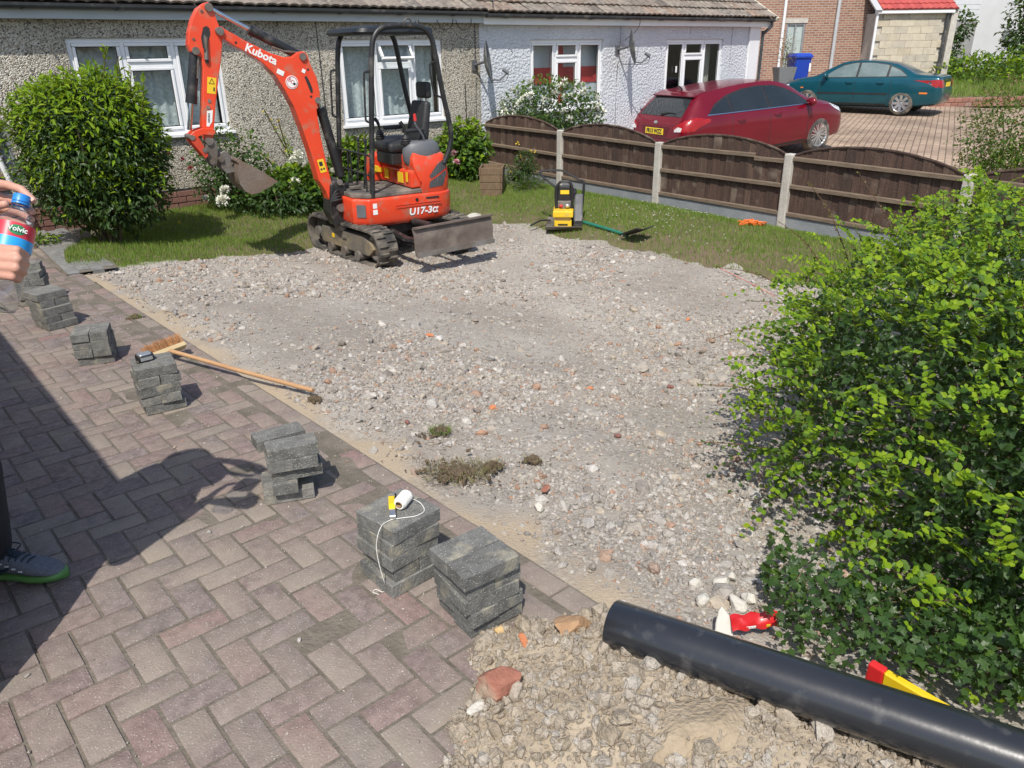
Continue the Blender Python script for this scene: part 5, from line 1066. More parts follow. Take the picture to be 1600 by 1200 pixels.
sp = MB(); sp.prism([(-1.74, 1.36), (-1.55, 1.405), (-1.4, 1.428), (-1.4, 1.39), (-1.6, 1.36), (-1.72, 1.335)], -.58, .58, 'y'); sp.build('roof_spoiler', m_red, rc, None, .01, 2)
def side_bits(t, bvh, paint, handles, mirror_x, mz, hz):
    for s in (-1, 1):
        for hx in handles:
            h = bvh.ray_cast(Vector((hx, s * 3, hz)), Vector((0, -s, 0)))[0]; MB().tube([h + Vector((-.09, s * .0, 0)), h + Vector((-.06, s * .035, 0)), h + Vector((.06, s * .035, 0)), h + Vector((.09, 0, 0))], .014, 8).build('door_handle', paint, t)
        h = bvh.ray_cast(Vector((mirror_x, s * 3, mz)), Vector((0, -s, 0)))[0]; mo = MB().ball((h.x - .0, h.y + s * .12, h.z + .05), (.07, .12, .08), 12, 8).build('wing_mirror', paint, t); MB().tube([h, h + Vector((0, s * .08, .01))], .025, 8).build('mirror_stem', M_['trim'], mo)
def seams(t, bvh, xs, z0, z1, m):
    for s in (-1, 1):
        for x in xs:
            pts = []
            for i in range(9):
                z = z0 + (z1 - z0) * i / 8; h = bvh.ray_cast(Vector((x, s * 3, z)), Vector((0, -s, 0)))[0]
                if h is not None: pts.append(h)
            if len(pts) > 2: MB().tube(pts, .006, 4).build('door_seam', m, t)
rc.rotation_euler = (0, R(-4), R(29))                 # nose up the slope
side_bits(rc, rb, m_red, [-.82, .12], .93, .95, .87); seams(rc, rb, [-.08, .95, -1.05], .32, .98, M_['trim'])
MB().tube([(-1.5, 0, 1.43), (-1.56, 0, 1.5), (-1.6, 0, 1.52)], [.02, .012, .005], 6).build('aerial', M_['trim'], rc)
# --- teal saloon
h2 = Vector((math.cos(R(142)), math.sin(R(142)), 0)); l2 = Vector((-h2.y, h2.x, 0)); rwp = PZ(1404, 180, .25); c2p = rwp + h2 * 1.28 - l2 * .8; c2p.z = .25
st_teal = [(-2.24, .62, .58, .64, .5, .42), (-2.18, .9, .86, .76, .62, .32), (-2.1, 1.0, .94, .82, .66, .27), (-1.75, 1.03, .95, .85, .67, .23), (-1.5, 1.06, .95, .86, .66, .21), (-1.2, 1.2, .95, .86, .6, .2), (-.85, 1.34, .945, .86, .56, .19), (-.4, 1.4, .935, .86, .56, .19), (.1, 1.41, .92, .86, .56, .19), (.45, 1.36, .91, .86, .56, .19), (.85, 1.17, .9, .86, .6, .19), (1.15, 1.0, .88, .85, .66, .19), (1.6, .92, .84, .83, .66, .2), (2.0, .81, .74, .78, .58, .22), (2.16, .68, .62, .7, .5, .26), (2.24, .52, .48, .6, .4, .32)]
side_teal = [(-1.32, 1.0), (.9, .95), (.7, 1.1), (.42, 1.26), (.1, 1.325), (-.35, 1.33), (-.75, 1.275), (-1.1, 1.14)]
tl = [(.5, .72), (.82, .72), (.84, .9), (.5, .9)]
ex2 = {'rear': [('tail_light', tl, M_['tail_red'], .008), ('tail_light', mirror(tl), M_['tail_red'], .008)],
       'side': [('tail_light', [(-2.21, .74), (-1.98, .76), (-1.93, .9), (-2.15, .92)], M_['tail_red'], .008), ('side_moulding', [(-.9, .52), (1.0, .52), (1.0, .565), (-.9, .565)], M_['trim'], .006), ('sill_trim', [(-.9, .24), (.95, .24), (.95, .29), (-.9, .29)], M_['trim'], .004), ('side_marker', [(-1.9, .56), (-1.7, .56), (-1.7, .6), (-1.9, .6)], M_['amber'], .006), ('headlight', [(1.9, .62), (2.12, .6), (2.1, .72), (1.85, .76)], M_['lamp_clear'], .006), ('indicator', [(1.42, .66), (1.5, .66), (1.5, .69), (1.42, .69)], M_['amber'], .006)],
       'rear_up': [('rear_window', [(-.55, -2.26), (.55, -2.26), (.48, -1.86), (-.48, -1.86)], M_['car_glass'], .006)], 'front_up': [('windscreen', [(-.6, -1.65), (.6, -1.65), (.5, -1.28), (-.5, -1.28)], M_['car_glass'], .006)]}
M_['car_glass_light'] = mat('car_glass_light', (.1, .14, .14), (.2, .25, .24), 2.2, .05, spec=.6, coat=.5)
vc, vb, vbody = make_car('teal_saloon', 'teal saloon car with silver wheels parked in front of the brick house', c2p, R(142), st_teal, m_teal, 1.27, -1.28, .31, side_teal, [-.82, -.02], ex2, (8, .06, False), .76, M_['car_glass_light'])
side_bits(vc, vb, m_teal, [-.68, .15], .8, .95, .83); seams(vc, vb, [.0, .95, -.95], .3, .93, M_['trim'])
p = rear_pt(vb, 0, .78); MB().box((0, 0, 0), (.52, .112, .012), frame(p + Vector((-.012, 0, 0)), (0, -1, 0), (-1, 0, .08))).build('number_plate', M_['plate_yellow'], vc, None, .004, 1)
# ================================================================== PLANTS
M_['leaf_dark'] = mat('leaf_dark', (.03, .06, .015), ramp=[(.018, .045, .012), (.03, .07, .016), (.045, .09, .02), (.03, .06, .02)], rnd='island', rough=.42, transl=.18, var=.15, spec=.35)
M_['leaf_new_lit'] = mat('leaf_new_lit', (.16, .23, .025), ramp=[(.11, .22, .012), (.19, .32, .014), (.27, .38, .02), (.14, .26, .014)], rnd='island', rough=.55, transl=.38, var=.15, spec=.22)  # new growth; on the hedge also its sunlit side, put into the colour
M_['leaf_mid'] = mat('leaf_mid', (.06, .11, .02), ramp=[(.03, .075, .012), (.05, .115, .015), (.075, .15, .018), (.1, .175, .022)], rnd='island', rough=.5, transl=.28, var=.15, spec=.28)
M_['leaf_grey'] = mat('leaf_grey', (.1, .14, .07), ramp=[(.07, .1, .05), (.11, .15, .08), (.15, .18, .1)], rnd='island', rough=.6, transl=.25)
M_['leaf_bronze'] = mat('leaf_bronze', (.16, .1, .04), ramp=[(.12, .08, .035), (.17, .12, .04), (.12, .13, .03), (.2, .13, .07)], rnd='island', rough=.5, transl=.3)
M_['bark'] = mat('bark', (.1, .075, .05), (.16, .125, .09), 12, .9, .5, 60)
M_['twig'] = mat('twig', (.13, .06, .04), (.2, .1, .07), 20, .7)
LEAF4 = (np.array([(0, 0, 0), (-.5, .45, .1), (.5, .45, .1), (0, 1, -.1), (0, .5, 0)]), np.array([(0, 4, 1), (0, 2, 4), (1, 4, 3), (4, 2, 3)]))
OVAL = (np.array([(0, .5, -.03), (0, 0, 0), (-.42, .28, .06), (-.45, .66, .05), (0, 1, -.04), (.45, .66, .05), (.42, .28, .06)]), np.array([(0, 1, 6), (0, 6, 5), (0, 5, 4), (0, 4, 3), (0, 3, 2), (0, 2, 1)]))
IVY = (np.array([(0, .35, .03), (0, 0, 0), (-.45, -.05, 0), (-.35, .22, .02), (-.62, .5, -.03), (-.28, .6, .03), (0, 1, -.06), (.28, .6, .03), (.62, .5, -.03), (.35, .22, .02), (.45, -.05, 0)]), np.array([(0, i, i + 1) for i in range(1, 10)] + [(0, 10, 1)]))
def unit(a): return a / np.maximum(np.linalg.norm(a, axis=-1, keepdims=True), 1e-9)
def leaves(P, axis, nrm, size, width, tpl):
    """P base points, axis leaf direction, nrm approximate face normal; all (n,3)"""
    T, F = tpl; y = unit(axis); x = unit(np.cross(y, nrm)); z = np.cross(x, y); n = len(P)
    V = P[:, None] + size[:, None, None] * (T[None, :, 0:1] * width * x[:, None] + T[None, :, 1:2] * y[:, None] + T[None, :, 2:3] * z[:, None])
    return V.reshape(-1, 3), (F[None] + len(T) * np.arange(n)[:, None, None]).reshape(-1, 3)
def cat_mesh(name, chunks):
    vs, fs, mi, o = [], [], [], 0
    for V, F, m in chunks: vs.append(V); fs.append(F + o); mi.append(np.full(len(F), m)); o += len(V)
    return np_mesh(name, np.concatenate(vs), np.concatenate(fs), False, np.concatenate(mi))
def lumps(c, r, n, shell=.45, ns=1.6, na=.22, seed=0., bottom=-1.):
    """points through a lumpy ellipsoid, denser near its surface, with the outward direction"""
    d = unit(RNG.normal(size=(int(n * 1.6), 3))); d = d[d[:, 2] > bottom][:n]; n = len(d)
    k = np.array([1 + na * MN.noise(Vector(q) * ns * 2 + Vector((seed, seed, 0))) + na * .5 * MN.noise(Vector(q) * ns * 5 + Vector((0, seed, 1))) for q in d])
    rad = 1 - shell * RNG.uniform(0, 1, n) ** 1.6; return np.asarray(c) + d * np.asarray(r) * (k * rad)[:, None], unit(d / np.asarray(r)), rad
def bush(name, label, cat, base, blobs, n, size, width, tpl, mats, newp=.25, stem=None, group=None, shell=.5, na=.22, droop=.2, flowers=None):
    """blobs: list of (centre, radii); mats = [old leaf, young leaf]"""
    t = thing(name, label, cat, base, 0, group); ch = []; area = [b[1][0] * b[1][2] for b in blobs]; tot = sum(area)
    for i, (c, r) in enumerate(blobs):
        P, d, rad = lumps(c, r, int(n * area[i] / tot), shell, seed=i * 3.1 + base[0], na=na); m = len(P)
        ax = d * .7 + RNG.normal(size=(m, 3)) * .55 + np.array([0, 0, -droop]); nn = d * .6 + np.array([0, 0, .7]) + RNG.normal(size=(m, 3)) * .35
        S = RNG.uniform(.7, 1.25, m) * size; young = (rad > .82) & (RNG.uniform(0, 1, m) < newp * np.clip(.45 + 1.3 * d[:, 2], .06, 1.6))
        P = P - np.asarray(base)
        for q, k in ((~young, 0), (young, 1)):
            if q.any(): V, F = leaves(P[q], ax[q], nn[q], S[q], width, tpl); ch.append((V, F, k))
    link('crown', cat_mesh('crown', ch), mats, t)
    st = MB(); k = stem or 5
    for i in range(k):
        c, r = blobs[i % len(blobs)]; a = Vector((random.gauss(0, .06), random.gauss(0, .06), -.05)); b = Vector(c) - Vector(base) + Vector((random.gauss(0, .35) * r[0], random.gauss(0, .35) * r[1], r[2] * .3))
        m_ = a.lerp(b, .5) + Vector((random.gauss(0, .05), random.gauss(0, .05), -.05)); st.tube(catmull([a, m_, b], 4), [.018 * (1 - .07 * j) for j in range(9)], 6)
    st.build('trunk', M_['bark'], t)
    return t
def bloom_mesh(name, r, petals, m):
    P = unit(RNG.normal(size=(petals, 3))); P = P[P[:, 2] > -.35]; n = len(P); V, F = leaves(P * r * .25, P + np.array([0, 0, .25]), np.array([[0, 0, 1.]]) + P * .2 + RNG.normal(size=(n, 3)) * .2, np.full(n, r * .85), .5, LEAF4)
    me = np_mesh(name, V, F); me.materials.append(m); return me
m_wflower = mat('white_petal', (.74, .74, .68), (.8, .8, .74), 9, .7, transl=.15); m_wflower.node_tree.nodes['Mix.001'] if 'Mix.001' in m_wflower.node_tree.nodes else None
m_cream = mat('cream_petal', (.72, .72, .6), (.8, .8, .72), 9, .7); m_pink = mat('pink_petal', (.5, .12, .18), ramp=[(.4, .05, .1), (.75, .6, .6), (.5, .1, .16)], rnd='island', rough=.7); m_yel = mat('yellow_petal', (.75, .55, .03), (.8, .62, .05), 9, .7); m_drd = mat('dark_red_petal', (.22, .01, .02), (.3, .02, .03), 9, .7)
BL = {'dahlia': bloom_mesh('flower', .085, 130, m_cream), 'rose': bloom_mesh('flower', .05, 34, m_cream), 'pink': bloom_mesh('flower', .065, 60, m_pink), 'yellow': bloom_mesh('flower', .04, 26, m_yel), 'red': bloom_mesh('flower', .045, 30, m_drd)}
def bloom(t, kind, p, s=1.):
    o = link('flower', BL[kind], None, t, Vector(p) - t.location); o.rotation_euler = (random.gauss(.4, .3), random.gauss(0, .3), random.uniform(0, 6)); o.scale = (s, s, s); return o
def stalk(t, pts, r=.006): return MB().tube(catmull([Vector(p) - t.location for p in pts], 4), r, 5).build('stem', M_['leaf_stem'], t)
# --- big evergreen shrub by the path
sb = GP(175, 384); bc = AT(143, 234, sb.y + .15); bz = sb.z
big = bush('evergreen_shrub', 'large rounded evergreen shrub in front of the pebbledashed wall, yellow green on top', 'shrub', tuple(sb), [((bc.x, bc.y, bc.z + .08), (.74, .7, .66)), ((bc.x - .08, bc.y, bc.z - .25), (.66, .62, .5)), ((bc.x + .2, bc.y - .05, bc.z - .38), (.52, .5, .42)), ((bc.x + .2, bc.y, bc.z + .34), (.42, .42, .42)), ((bc.x - .26, bc.y, bc.z + .26), (.42, .42, .42)), ((bc.x + .38, bc.y, bc.z + .02), (.38, .4, .4))], 22000, .078, .36, LEAF4, [M_['leaf_dark'], M_['leaf_new_lit']], .75, 12, na=.2, droop=.3)
for u, v0, v1 in ((150, 130, 100), (165, 125, 75), (185, 140, 88), (205, 150, 110), (100, 135, 108), (225, 165, 120)):
    a, b = AT(u - 4, v0 + 25, bc.y - .1), AT(u, v1, bc.y - .1); P = np.array([a.lerp(b, random.random()) for _ in range(22)]) - np.asarray(sb); n = 22; V, F = leaves(P, RNG.normal(size=(n, 3)) * .6 + np.array([0, 0, .7]), RNG.normal(size=(n, 3)), RNG.uniform(.05, .09, n), .35, LEAF4); me = np_mesh('shoot', V, F); me.materials.append(M_['leaf_new_lit']); tag(link('shoot', me, None, big), kind='stuff'); stalk(big, [a, a.lerp(b, .5), b], .005)
# --- planting along the pebbledashed wall
def bed_plant(name, label, s, off, r, h, n, size, width, mats, newp=.3, tpl=LEAF4, **k):
    p = HW(s, off); p.z = gzf(p.x, p.y); return bush(name, label, 'plant', tuple(p), [((p.x, p.y, p.z + h * .5), (r, r * .7, h * .55))], n, size, width, tpl, mats, newp, 4, shell=.8, **k)
DM = [M_['leaf_dark'], M_['leaf_mid']]; MM = [M_['leaf_mid'], M_['leaf_new_lit']]
t = bed_plant('rose_bush', 'dark leafy rose bush with a few deep red blooms below the wall', -4.5, .55, .5, 1.0, 2300, .06, .6, DM, .5)
for u, v in ((262, 243), (297, 264), (285, 250)): bloom(t, 'red', PPL(u, v, HW(0, .75), HB), .9)
t = bed_plant('dahlia_plant', 'low dahlia with large white pompom blooms under the bucket', -3.75, .8, .5, .5, 2200, .1, .6, MM, .25)
for u, v, s in ((349, 314, 1), (352, 298, .8), (322, 310, .5)): bloom(t, 'dahlia', PPL(u, v, HW(0, 1.05), HB), s)
t = bed_plant('dahlia_plant', 'leafy dahlia with white pompom blooms between boom and wall', -2.78, .75, .42, .78, 2400, .1, .62, MM, .25)
for u, v, s in ((466, 243, .9), (472, 254, .9), (458, 251, .7), (461, 286, .9), (465, 297, .9), (456, 298, .7), (521, 270, .8)): bloom(t, 'dahlia', PPL(u, v, HW(0, 1.0), HB), s)
t = bed_plant('foliage_clump', 'dense green foliage clump between the shrub and the dahlias', -4.15, .95, .55, .42, 1500, .08, .5, DM, .4); bloom(t, 'yellow', PPL(281, 349, HW(0, 1.2), HB), .8)
t = bed_plant('foliage_clump', 'broad green foliage clump at the lawn edge behind the tracks', -3.2, .7, .42, .45, 1500, .11, .55, DM, .4)
tp_ = HW(-3.28, .42); tp_.z = gzf(tp_.x, tp_.y); t = thing('tall_flower_spike', 'tall leafy spikes with yellow green flowers standing against the wall', 'plant', tuple(tp_))
for u0, u1, v1 in ((420, 413, 172), (424, 434, 186), (428, 440, 235), (415, 408, 240)):
    a, b = tp_.copy(), PPL(u1, v1, HW(0, .42), HB); a.x += random.gauss(0, .06); m_ = a.lerp(b, .5) + Vector((random.gauss(0, .04), 0, 0)); stalk(t, [a, m_, b], .009); n = 60; f = RNG.uniform(.2, 1, n); P = np.array([list(a.lerp(b, x)) for x in f]) - np.asarray(tp_); V, F = leaves(P, RNG.normal(size=(n, 3)) + np.array([0, 0, -.15]), RNG.normal(size=(n, 3)) * .4 + np.array([0, 0, 1]), .16 * (1.15 - f) * RNG.uniform(.6, 1.1, n), .3, LEAF4); me = np_mesh('leaf_cluster', V, F); me.materials.append(M_['leaf_new_lit']); tag(link('leaf_cluster', me, None, t), kind='stuff')
    for f in (.8, .9, .98): bloom(t, 'yellow', a.lerp(b, f) + Vector((random.gauss(0, .02), 0, 0)), .5)
t = bed_plant('dahlia_plant', 'bushy dahlia with pink and white blooms beside the fence end', -.85, .6, .42, .85, 2600, .095, .6, MM, .3)
for u, v, s in ((710, 240, .9), (713, 254, .9), (752, 275, 1.1), (744, 258, .6), (758, 264, .4)): bloom(t, 'pink', PPL(u, v, HW(0, .85), HB), s)
def at_ground(name, label, u, v, r, h, n, size, width, mats, newp=.3, **k):
    p = GP(u, v); return bush(name, label, 'plant', tuple(p), [((p.x, p.y, p.z + h * .5), (r, r, h * .55))], n, size, width, LEAF4, mats, newp, 4, shell=.9, **k)
t = at_ground('yellow_flower_plant', 'leggy plant with yellow flowers growing against the fence', 822, 291, .2, .52, 700, .055, .45, DM, .5)
for u, v, s in ((809, 225, 1.), (829, 236, .7), (835, 237, .7), (814, 245, .7), (798, 269, .6)):
    b = PPL(u, v, t.location, Vector((0, 1, 0))); bloom(t, 'yellow', b, s); stalk(t, [t.location, t.location.lerp(b, .6) + Vector((.02, 0, 0)), b], .005)
t = at_ground('grey_leaf_plant', 'low grey leaved clump between wooden planter and fence', 800, 290, .22, .3, 600, .05, .4, [M_['leaf_grey'], M_['leaf_mid']], .3)
t = at_ground('strap_leaf_plant', 'low strap leaved clump growing at the fence foot', 826, 300, .2, .13, 160, .2, .1, [M_['leaf_grey'], M_['leaf_mid']], .4)
t = at_ground('path_weed', 'small bright green weed growing beside the grey path', 72, 385, .14, .12, 120, .08, .3, MM, .5)
# --- white rose bush behind the fence
rp = HW(1.35, 1.0); rp.z = gzf(rp.x, rp.y); rcn = AT(862, 168, rp.y)
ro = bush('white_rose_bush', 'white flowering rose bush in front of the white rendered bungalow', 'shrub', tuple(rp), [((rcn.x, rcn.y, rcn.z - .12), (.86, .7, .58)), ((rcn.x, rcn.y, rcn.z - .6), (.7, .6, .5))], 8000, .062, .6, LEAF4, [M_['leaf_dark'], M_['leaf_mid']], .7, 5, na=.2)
for i in range(62):
    d = Vector((random.gauss(0, 1), random.gauss(-.5, .7), random.gauss(.25, .7))).normalized()
    if d.y > .2: continue
    bloom(ro, 'rose', Vector((rcn.x + d.x * .86, rcn.y + d.y * .7, rcn.z - .12 + d.z * .58)), random.uniform(.9, 1.7))
# --- foreground hedge of small oval leaves
hb0 = Vector((1.75, 2.55, 0)); hb0.z = gzf(hb0.x, hb0.y)
hedge = thing('clipped_hedge', 'bright green small leaved hedge overhanging the hardcore beside the black pipe', 'hedge', tuple(hb0))
HBL = [((2.0, 2.3, .62), (.7, .6, .55)), ((1.8, 3.0, .66), (.64, .62, .58)), ((2.15, 3.6, .66), (.82, .7, .56)), ((2.65, 4.4, .62), (.85, .8, .52)), ((3.3, 4.6, .7), (1., 1., .66)), ((2.75, 3.2, .85), (.85, .9, .66)), ((2.45, 2.6, .8), (.7, .7, .62)), ((3.6, 3.6, .8), (.9, .9, .7)), ((1.78, 2.25, .55), (.42, .4, .38)), ((2.1, 1.95, .6), (.5, .45, .5)), ((1.72, 1.9, .55), (.36, .32, .32)), ((2.0, 1.72, .55), (.36, .3, .36)), ((4.0, 5.2, .7), (1., 1., .6))]
HBL = [((a[0] - .1, a[1] - .13, a[2]), r) for a, r in HBL]
ch = []; tw = []; wts = np.array([r[0] * r[2] for _, r in HBL]); NT = 4600
for (c, r), wt in zip(HBL, wts / wts.sum()):
    P, d, rad = lumps(c, r, int(NT * wt), .3, seed=c[0], na=.16, bottom=-.75); m = len(P)
    keep = np.ones(m, bool)
    for (c2, r2) in HBL:                                     # drop shoots buried in a neighbouring mass
        if c2 is c: continue
        keep &= (((P - np.asarray(c2)) / (np.asarray(r2) * .8)) ** 2).sum(1) > 1
    keep &= P[:, 1] < P[:, 0] * 2.6 + 1.2
    P, d = P[keep], d[keep]; m = len(P); L = RNG.uniform(.12, .34, m); ax = unit(d * .8 + RNG.normal(size=(m, 3)) * .45 + np.array([-.1, -.15, .12])); K = 8
    sd = unit(np.cross(ax, np.array([0, 0, 1.]) + RNG.normal(size=(m, 3)) * .3)); upv = np.cross(sd, ax)
    s = (np.arange(K) + .5) / K
    for side in (-1, 1):
        pos = P[:, None] + ax[:, None] * (L[:, None] * s)[..., None] + np.array([0, 0, -1.]) * (.35 * L[:, None] * s ** 2)[..., None]
        la = ax[:, None] * .55 + side * sd[:, None] + RNG.normal(size=(m, K, 3)) * .22; ln = upv[:, None] * .7 + np.array([0, -.55, .6]) + RNG.normal(size=(m, K, 3)) * .3
        sz = (.032 * RNG.uniform(.5, 1.25, (m, K)) * (1.12 - .45 * s)); young_lit = (RNG.uniform(0, 1, (m, K)) < (.4 + .6 * s) * np.clip(.75 + d[:, 2:3] * .6 - d[:, 1:2] * .3, .12, 1.1))  # young tips; extra bright leaves on the sunward side put sunlight into the colour
        pos, la, ln, sz, young_lit = pos.reshape(-1, 3), la.reshape(-1, 3), ln.reshape(-1, 3), sz.ravel(), young_lit.ravel()
        for q, k in ((~young_lit, 0), (young_lit, 1)): V, F = leaves(pos[q], la[q], ln[q], sz[q], .8, OVAL); ch.append((V - np.asarray(hb0), F, k))
    e = P + ax * L[:, None] + np.array([0, 0, -.35]) * L[:, None]; w = sd * .0013; V = np.stack([P - w, P + w, e], 1).reshape(-1, 3); tw.append((V - np.asarray(hb0), np.arange(len(V)).reshape(-1, 3), 0))
for (c, r), wt in zip(HBL, wts / wts.sum()):                 # darker leaves inside: the hedge's inner shade put into their colour
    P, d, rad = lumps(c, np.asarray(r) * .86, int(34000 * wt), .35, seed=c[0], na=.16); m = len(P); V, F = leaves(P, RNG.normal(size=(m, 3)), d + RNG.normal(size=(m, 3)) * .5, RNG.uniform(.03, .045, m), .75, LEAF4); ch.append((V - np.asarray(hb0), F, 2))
link('crown', cat_mesh('crown', ch), [M_['leaf_mid'], M_['leaf_new_lit'], M_['leaf_dark']], hedge); link('twigs', cat_mesh('twigs', tw), M_['twig'], hedge)
def shoot(a, b, sag, n, size, mats, parent, base, r=.0035, pr=.5):
    mid = a.lerp(b, .5) + Vector((0, 0, sag)); pts = catmull([a - base, mid - base, b - base], 8); MB().tube(pts, [r * (1.1 - .7 * i / (len(pts) - 1)) for i in range(len(pts))], 5).build('shoot', M_['twig'], parent)
    f = np.sort(RNG.uniform(.12, 1, n)); P = np.array([pts[min(int(x * (len(pts) - 1)), len(pts) - 1)].lerp(pts[min(int(x * (len(pts) - 1)) + 1, len(pts) - 1)], x * (len(pts) - 1) % 1) for x in f]); ax = RNG.normal(size=(n, 3)) * .6 + np.array((b - a).normalized()) * .7; V, F = leaves(P, ax, RNG.normal(size=(n, 3)) * .4 + np.array([0, 0, 1]), size * RNG.uniform(.6, 1.1, n) * (1.15 - .5 * f), .75, OVAL)
    me = np_mesh('shoot_leaves', V, F); me.materials.append(mats); tag(link('shoot_leaves', me, None, parent), kind='stuff')
for (u0, v0, u1, v1, Y, sag) in [(1300, 440, 1215, 345, 4.6, .05), (1330, 420, 1262, 283, 4.6, .06), (1420, 420, 1340, 268, 4.8, .04), (1475, 400, 1474, 300, 4.7, 0), (1540, 420, 1545, 380, 4.2, 0), (1500, 390, 1560, 310, 4.7, .03), (1250, 470, 1120, 418, 4.5, .06), (1240, 520, 1110, 530, 4.2, .05), (1260, 640, 1090, 600, 3.6, .04), (1250, 770, 1045, 772, 3.0, .02), (1260, 720, 1085, 690, 3.2, .03), (1300, 500, 1165, 470, 4.4, .04), (1280, 800, 1100, 850, 2.9, .03), (1380, 430, 1400, 330, 4.8, .02), (1600, 400, 1575, 300, 4.6, .02), (1290, 580, 1130, 560, 4., .05), (1450, 500, 1395, 390, 4., .05)]:
    shoot(AT(u0, v0, Y + .15), AT(u1, v1, Y), sag, 34, .024, M_['leaf_bronze'] if v1 < 400 else M_['leaf_mid'], hedge, hb0)
# main stems at the foot
st = MB()
for i in range(26): a = Vector((random.uniform(1.75, 2.7), random.uniform(2.2, 4.2), 0)); a.z = gzf(a.x, a.y) - .03; b = a + Vector((random.gauss(0, .2), random.gauss(0, .2), random.uniform(.4, .8))); st.tube([a - hb0, a.lerp(b, .5) - hb0 + Vector((.03, 0, 0)), b - hb0], [.012, .01, .006], 5)
st.build('trunk', M_['bark'], hedge)
# --- ivy and weeds at the hedge foot
ip = GP(1330, 1000); ivy = thing('ivy_patch', 'ivy and bramble leaves trailing over the ground below the hedge', 'ivy', tuple(ip)); P = []
for i in range(1500):
    u = random.uniform(1190, 1640); v = 930 + (u - 1190) * .44 + random.gauss(0, 42)
    q = GP(u, v); P.append((q.x, q.y, q.z + random.uniform(.01, .13) + max(0, (u - 1250) / 2600)))
P = np.array(P) - np.asarray(ip); n = len(P)
lm = []
for k in range(6):
    V, F = leaves(np.zeros((1, 3)), np.array([[0, 1., 0]]), np.array([[.1 * k - .2, 0, 1.]]), np.array([1.]), 1. if k < 4 else .6, IVY if k < 4 else LEAF4); me = np_mesh('leaf', V, F); me.materials.append([M_['leaf_mid'], M_['leaf_dark'], M_['leaf_dark'], M_['leaf_dark'], M_['leaf_mid'], M_['leaf_mid']][k]); lm.append(me)
for k in range(290):
    o = link('leaf', lm[k % 6], None, ivy, P[k]); sc = random.uniform(.018, .036); o.scale = (sc, sc, sc); o.rotation_euler = (random.gauss(-.1, .5), random.gauss(0, .5), random.uniform(1.5, 5.2))
V1, F1 = leaves(P[290:], RNG.normal(size=(n - 290, 3)) + np.array([-.3, -.5, 0]), RNG.normal(size=(n - 290, 3)) * .4 + np.array([0, -.3, 1]), RNG.uniform(.018, .034, n - 290), 1., IVY); me = np_mesh('leaf_litter', V1, F1); me.materials.append(M_['leaf_dark']); tag(link('leaf_litter', me, None, ivy), kind='stuff')
for i in range(16):
    u = random.uniform(1200, 1560); q = GP(u, 930 + (u - 1180) * .42) - ip; MB().tube(catmull([q, q + Vector((random.gauss(0, .06), random.gauss(0, .06), .1)), q + Vector((random.gauss(0, .15), random.gauss(-.05, .1), random.uniform(.08, .25)))], 4), .002, 4).build('stem', M_['leaf_stem'], ivy)
# --- shrubs and trees beyond
def far(name, label, u, v, Y, rx, rz, n, size, mats, newp=.3, cat='shrub', more=(), group=None):
    c = AT(u, v, Y); b = (c.x, c.y, gzf(c.x, c.y)); bl = [((c.x, c.y, c.z), (rx, rx * .8, rz)), ((c.x, c.y, max(b[2] + rz * .4, c.z - rz * .9)), (rx * .9, rx * .7, rz * .8))] + [((c.x + dx, c.y + dy, c.z + dz), (q, q, q)) for dx, dy, dz, q in more]
    return bush(name, label, cat, b, bl, n, size, .5, LEAF4, mats, newp, 4, na=.3, group=group)
far('garden_shrub', 'brownish green shrub beside the car park at the fence end', 1600, 205, 9.6, .72, .62, 9000, .045, [M_['leaf_mid'], M_['leaf_bronze']], .5)
far('verge_hedge', 'rough green hedge on the verge behind the teal car', 1535, 122, 29, 2.1, .8, 5000, .2, [M_['leaf_mid'], M_['leaf_new_lit']], .4, 'hedge', [(2.4, .5, .1, 1.1), (-1.6, .6, -.2, .8), (4, 1, 0, 1.2)])
far('ivy_bush', 'loose leafy bush between the garage and the white house', 1478, 88, 30.5, .5, 1.0, 1500, .16, [M_['leaf_dark'], M_['leaf_mid']], .5, 'bush', [(.3, 0, 1., .5)])
far('dark_tree', 'dark green tree rising beyond the verge hedge', 1650, 45, 33, 1.9, 3.0, 9000, .22, [M_['leaf_dark'], M_['leaf_mid']], .5, 'tree', [(.3, 0, 2.2, 1.3), (1.2, 0, 1.8, 1.5)])
# ================================================================== SMALL THINGS
# --- soil heap with clods
hp_px = [(716, 1012), (760, 975), (830, 962), (905, 955), (965, 940), (1010, 985), (1120, 1040), (1260, 1105), (1400, 1165), (1500, 1225), (1500, 1330), (660, 1330), (690, 1200), (735, 1090), (745, 1050)]
heap_poly = [tuple(PZ(u, v, .45)[:2]) for u, v in hp_px]; hd_ = np.array([tuple(p) for p in densify([Vector(p) for p in heap_poly], .03)])
def heap_z(x, y):
    e = float(np.min(np.hypot(hd_[:, 0] - x, hd_[:, 1] - y))); return max(gzf(x, y), dz_(x, y) - .02) - .012 + .085 * min(1., e / .22) ** .8 + .03 * vn(x, y, 5) + .018 * vn(x, y, 14, 2.) + .009 * vn(x, y, 38, 5.)
m_soil = mat('dry_subsoil', (.33, .272, .198), (.45, .38, .29), 9, .97, .8, 70, spec=.15, bdist=.012)
heap = sheet('soil_heap', heap_poly, .022, heap_z, m_soil); tag(heap, 'heap of dry pale brown soil and rubble in front of the pipe', 'soil', kind='stuff')
m_clod = mat('soil_clod', (.36, .3, .23), ramp=[(.31, .255, .188), (.4, .34, .26), (.35, .295, .23), (.44, .385, .31), (.38, .325, .26), (.47, .43, .37)], rnd='island', rough=.97, var=.25, scale=60, bump=.7, bscale=160, spec=.1)
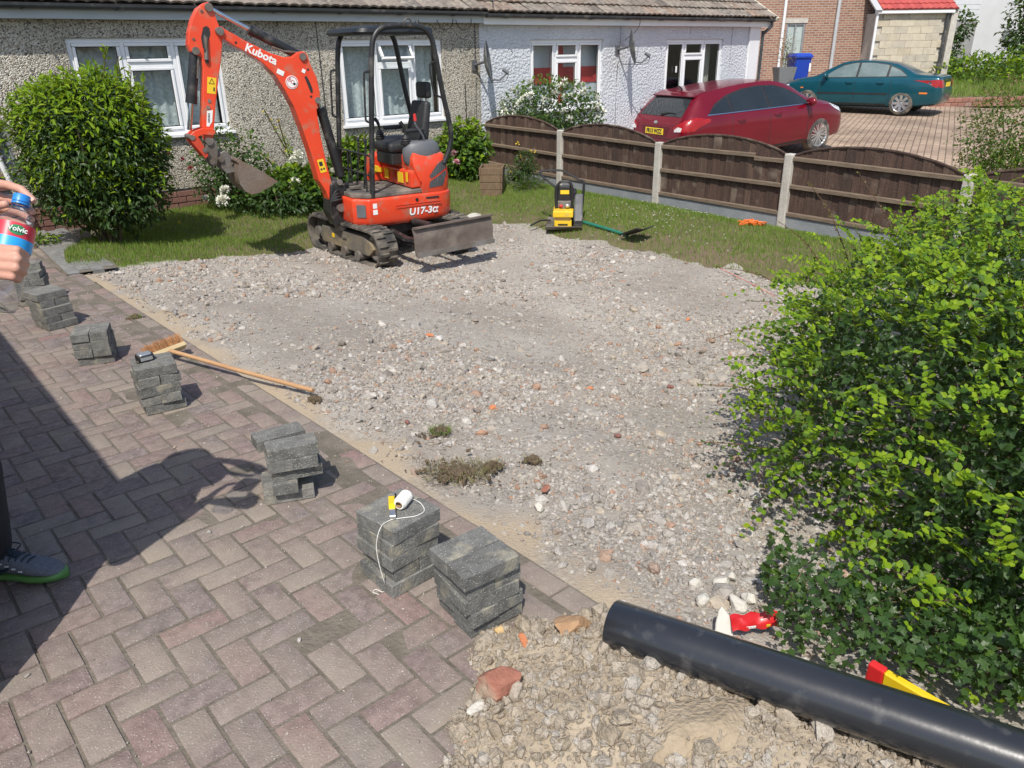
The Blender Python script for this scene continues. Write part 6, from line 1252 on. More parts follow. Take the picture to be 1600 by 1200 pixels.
X, Y = scatter(9500, heap_poly); S = np.clip(.0028 * np.exp(RNG.normal(.38, .8, len(X))), .0015, .036); Z = np.array([heap_z(a, b) for a, b in zip(X, Y)]) + S * .25; V, F = stones(X, Y, Z, S, .9, .25)
tag(link('soil_clods', np_mesh('soil_clods', V, F), m_clod), 'loose clods and small stones over the soil heap', 'clods', kind='stuff')
def HZ(u, v): p = PZ(u, v, .47); return Vector((p.x, p.y, heap_z(p.x, p.y)))
m_sandst = mat('sandstone', (.3, .17, .09), (.46, .3, .17), 14, .9, .5, 60, dirt=((.2, .12, .08), 8, .5, .7))
lump('brick_chunk', 'broken dark red brick lump on the heap edge by the drive', HZ(785, 1092), (.04, .062, .045), m_brickred, 'brick lump', 4, sink=.2); lump('sandstone_lump', 'brown orange stone lump beside the pipe end', HZ(896, 984), (.055, .04, .032), m_sandst, 'stone', 9, sink=.2)
lump('terracotta_shard', 'thin orange terracotta sliver on the soil heap', HZ(819, 1011), (.03, .012, .008), m_terra, 'shard', 5); lump('yellow_stone', 'small yellowish stone touching the block stack', HZ(781, 974), (.018, .014, .015), mat('yellow_stone', (.5, .34, .15), (.6, .45, .24), 20, .9), 'stone', 6)
lump('pink_stone', 'small pinkish brick fragment on the drive blocks', GP(727, 1160), (.016, .02, .012), mat('pink_brick', (.5, .27, .19), (.58, .36, .27), 20, .9), 'stone', 7); lump('grey_stone', 'pale grey stone beside the red brick lump', HZ(745, 1115), (.025, .02, .016), m_flint, 'stone', 8)
lump('buried_slab', 'large flat sandy slab half buried in the soil heap', HZ(1085, 1165), (.13, .07, .035), mat('slab', (.3, .235, .155), (.42, .34, .24), 14, .97, .8, 60), 'slab', 23, sink=.5, sub=4, rough=.3)
for i, (u, v, a) in enumerate([(1128, 912, .026), (1152, 945, .03), (1172, 936, .024), (1098, 940, .026), (1142, 902, .018), (1085, 912, .02)]): q = GP(u, v); lump('flint_lump', 'pale flint lump in the group beside the white shard', q, (a * 1.1, a * .85, a * .7), m_flint, 'stone', 30 + i, 'pale flint lumps by the pipe')
for i, (u, v, a, m, lb) in enumerate([(671, 525, .035, m_terra, 'orange brick fragment lying among the grey hardcore near the excavator'), (922, 607, .024, m_terra, 'bright terracotta fragment right in the middle of the hardcore'), (770, 637, .028, m_terra, 'flat terracotta piece towards the loose turf clump'), (1047, 605, .03, m_dkred, 'dark red stone beside the hedge side of the hardcore'), (965, 681, .022, m_dkred, 'brown red pebble standing out on the hardcore'), (636, 660, .02, m_dkred, 'dark red stone close to the sandy drive edge'), (853, 765, .03, m_brickred, 'round brown brick pebble below the turf clumps'), (843, 793, .032, m_flint, 'angular pale lump below the turf clumps'), (1075, 500, .03, m_terra, 'faded orange fragment on the far hardcore')]):
    q = GP(u, v); lump('brick_fragment', lb, q, (a * .75, a * .55, a * .4), m, 'fragment', 50 + i)
q = GP(741, 343); lump('white_stone', 'pale block of stone on the lawn behind the dozer blade', q, (.14, .08, .06), m_flint, 'stone', 71)
# --- black pipe
pa, pb_ = PZ(957, 974, .553), PZ(1390, 1120, .575); pd = (pb_ - pa).normalized(); pe = pa + pd * 2.6; m_pipeb = mat('black_pipe', (.016, .018, .022), (.026, .028, .033), 3, .26, .06, 12, coat=.3, aniso=(1, 1, 1), dirt=((.12, .115, .11), 13, .58, .82))
pt_ = thing('drain_pipe', 'glossy black plastic drain pipe lying across the soil heap', 'pipe', tuple(pa), 0); n = 40; vs = []
for (o_, r) in ((0, .074), (0, .068), (.0, .068)): pass
mbp = MB(); ring = lambda c, r: [c + (pd.orthogonal().normalized() * math.cos(a) + pd.cross(pd.orthogonal().normalized()) * math.sin(a)) * r for a in [2 * math.pi * k / n for k in range(n)]]
rings = [ring(pd * .3, .063), ring(pd * 0, .063), ring(pd * -.002, .067), ring(pd * .003, .07)] + [ring(pd * (2.6 * k / 12), .07) for k in range(1, 13)]; loft(mbp, rings, False); mbp.build('pipe_wall', m_pipeb, pt_, 50)
mbp = MB(); q0 = pd * 1.02; loft(mbp, [ring(q0, .0702), ring(q0 + pd * .004, .0712), ring(q0 + pd * .028, .0712), ring(q0 + pd * .032, .0702)], False); mbp.build('tape_band', mat('clear_tape', (.09, .1, .115), (.13, .14, .155), 8, .2, coat=.5), pt_, 50)
# --- spirit level, red packet, white shard
la_, lb_ = PZ(1364, 1050, .56), PZ(1512, 1138, .56); ld = (lb_ - la_); lv_ = thing('spirit_level', 'yellow spirit level with a red end cap lying in the ivy', 'spirit level', tuple(la_), math.atan2(ld.y, ld.x))
MB().bx((.03, -.012, -.028), (.7, .012, .028)).build('body', mat('level_yellow', (.75, .5, .01), (.8, .55, .02), 4, .4), lv_, None, .004, 1); MB().bx((-.012, -.0135, -.0295), (.03, .0135, .0295)).build('end_cap', mat('level_red', (.6, .02, .02), (.65, .03, .03), 4, .4), lv_, None, .005, 2); MB().bx((.12, -.0135, -.008), (.18, .0135, .012)).build('vial', M_['lamp_clear'], lv_, None)
q = GP(1176, 992); m_pk = mat('packet_red', (.5, .012, .016), (.58, .02, .022), 6, .4, coat=.2); pk = thing('red_packet', 'crumpled red snack packet by the pipe', 'packet', (q.x, q.y, q.z + .055), R(8))
vs = []; NX, NY = 14, 5
for top_ in (1, 0):
    for i in range(NX):
        for j in range(NY): x = -.075 + .15 * i / (NX - 1); y = -.024 + .048 * j / (NY - 1); e = (1 - abs(2 * i / (NX - 1) - 1) ** 4) * (1 - abs(2 * j / (NY - 1) - 1) ** 4); vs.append((x, y + .004 * math.sin(i * 1.3), (1 if top_ else -1) * .013 * e + .008 * MN.noise((x * 40, y * 60, top_)) + .006 * math.sin(i * .7)))
fs = [(i * NY + j, (i + 1) * NY + j, (i + 1) * NY + j + 1, i * NY + j + 1) for i in range(NX - 1) for j in range(NY - 1)]; fs += [tuple(NX * NY + k for k in f[::-1]) for f in fs]
MB().add(vs, fs, Matrix.Rotation(R(50), 4, 'X')).build('wrapper', m_pk, pk, 40)
for x, w in ((-.02, .03), (.035, .012)): MB().bx((x - w / 2, -.026, -.006), (x + w / 2, -.0245, .004), Matrix.Rotation(R(12), 4, 'X') @ Matrix.Translation((0, .004, .0))).build('print_block', M_['print'] if w > .02 else M_['yellow'], pk, None)
q = GP(1130, 994); sh = thing('white_shard', 'pointed white ceramic shard standing beside the red packet', 'shard', (q.x, q.y, q.z)); MB().prism([(-.028, -.02), (.028, -.01), (.03, .03), (.018, .065), (-.006, .095), (-.016, .08), (-.024, .04)], -.005, .005, 'y', Matrix.Rotation(R(-18), 4, 'X')).build('shard_body', mat('glazed_white', (.66, .64, .58), (.74, .72, .67), 10, .35, dirt=((.5, .43, .33), 12, .5, .7)), sh, None, .002, 1)
# --- turf clumps on the hardcore
m_dry = mat('dry_grass', (.2, .16, .08), ramp=[(.12, .09, .05), (.2, .16, .08), (.16, .17, .05), (.26, .21, .12)], rnd='island', rough=.8)
m_turf = mat('turf_soil', (.09, .065, .04), (.15, .11, .07), 15, .97, .8, 60)
for i, (u, v, r, h, lb) in enumerate([(688, 676, .075, .035, 'dug out clump of turf with green grass lying on the hardcore'), (772, 732, .055, .035, 'small dark turf clump on the hardcore below the greener one'), (832, 722, .045, .03, 'turf clump with roots towards the middle of the hardcore'), (715, 738, .2, .012, 'flat patch of dark turf scraps and roots near the sandy edge'), (492, 626, .05, .03, 'little grass tuft at the end of the broom handle'), (845, 345, .1, .03, 'crumbled turf beside the plate compactor'), (212, 497, .05, .03, 'small green weed at the drive edge')]):
    q = GP(u, v); t = thing('turf_clump', lb, 'turf', tuple(q)); nn = int(90 + 1500 * r); A_ = RNG.uniform(0, 6.283, nn); Rr = np.abs(RNG.normal(0, .55, nn)) * r * (1 + .45 * np.sin(A_ * 2 + i) + .25 * np.sin(A_ * 5 + 2 * i)); Xc, Yc = Rr * np.cos(A_), Rr * np.sin(A_) * .7; Sc = np.clip(.006 * np.exp(RNG.normal(0, .6, nn)), .002, .022) * (1.15 - .5 * np.clip(Rr / r, 0, 1)); V, F = stones(Xc, Yc, h * .6 * np.exp(-(Rr / (r * .6)) ** 2) + .002, Sc, .8); me = np_mesh('root_crumbs', V, F); me.materials.append(m_turf); tag(link('root_crumbs', me, None, t), kind='stuff')
    pol = [(q.x + r * .8 * math.cos(a), q.y + r * .6 * math.sin(a)) for a in [k * .6283 for k in range(10)]]; V, F = blades(int(260 * (r / .09) ** 1.3), pol, lambda x, y, q=q, h=h: q.z + h * .3, .008, .035, .0016, None, 2.2); V = V - np.array([tuple(t.location)]); a = -t.rotation_euler.z; c_, s_ = math.cos(a), math.sin(a); V = np.stack([V[:, 0] * c_ - V[:, 1] * s_, V[:, 0] * s_ + V[:, 1] * c_, V[:, 2]], -1)
    me = np_mesh('grass_tuft', V, F); me.materials.append(m_dry if i not in (0, 6) else m_grass); tag(link('grass_tuft', me, None, t), kind='stuff')
# --- tape measure on its stack
m_chr = mat('tape_silver', (.5, .52, .55), (.62, .64, .66), 6, .25, metal=.7); zt = stD[2]; q = PZ(227, 563, zt); tmz = thing('tape_measure', 'silver and black tape measure on top of the block stack', 'tape measure', (q.x, q.y, zt), stD[1] + R(10))
loft(mb := MB(), [rr(-.042 * k, .042 * k, -.033 * k, .033 * k, .02 * k, z) for z, k in ((.0, .92), (.006, 1.), (.03, 1.), (.036, .9))]); mb.build('case', M_['trim'], tmz, 40)
loft(mb := MB(), [rr(-.03, .03, -.0345, -.03, .002, z) for z in (.01, .028)]); mb.build('face_panel', m_chr, tmz, 40); loft(mb := MB(), [rr(-.034 * k, .034 * k, -.026 * k, .026 * k, .016 * k, z) for z, k in ((.0355, 1.), (.041, .9))]); mb.build('silver_cover', m_chr, tmz, 40); MB().bx((-.05, -.03, .004), (-.04, -.012, .012)).build('hook', M_['steel'], tmz, None)
# --- broom
m_wood = mat('broom_wood', (.42, .24, .12), (.52, .32, .17), 10, .6, aniso=(1, 1, 6)); a, b = GP(270, 566) + Vector((0, 0, .075)), GP(491, 622) + Vector((0, 0, .045)); br_ = thing('broom', 'wooden broom with orange bristles lying from the paving to the hardcore', 'broom', tuple(a))
MB().tube([Vector((0, 0, 0)), (b - a) * .5 + Vector((0, 0, -.004)), b - a], .0125, 12).build('handle', m_wood, br_); bd_ = (b - a).normalized(); bs = Vector((-bd_.y, bd_.x, 0)).normalized(); hc_ = -bd_ * .03
Mb = Matrix.Translation(hc_ + Vector((0, 0, -.01))) @ Matrix(((bd_.x, bs.x, 0, 0), (bd_.y, bs.y, 0, 0), (0, 0, 1, 0), (0, 0, 0, 1))) @ Matrix.Rotation(R(-50), 4, 'Y')
MB().box((0, 0, 0), (.05, .25, .03), Mb).build('broom_head', mat('broom_block', (.5, .38, .2), (.6, .47, .27), 8, .7), br_, None, .006, 2); m_br = mat('bristle', (.45, .18, .06), ramp=[(.26, .12, .05), (.38, .18, .07), (.44, .23, .1)], rnd='island', rough=.7); brm = MB()
for i in range(14):
    for j in range(4):
        for k in range(7): p0_ = Vector((-.02 + .0133 * j + random.gauss(0, .002), -.118 + .0182 * i + random.gauss(0, .002), .017)); brm.tube([p0_, p0_ + Vector((random.gauss(0, .012), random.gauss(0, .008), .06))], .0012, 3, Mb, caps=False)
brm.build('bristles', m_br, br_, None)
# --- string reel, cutter and string on stack B
zt = stB[2]; q = PZ(631, 790, zt); m_string = mat('white_string', (.72, .7, .64), (.8, .78, .73), 60, .8, .5, 300, bdist=.002); rl_ = thing('string_reel', 'reel of white builder string on the block stack', 'string reel', (q.x, q.y, zt + .024), R(72))
Mx = Matrix.Rotation(R(90), 4, 'Y'); prof_ = [(.012, -.036), (.017, -.036), (.0205, -.03)] + [(.0225 + .0008 * (k % 2), -.026 + .002 * k) for k in range(27)] + [(.02, .031), (.016, .036), (.012, .036)]
MB().lathe(prof_, 24, Mx, caps=False).build('winding', m_string, rl_, 25); MB().lathe([(.0115, -.037), (.0118, .037), (.0095, .037), (.0095, -.037)], 18, Mx, caps=False).build('cardboard_core', mat('cardboard', (.32, .2, .1), (.4, .27, .15), 20, .9), rl_, 40)
pts = [(646, 780, .03), (657, 786, .012), (663, 798, .003), (650, 806, .003), (630, 809, .003), (612, 812, .003), (600, 818, .004)]; S3 = [PZ(u, v, zt + dz) for u, v, dz in pts]
c_ = S3[-1]; dn = GP(603, 925) + Vector((0, 0, .004)); S3 += [PZ(594, 826, zt + .003), PZ(590, 838, zt - .02), PZ(588, 855, zt - .06), PZ(592, 880, zt - .12), PZ(600, 908, zt - .19), GP(604, 918, .004), GP(598, 925, .004), GP(588, 921, .004), GP(583, 925, .004), GP(592, 929, .004)]
MB().tube(catmull(S3, 5), .0013, 6).build('loose_string', m_string, rl_).matrix_parent_inverse = (Matrix.Translation(rl_.location) @ Matrix.Rotation(R(72), 4, 'Z')).inverted()
q = PZ(613, 797, zt); ck = thing('utility_knife', 'yellow and grey utility knife beside the string reel', 'knife', (q.x, q.y, zt), R(100)); MB().prism([(.06, 0), (.064, .018), (.03, .022), (.0, .026), (-.02, .02), (-.02, 0)], -.011, .011, 'y').build('yellow_grip', mat('grip_yellow', (.8, .55, .01), (.85, .6, .02), 4, .4), ck, None, .004, 2); MB().bx((-.062, -.0105, .002), (-.018, .0105, .017)).build('metal_nose', M_['alloy'], ck, None, .002, 1); MB().bx((.02, -.018, .002), (.068, -.0115, .024)).build('black_insert', M_['trim'], ck, None, .003, 2)
# --- plate compactor
q = PZ(882, 347, .1); m_cy = mat('compactor_yellow', (.75, .48, .02), (.8, .54, .03), 5, .45, dirt=((.4, .3, .14), 8, .6, .8)); cp = thing('plate_compactor', 'yellow and black plate compactor standing on the lawn edge', 'plate compactor', (q.x, q.y, gzf(q.x, q.y) + .02), R(-6))
mbc = MB(); mbc.prism([(-.26, .05), (-.2, .0), (.2, .0), (.26, .05), (.26, .065), (.2, .018), (-.2, .018), (-.26, .065)], -.19, .19, 'x'); mbc.build('base_plate', M_['steel'], cp, None, .004, 1)
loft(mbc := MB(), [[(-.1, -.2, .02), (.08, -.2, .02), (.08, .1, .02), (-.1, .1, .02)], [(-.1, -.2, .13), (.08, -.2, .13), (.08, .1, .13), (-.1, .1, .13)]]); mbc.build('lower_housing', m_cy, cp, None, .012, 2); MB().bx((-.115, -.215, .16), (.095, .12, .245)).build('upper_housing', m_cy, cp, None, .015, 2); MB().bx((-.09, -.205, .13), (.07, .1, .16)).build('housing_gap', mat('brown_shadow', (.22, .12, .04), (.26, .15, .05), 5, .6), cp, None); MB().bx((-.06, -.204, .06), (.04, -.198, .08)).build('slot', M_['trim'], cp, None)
fr_ = MB().tube(catmull([(-.085, -.05, .24), (-.09, -.05, .4), (-.085, -.05, .5), (-.05, -.05, .575), (0, -.05, .59), (.05, -.05, .575), (.075, -.05, .5), (.08, -.05, .4), (.075, -.05, .24)], 4), .016, 8).build('guard_frame', M_['trim'], cp); MB().bx((-.08, -.04, .33), (.07, .0, .53)).build('engine_cover', M_['trim'], cp, None, .02, 2); MB().bx((-.045, -.046, .425), (.045, -.041, .475)).build('label', M_['yellow'], cp, None)
MB().bx((-.075, -.05, .25), (.07, .16, .34)).cyl((0, -.08, .29), (0, .1, .29), .05, 14).build('engine', M_['steel'], cp, None, .008, 1); MB().ball((-.035, -.075, .28), .022, 8, 6).build('fuel_cap', mat('red_cap', (.5, .03, .03), (.55, .05, .05), 5, .5), cp); MB().ball((.03, -.08, .285), (.03, .02, .026), 8, 6).build('carburettor', M_['alloy'], cp)
MB().prism([(-.16, .04), (.16, .04), (.2, .12), (.13, .36), (.04, .42), (-.06, .3), (-.19, .12)], .1, .19, 'x').build('belt_guard', mat('guard_grey', (.05, .052, .055), (.1, .1, .105), 9, .5, dirt=((.3, .28, .25), 9, .55, .72)), cp, None, .015, 2); MB().bx((-.1, .02, .34), (.12, .2, .46)).build('fuel_tank', M_['trim'], cp, None, .03, 2)
MB().tube(catmull([(.17, .1, .1), (.19, .12, .4), (.19, .14, .55), (.14, .16, .57), (.0, .2, .66), (-.08, .22, .68), (-.24, .2, .675), (-.27, .18, .65), (-.2, .1, .58), (-.1, .02, .5), (-.085, -.04, .46)], 4), .014, 8).build('handle', M_['trim'], cp); MB().tube(catmull([(-.15, .1, .05), (-.25, .06, .06), (-.35, -.1, .03)], 3), .012, 6).build('side_bar', M_['trim'], cp)
cp.scale = (1.18, 1.1, .95)
# --- shovel
a, b = PZ(912, 344, .13), PZ(981, 363, .13); sv = thing('shovel', 'shovel with green shaft and black blade lying on the worn lawn', 'shovel', tuple(a)); zz = lambda p: gzf(p.x, p.y) + .06
a.z, b.z = zz(a), zz(b); sv.location = a; MB().tube([Vector((0, 0, 0)), (b - a) * .6 + Vector((0, 0, .005)), b - a], [.022, .02, .018], 10).build('shaft', mat('green_shaft', (.02, .16, .11), (.03, .2, .14), 5, .4), sv); sd_ = (b - a).normalized(); sx = Vector((-sd_.y, sd_.x, 0)).normalized(); Ms = Matrix.Translation(b - a) @ Matrix(((sd_.x, sx.x, 0, 0), (sd_.y, sx.y, 0, 0), (sd_.z, 0, 1, 0), (0, 0, 0, 1))) @ Matrix.Rotation(R(-20), 4, 'Y')
vs = []
for i in range(7):
    for j in range(7): x = .34 * i / 6; w = .13 * (.75 + .25 * min(1, i / 2)); y = -w + 2 * w * j / 6; vs.append((x, y, .03 * (2 * j / 6 - 1) ** 2 + .015 * (i / 6) ** 2))
bo_ = MB().add(vs, [(i * 7 + j, (i + 1) * 7 + j, (i + 1) * 7 + j + 1, i * 7 + j + 1) for i in range(6) for j in range(6)], Ms).build('blade', mat('shovel_black', (.02, .02, .022), (.05, .048, .045), 6, .45), sv, 50); so = bo_.modifiers.new('t', 'SOLIDIFY'); so.thickness = .006
# --- orange line bundle
q = GP(1172, 356); ob = thing('orange_line_bundle', 'tangled bundle of orange builder line on the lawn by the fence', 'line bundle', tuple(q)); m_ol = mat('orange_line', (.75, .16, .03), (.8, .2, .04), 6, .6)
for k in range(9): MB().tube(catmull([(random.gauss(0, .07), random.gauss(0, .05), .03 + .07 * random.random()) for _ in range(5)], 4), .008, 5).build('line_loop', m_ol, ob)
sp_ = [GP(1118, 416, .04), GP(1160, 436, .04), GP(1210, 462, .04)]; tag(MB().tube(catmull(sp_, 4), .004, 5).build('string_line', mat('pink_line', (.6, .2, .18), (.65, .25, .2), 6, .7)), 'thin pink string line pegged from the lawn edge under the hedge', 'string line')
# --- wooden planter beside the house end
q = GP(768, 311); wp = thing('wooden_planter', 'weathered wooden planter box of horizontal planks standing on the lawn', 'planter', tuple(q), R(-4)); m_wp = mat('planter_wood', (.13, .085, .048), (.21, .145, .085), 8, .85, .3, 60, aniso=(5, 1, 1))
for k in range(4):
    z0 = .03 + k * .105; o_ = .0
    MB().bx((-.13 - .006 * k, -.02, z0), (.13 + .006 * k, .005, z0 + .1)).build('plank', m_wp, wp, None, .004, 1); MB().bx((-.155 - .006 * k, -.018, z0), (-.131 - .006 * k, .42, z0 + .1)).build('plank', m_wp, wp, None, .004, 1); MB().bx((.131 + .006 * k, -.018, z0), (.155 + .006 * k, .42, z0 + .1)).build('plank', m_wp, wp, None, .004, 1); MB().bx((-.13 - .006 * k, .395, z0), (.13 + .006 * k, .42, z0 + .1)).build('plank', m_wp, wp, None, .004, 1)
MB().bx((-.14, .0, .34), (.14, .4, .38)).build('soil_fill', m_turf, wp, None)
# --- bins by the brick house
q = AT(1243, 137, 27.2); m_bl = mat('bin_blue', (.012, .05, .36), (.016, .06, .42), 3, .4); bn = thing('wheelie_bin', 'blue wheelie bin against the brick house', 'wheelie bin', (q.x, q.y, q.z), R(8)); loft(mb := MB(), [rr(-.22, .22, -.26, .26, .05, .06), rr(-.28, .28, -.34, .34, .05, .92)]); mb.build('body', m_bl, bn, 40); loft(mb := MB(), [rr(-.31, .31, -.38, .36, .05, .92), rr(-.31, .31, -.38, .36, .05, .97), rr(-.24, .24, -.3, .28, .05, 1.05)]); mb.build('lid', m_bl, bn, 40)
for s in (-1, 1): MB().cyl((s * .24, .26, .1), (s * .3, .26, .1), .1, 16).build('wheel', M_['rubber'], bn)
MB().bx((.2, -.345, .5), (.26, -.335, .75)).build('label', M_['print'], bn, None)
q = AT(1222, 139, 26.8); gp_ = thing('grey_planter', 'grey fluted planter with a dry shrub beside the blue bin', 'planter', (q.x, q.y, q.z), R(5)); loft(mb := MB(), [rr(-.2, .2, -.2, .2, .03, 0), rr(-.3, .3, -.3, .3, .03, .66)]); mb.build('pot', mat('pot_grey', (.16, .17, .175), (.22, .23, .235), 12, .7, aniso=(9, 9, .5)), gp_, 40); V, F = leaves(RNG.normal(size=(500, 3)) * np.array([.12, .12, .3]) + np.array([0, 0, 1.0]), RNG.normal(size=(500, 3)), RNG.normal(size=(500, 3)), RNG.uniform(.04, .09, 500), .35, LEAF4); me = np_mesh('dry_foliage', V, F); me.materials.append(M_['leaf_bronze']); link('dry_foliage', me, None, gp_); MB().tube([(0, 0, .5), (.02, 0, 1.1)], .015, 5).build('stem', M_['bark'], gp_)
# --- black refuse bag by the fence end
q = PZ(1528, 322, .35); bb = lump('refuse_sack', 'shiny black refuse sack by the last fence post', (q.x, q.y, gzf(q.x, q.y)), (.16, .16, .3), mat('black_polythene', (.01, .01, .011), (.02, .02, .022), 6, .18, .4, 18), 'refuse sack', 91, sink=.1, sub=3, rough=.35)
# --- grey block path beside the shrub
gp0, gp1 = GP(128, 428), GP(58, 366); gd = (gp1 - gp0).normalized(); gn = Vector((gd.y, -gd.x, 0)); gl = (gp1 - gp0).length; path_poly = [tuple((gp0 + gn * .3)[:2]), tuple((gp0 - gn * .12)[:2]), tuple((gp1 - gn * .12)[:2]), tuple((gp1 + gn * .5)[:2])]
m_gp = mat('grey_path_block', (.2, .2, .19), ramp=[(.17, .165, .155), (.22, .215, .2), (.19, .19, .185)], rnd='object', rough=.95, var=.25, scale=12, bump=.4, bscale=80); path = sheet('path', path_poly, .15, lambda x, y: dz_(x, y) + .012, m_joint); gpm = MB().box((0, 0, -.02), (.197, .097, .05)).mesh('paver', None, .004, 1); gpm.materials.append(m_gp)
for i in range(int(gl / .2)):
    for j in range(4):
        c = gp0 + gd * (.1 + i * .2 + (.1 if j % 2 else 0)) + gn * (-.06 + j * .1); o = link('paver', gpm, None, path, (c.x, c.y, dz_(c.x, c.y) + .018)); o.rotation_euler = (0, 0, math.atan2(gd.y, gd.x))
# ================================================================== PERSON WITH BOTTLE
def AZ(u, v, zc): return Vector((0, 0, CAMZ)) + ray(u, v) * zc * 1.25
def remeshed(name, mb, vox, m, parent, it=4):
    me = mb.mesh(name, None, recalc=True); o = link(name, me, m, parent); r = o.modifiers.new('r', 'REMESH'); r.mode = 'VOXEL'; r.voxel_size = vox; s = o.modifiers.new('s', 'SMOOTH'); s.iterations = it; s.factor = .5
    e = evaluated(o); o.modifiers.clear(); o.data = e; e.materials.clear(); e.materials.append(m); e.polygons.foreach_set('use_smooth', [True] * len(e.polygons)); return o
def chain(mb, pts, rs, n=14):
    for i, p in enumerate(pts): mb.ball(p, rs[i], n, 10)
    for a, b, ra, rb in zip(pts, pts[1:], rs, rs[1:]): mb.tube([a, b], [ra, rb], n)
GND = dz_(0, 2.) ; PB = Vector((-1.64, 1.82, GND))
person = thing('person', 'person in dark trousers and grey trainers holding a water bottle', 'person', tuple(PB))
F_ = Vector((.96, -.28, 0)).normalized(); LV = Vector((-F_.y, F_.x, 0)); UPV = Vector((0, 0, 1))
def B(f, l, z): return F_ * f + LV * l + UPV * z                      # body frame, from the point between the feet
W2 = lambda p: p - PB
m_skin = mat('skin', (.52, .27, .2), (.6, .33, .25), 30, .5, .25, 260, bdist=.002, spec=.35); m_skin.node_tree.nodes['Principled BSDF'].inputs['Subsurface Weight'].default_value = .12; m_skin.node_tree.nodes['Principled BSDF'].inputs['Subsurface Radius'].default_value = (.01, .004, .002)
sk = MB()
chain(sk, [B(0, 0, .95), B(.03, 0, 1.12), B(.0, 0, 1.3), B(-.02, 0, 1.42)], [.15, .15, .16, .13]); chain(sk, [B(-.02, .1, .95), B(-.02, -.1, .95)], [.12, .12]); chain(sk, [B(-.02, .18, 1.43), B(-.02, -.18, 1.43)], [.08, .08]); chain(sk, [B(-.02, 0, 1.45), B(0, 0, 1.54)], [.06, .058])
sk.ball(B(.02, 0, 1.66), (.095, .08, .12), 18, 12); sk.ball(B(.035, 0, 1.6), (.07, .06, .07), 14, 10); sk.ball(B(.118, 0, 1.655), (.02, .014, .022), 8, 6)
for s in (-1, 1): sk.ball(B(.0, s * .083, 1.66), (.022, .012, .032), 8, 6)
FOOT = {1: W2(Vector((-1.80, 2.19, GND))), -1: W2(Vector((-1.56, 1.4, GND)))}
for s in (1, -1):
    ft = FOOT[s]; chain(sk, [B(-.02, s * .1, .92), ft * .5 + B(.02, s * .06, .5) - UPV * 0 + Vector((0, 0, 0)) - (ft * .0), ft + UPV * .1], [.09, .06, .042])
# the hands: each finger its own bent chain, placed against the bottle
up_K = [(-18, 286, 1.6), (-20, 306, 1.63), (-22, 322, 1.66), (-22, 337, 1.68)]; wr_u = (-85, 312, 1.66)
upF = [[(12, 289, 1.575), (33, 296, 1.57), (52, 313, 1.565)], [(12, 311, 1.62), (36, 318, 1.6), (50, 331, 1.575)], [(8, 326, 1.65), (32, 333, 1.625), (49, 343, 1.595)], [(4, 341, 1.67), (24, 347, 1.645), (38, 352, 1.62)]]
lo_K = [(2, 390, 1.46), (3, 403, 1.455), (3, 416, 1.455), (2, 429, 1.46)]; wr_l = (-80, 425, 1.5)
loF = [[(26, 391, 1.452), (39, 399, 1.485), (36, 404, 1.525)], [(27, 405, 1.447), (39, 412, 1.48), (35, 416, 1.52)], [(25, 419, 1.447), (36, 425, 1.48), (32, 428, 1.515)], [(20, 432, 1.452), (29, 436, 1.48), (26, 438, 1.51)]]
def hand(K, Fs, wr, thumb, sh, el):
    w = W2(AZ(*wr)); KK = [W2(AZ(*k)) for k in K]
    for i, (k, f) in enumerate(zip(KK, Fs)):
        r0 = (.0115, .0119, .0113, .01)[i]; chain(sk, [w.lerp(k, .25), k], [.016, .0125], 10); chain(sk, [k] + [W2(AZ(*q)) for q in f], [.012 * r0 / .01, r0, r0 * .92, r0 * .8], 12)
    chain(sk, [KK[0], KK[1], KK[2], KK[3]], [.012] * 4, 10); chain(sk, [w] + [W2(AZ(*q)) for q in thumb], [.018, .0145, .0115, .0098], 12); chain(sk, [w.lerp(KK[1], .5), w.lerp(KK[2], .5)], [.02, .02], 10)
    chain(sk, [sh, el, w], [.055, .046, .028], 14); return w
wu = hand(up_K, upF, wr_u, [(-42, 328, 1.57), (-14, 324, 1.54), (8, 319, 1.53)], B(-.02, .2, 1.4), B(.08, .27, 1.1)); wl = hand(lo_K, loF, wr_l, [(-50, 395, 1.53), (-20, 385, 1.56), (5, 388, 1.575)], B(-.02, -.2, 1.4), B(.2, -.26, 1.1))
body = remeshed('body', sk, .0037, m_skin, person, 2)
def nails(Fs, off):
    for f in Fs:
        a, b = W2(AZ(*f[1])), W2(AZ(*f[2])); d = (b - a).normalized(); c = b + d * .002; v = (W2(Vector((0, 0, CAMZ))) - c).normalized(); v = (v - d * v.dot(d)).normalized()
        MB().box((0, 0, 0), (.009, .011, .0015), frame(c + v * .0092, v.cross(d), v)).build('fingernail', mat('nail', (.62, .38, .31), (.66, .42, .35), 5, .3), body, None, .0007, 1)
nails(upF[:3], 0)
m_tr = mat('dark_trousers', (.012, .013, .018), (.02, .022, .028), 15, .9, .3, 90); tr_ = MB(); chain(tr_, [B(-.01, .09, .96), B(-.01, -.09, .96)], [.15, .15])
for s in (1, -1): ft = FOOT[s]; chain(tr_, [B(-.02, s * .1, .9), ft * .5 + B(.02, s * .06, .5), ft + UPV * .14], [.13, .105, .08])
remeshed('trousers', tr_, .014, m_tr, person, 4)
m_sh = mat('grey_shirt', (.09, .1, .12), (.12, .13, .15), 20, .9, .3, 60); ts = MB(); chain(ts, [B(0, 0, .98), B(.035, 0, 1.12), B(.0, 0, 1.3), B(-.02, 0, 1.42)], [.2, .21, .21, .16]); chain(ts, [B(-.02, .19, 1.43), B(-.02, -.19, 1.43)], [.095, .095])
for s in (1, -1): chain(ts, [B(-.02, s * .2, 1.41), B(.13, s * .24, 1.22)], [.1, .09])
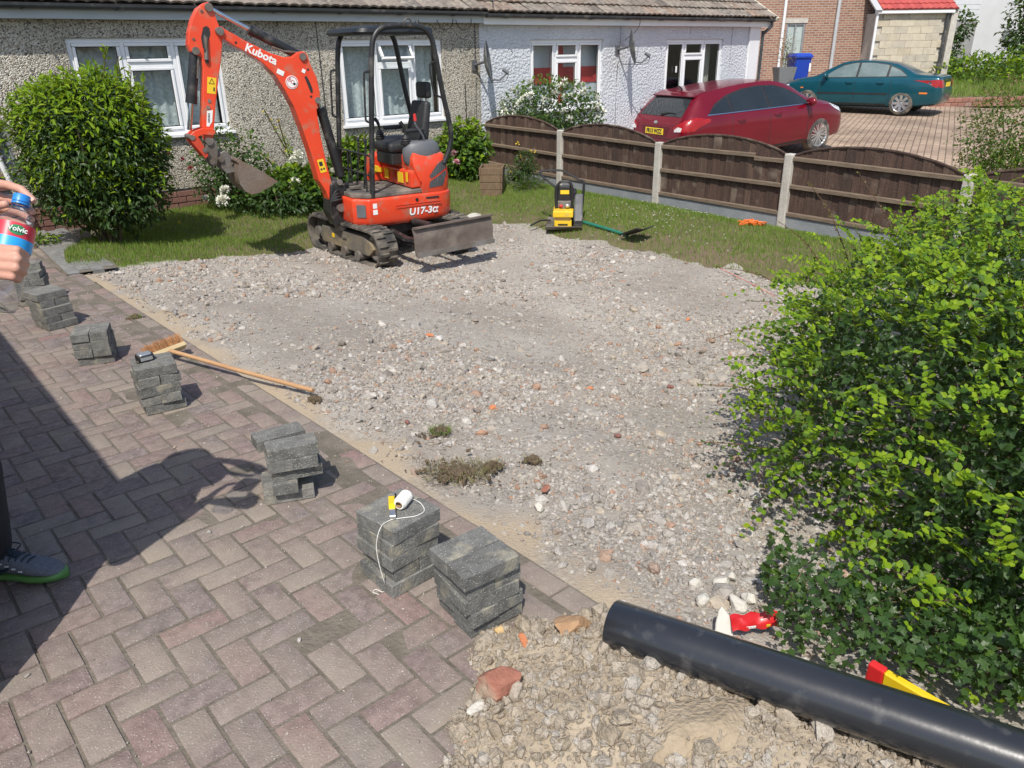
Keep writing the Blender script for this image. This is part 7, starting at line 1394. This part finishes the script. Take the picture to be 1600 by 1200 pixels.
remeshed('shirt', ts, .014, m_sh, person, 4)
ha = MB(); ha.ball(B(.0, 0, 1.7), (.105, .092, .105), 18, 12); remeshed('hair', ha, .012, mat('hair', (.05, .035, .025), (.08, .06, .04), 30, .8), person, 2)
for s in (-1, 1): MB().ball(B(.104, s * .032, 1.665), .011, 8, 6).build('eye', M_['print'], body)
MB().bx((-.002, -.024, -.004), (.002, .024, .004), Matrix.Translation(B(.1, 0, 1.6)) @ Matrix.Rotation(math.atan2(F_.y, F_.x), 4, 'Z')).build('mouth', mat('lips', (.4, .15, .13), (.42, .17, .15), 5, .5), body, None)
# trainers: knitted grey upper, green ribbed sole
m_knit = mat('shoe_knit', (.07, .078, .095), (.2, .21, .235), 150, .85, .5, 220, aniso=(1, 2.5, 1), bdist=.003); m_sole = mat('shoe_sole', (.07, .2, .045), (.12, .28, .07), 12, .4, transl=.0); m_navy = mat('shoe_navy', (.012, .022, .035), (.02, .035, .05), 10, .6)
def shoe(s, loc, rz):
    def ring_(x, hw, z0, z1, k=14, sq=.8):
        out = []
        for i in range(k): a = 2 * math.pi * i / k; c, n_ = math.cos(a), math.sin(a); out.append((x, hw * math.copysign(abs(c) ** sq, c), (z0 + z1) / 2 + (z1 - z0) / 2 * math.copysign(abs(n_) ** sq, n_)))
        return out
    up = MB(); loft(up, [ring_(x, w, .026, z) for x, w, z in ((-.088, .012, .06), (-.082, .028, .095), (-.06, .034, .108), (-.02, .036, .112), (.02, .037, .105), (.06, .041, .09), (.1, .046, .076), (.14, .047, .064), (.175, .041, .053), (.198, .026, .043), (.205, .008, .036))]); u = up.build('shoe', m_knit, person, 60, loc=loc, rz=rz)
    so_ = MB(); st = [(-.1, .01, .034), (-.092, .03, .038), (-.06, .038, .036), (-.02, .037, .03), (.01, .036, .03), (.05, .042, .033), (.1, .05, .032), (.15, .05, .034), (.19, .04, .036), (.213, .018, .036), (.218, .006, .034)]; loft(so_, [ring_(x, w, .004 + .004 * abs(math.sin(x * 40)), z, sq=.5) for x, w, z in st]); so_.build('sole', m_sole, u, 60)
    MB().lathe([(.034, 0), (.036, .02), (.033, .03), (.03, .02)], 16, Matrix.Translation((-.03, 0, .1)) @ Matrix.Diagonal((1.3, 1, 1, 1)), caps=False).build('collar', m_navy, u, 60)
    MB().box((.015, 0, .104), (.045, .03, .012), Matrix.Translation((.0, 0, .0)) @ Matrix.Rotation(R(15), 4, 'Y')).build('tongue', m_navy, u, 50, .004, 2); text('tongue_text', 'AIR', .011, M_['print'], u, frame((.0, -.012, .122), (0, 1, 0), (.3, 0, 1)), .0005)
    for i in range(5): x = .03 + i * .018; z = .104 - i * .0075; MB().tube(catmull([(x - .004, -.03, z - .012), (x, -.012, z + .004), (x + .003, .012, z + .004), (x, .03, z - .012)], 3), .0028, 6).build('lace', m_navy, u)
    for sd in (-1, 1): MB().tube(catmull([(.02, sd * .005, .112), (.035, sd * .02, .128), (.06, sd * .026, .118), (.05, sd * .012, .104)], 4), .0025, 6).build('lace', m_navy, u)
    for i in range(4): x = .015 + i * .024; MB().box((x, -.0365 - .0026 * i, .079 - .008 * i), (.014, .003, .005), rz=-.06).build('stripe', M_['print'], u, None)
    sw = [(-.07, -.0365, .05), (-.02, -.0385, .045), (.02, -.041, .05), (.05, -.043, .07)]; MB().tube(catmull(sw, 5), [.006, .007, .008, .009, .009, .01, .01, .01, .009, .008, .007, .006, .005, .004, .003, .002], 6).build('side_flash', m_navy, u); return u
tz = GP(106, 905); shoe(1, FOOT[1] + Vector((.07, 0, 0)) * 0 + (W2(Vector((tz.x, tz.y, GND + .001))) - FOOT[1]) - Vector((.212, -.012, 0)), R(-3)); shoe(-1, FOOT[-1] + Vector((.05, 0, .001)), R(-18))
for s in (1, -1): MB().tube([FOOT[s] + UPV * .16, FOOT[s] + UPV * .07], [.05, .044], 14).build('sock', m_tr, person)
# --- water bottle
T0, T1 = AZ(35, 306, 1.555), AZ(-7, 486, 1.515); ax_ = (T1 - T0).normalized(); BLN = (T1 - T0).length; bt = thing('water_bottle', 'clear water bottle with blue cap and red label held in both hands', 'bottle', tuple(T0)); side_ = (Vector((0, 0, CAMZ)) - T0).normalized(); side_ = (side_ - ax_ * side_.dot(ax_)).normalized(); sx_ = ax_.cross(side_) * -1
MBt = Matrix(((sx_.x, side_.x, ax_.x, 0), (sx_.y, side_.y, ax_.y, 0), (sx_.z, side_.z, ax_.z, 0), (0, 0, 0, 1))); k = BLN / .215
m_cap = mat('cap_blue', (.02, .2, .62), (.03, .25, .7), 4, .4); MB().lathe([(.0135 * k, 0), (.0142 * k, .002), (.0142 * k, .013 * k), (.013 * k, .014 * k)], 28, MBt).build('cap', m_cap, bt, 40); MB().lathe([(.0142 * k, .0145 * k), (.0142 * k, .018 * k)], 28, MBt, caps=False).build('cap_ring', m_cap, bt, 40)
gb = glass('bottle_plastic', (.9, .93, .96), 1.6); prof_ = [(.0125, .014), (.0125, .022), (.015, .03), (.024, .041), (.031, .053), (.0325, .058), (.0325, .125), (.031, .13), (.0325, .136), (.031, .145), (.0325, .155), (.031, .165), (.0325, .175), (.0325, .2), (.029, .21), (.02, .213), (.012, .208)]; MB().lathe([(r * k, z * k) for r, z in prof_], 36, MBt).build('shell', gb, bt, 50)
def band(z0, z1, m, nm, r=.0331): return MB().lathe([(r * k, z0 * k), (r * k, z1 * k)], 36, MBt, caps=False).build(nm, m, bt, 60)
band(.058, .084, mat('label_red', (.6, .03, .06), (.66, .05, .08), 30, .35), 'label'); band(.084, .104, mat('label_blue', (.02, .32, .75), (.03, .38, .8), 20, .35), 'label'); m_lg = mat('label_green', (.03, .2, .08), (.04, .26, .1), 20, .4)
def on_label(a, z, r=.0336): return MBt @ Vector((r * k * math.sin(a), r * k * math.cos(a), z * k))
ov = MB(); vs = [on_label(.12 + .42 * math.cos(t) * c, .071 + .009 * math.sin(t) * c) for c in (.001, .5, 1.) for t in [j * math.pi / 10 for j in range(20)]]; ov.add(vs, [(i * 20 + j, i * 20 + (j + 1) % 20, (i + 1) * 20 + (j + 1) % 20, (i + 1) * 20 + j) for i in range(2) for j in range(20)]); ov.build('label_emblem', m_lg, bt, 60)
nrm_ = (MBt @ Vector((math.sin(.12), math.cos(.12), 0))).normalized(); xr = (MBt @ Vector((math.cos(.12), -math.sin(.12), 0))).normalized(); xr = xr if xr.dot(RM.col[0]) > 0 else -xr
text('label_text', 'Volvic', .0125 * k, M_['print'], bt, frame(on_label(.12, .0705, .0356), xr, nrm_), .0003, bold=.0003)
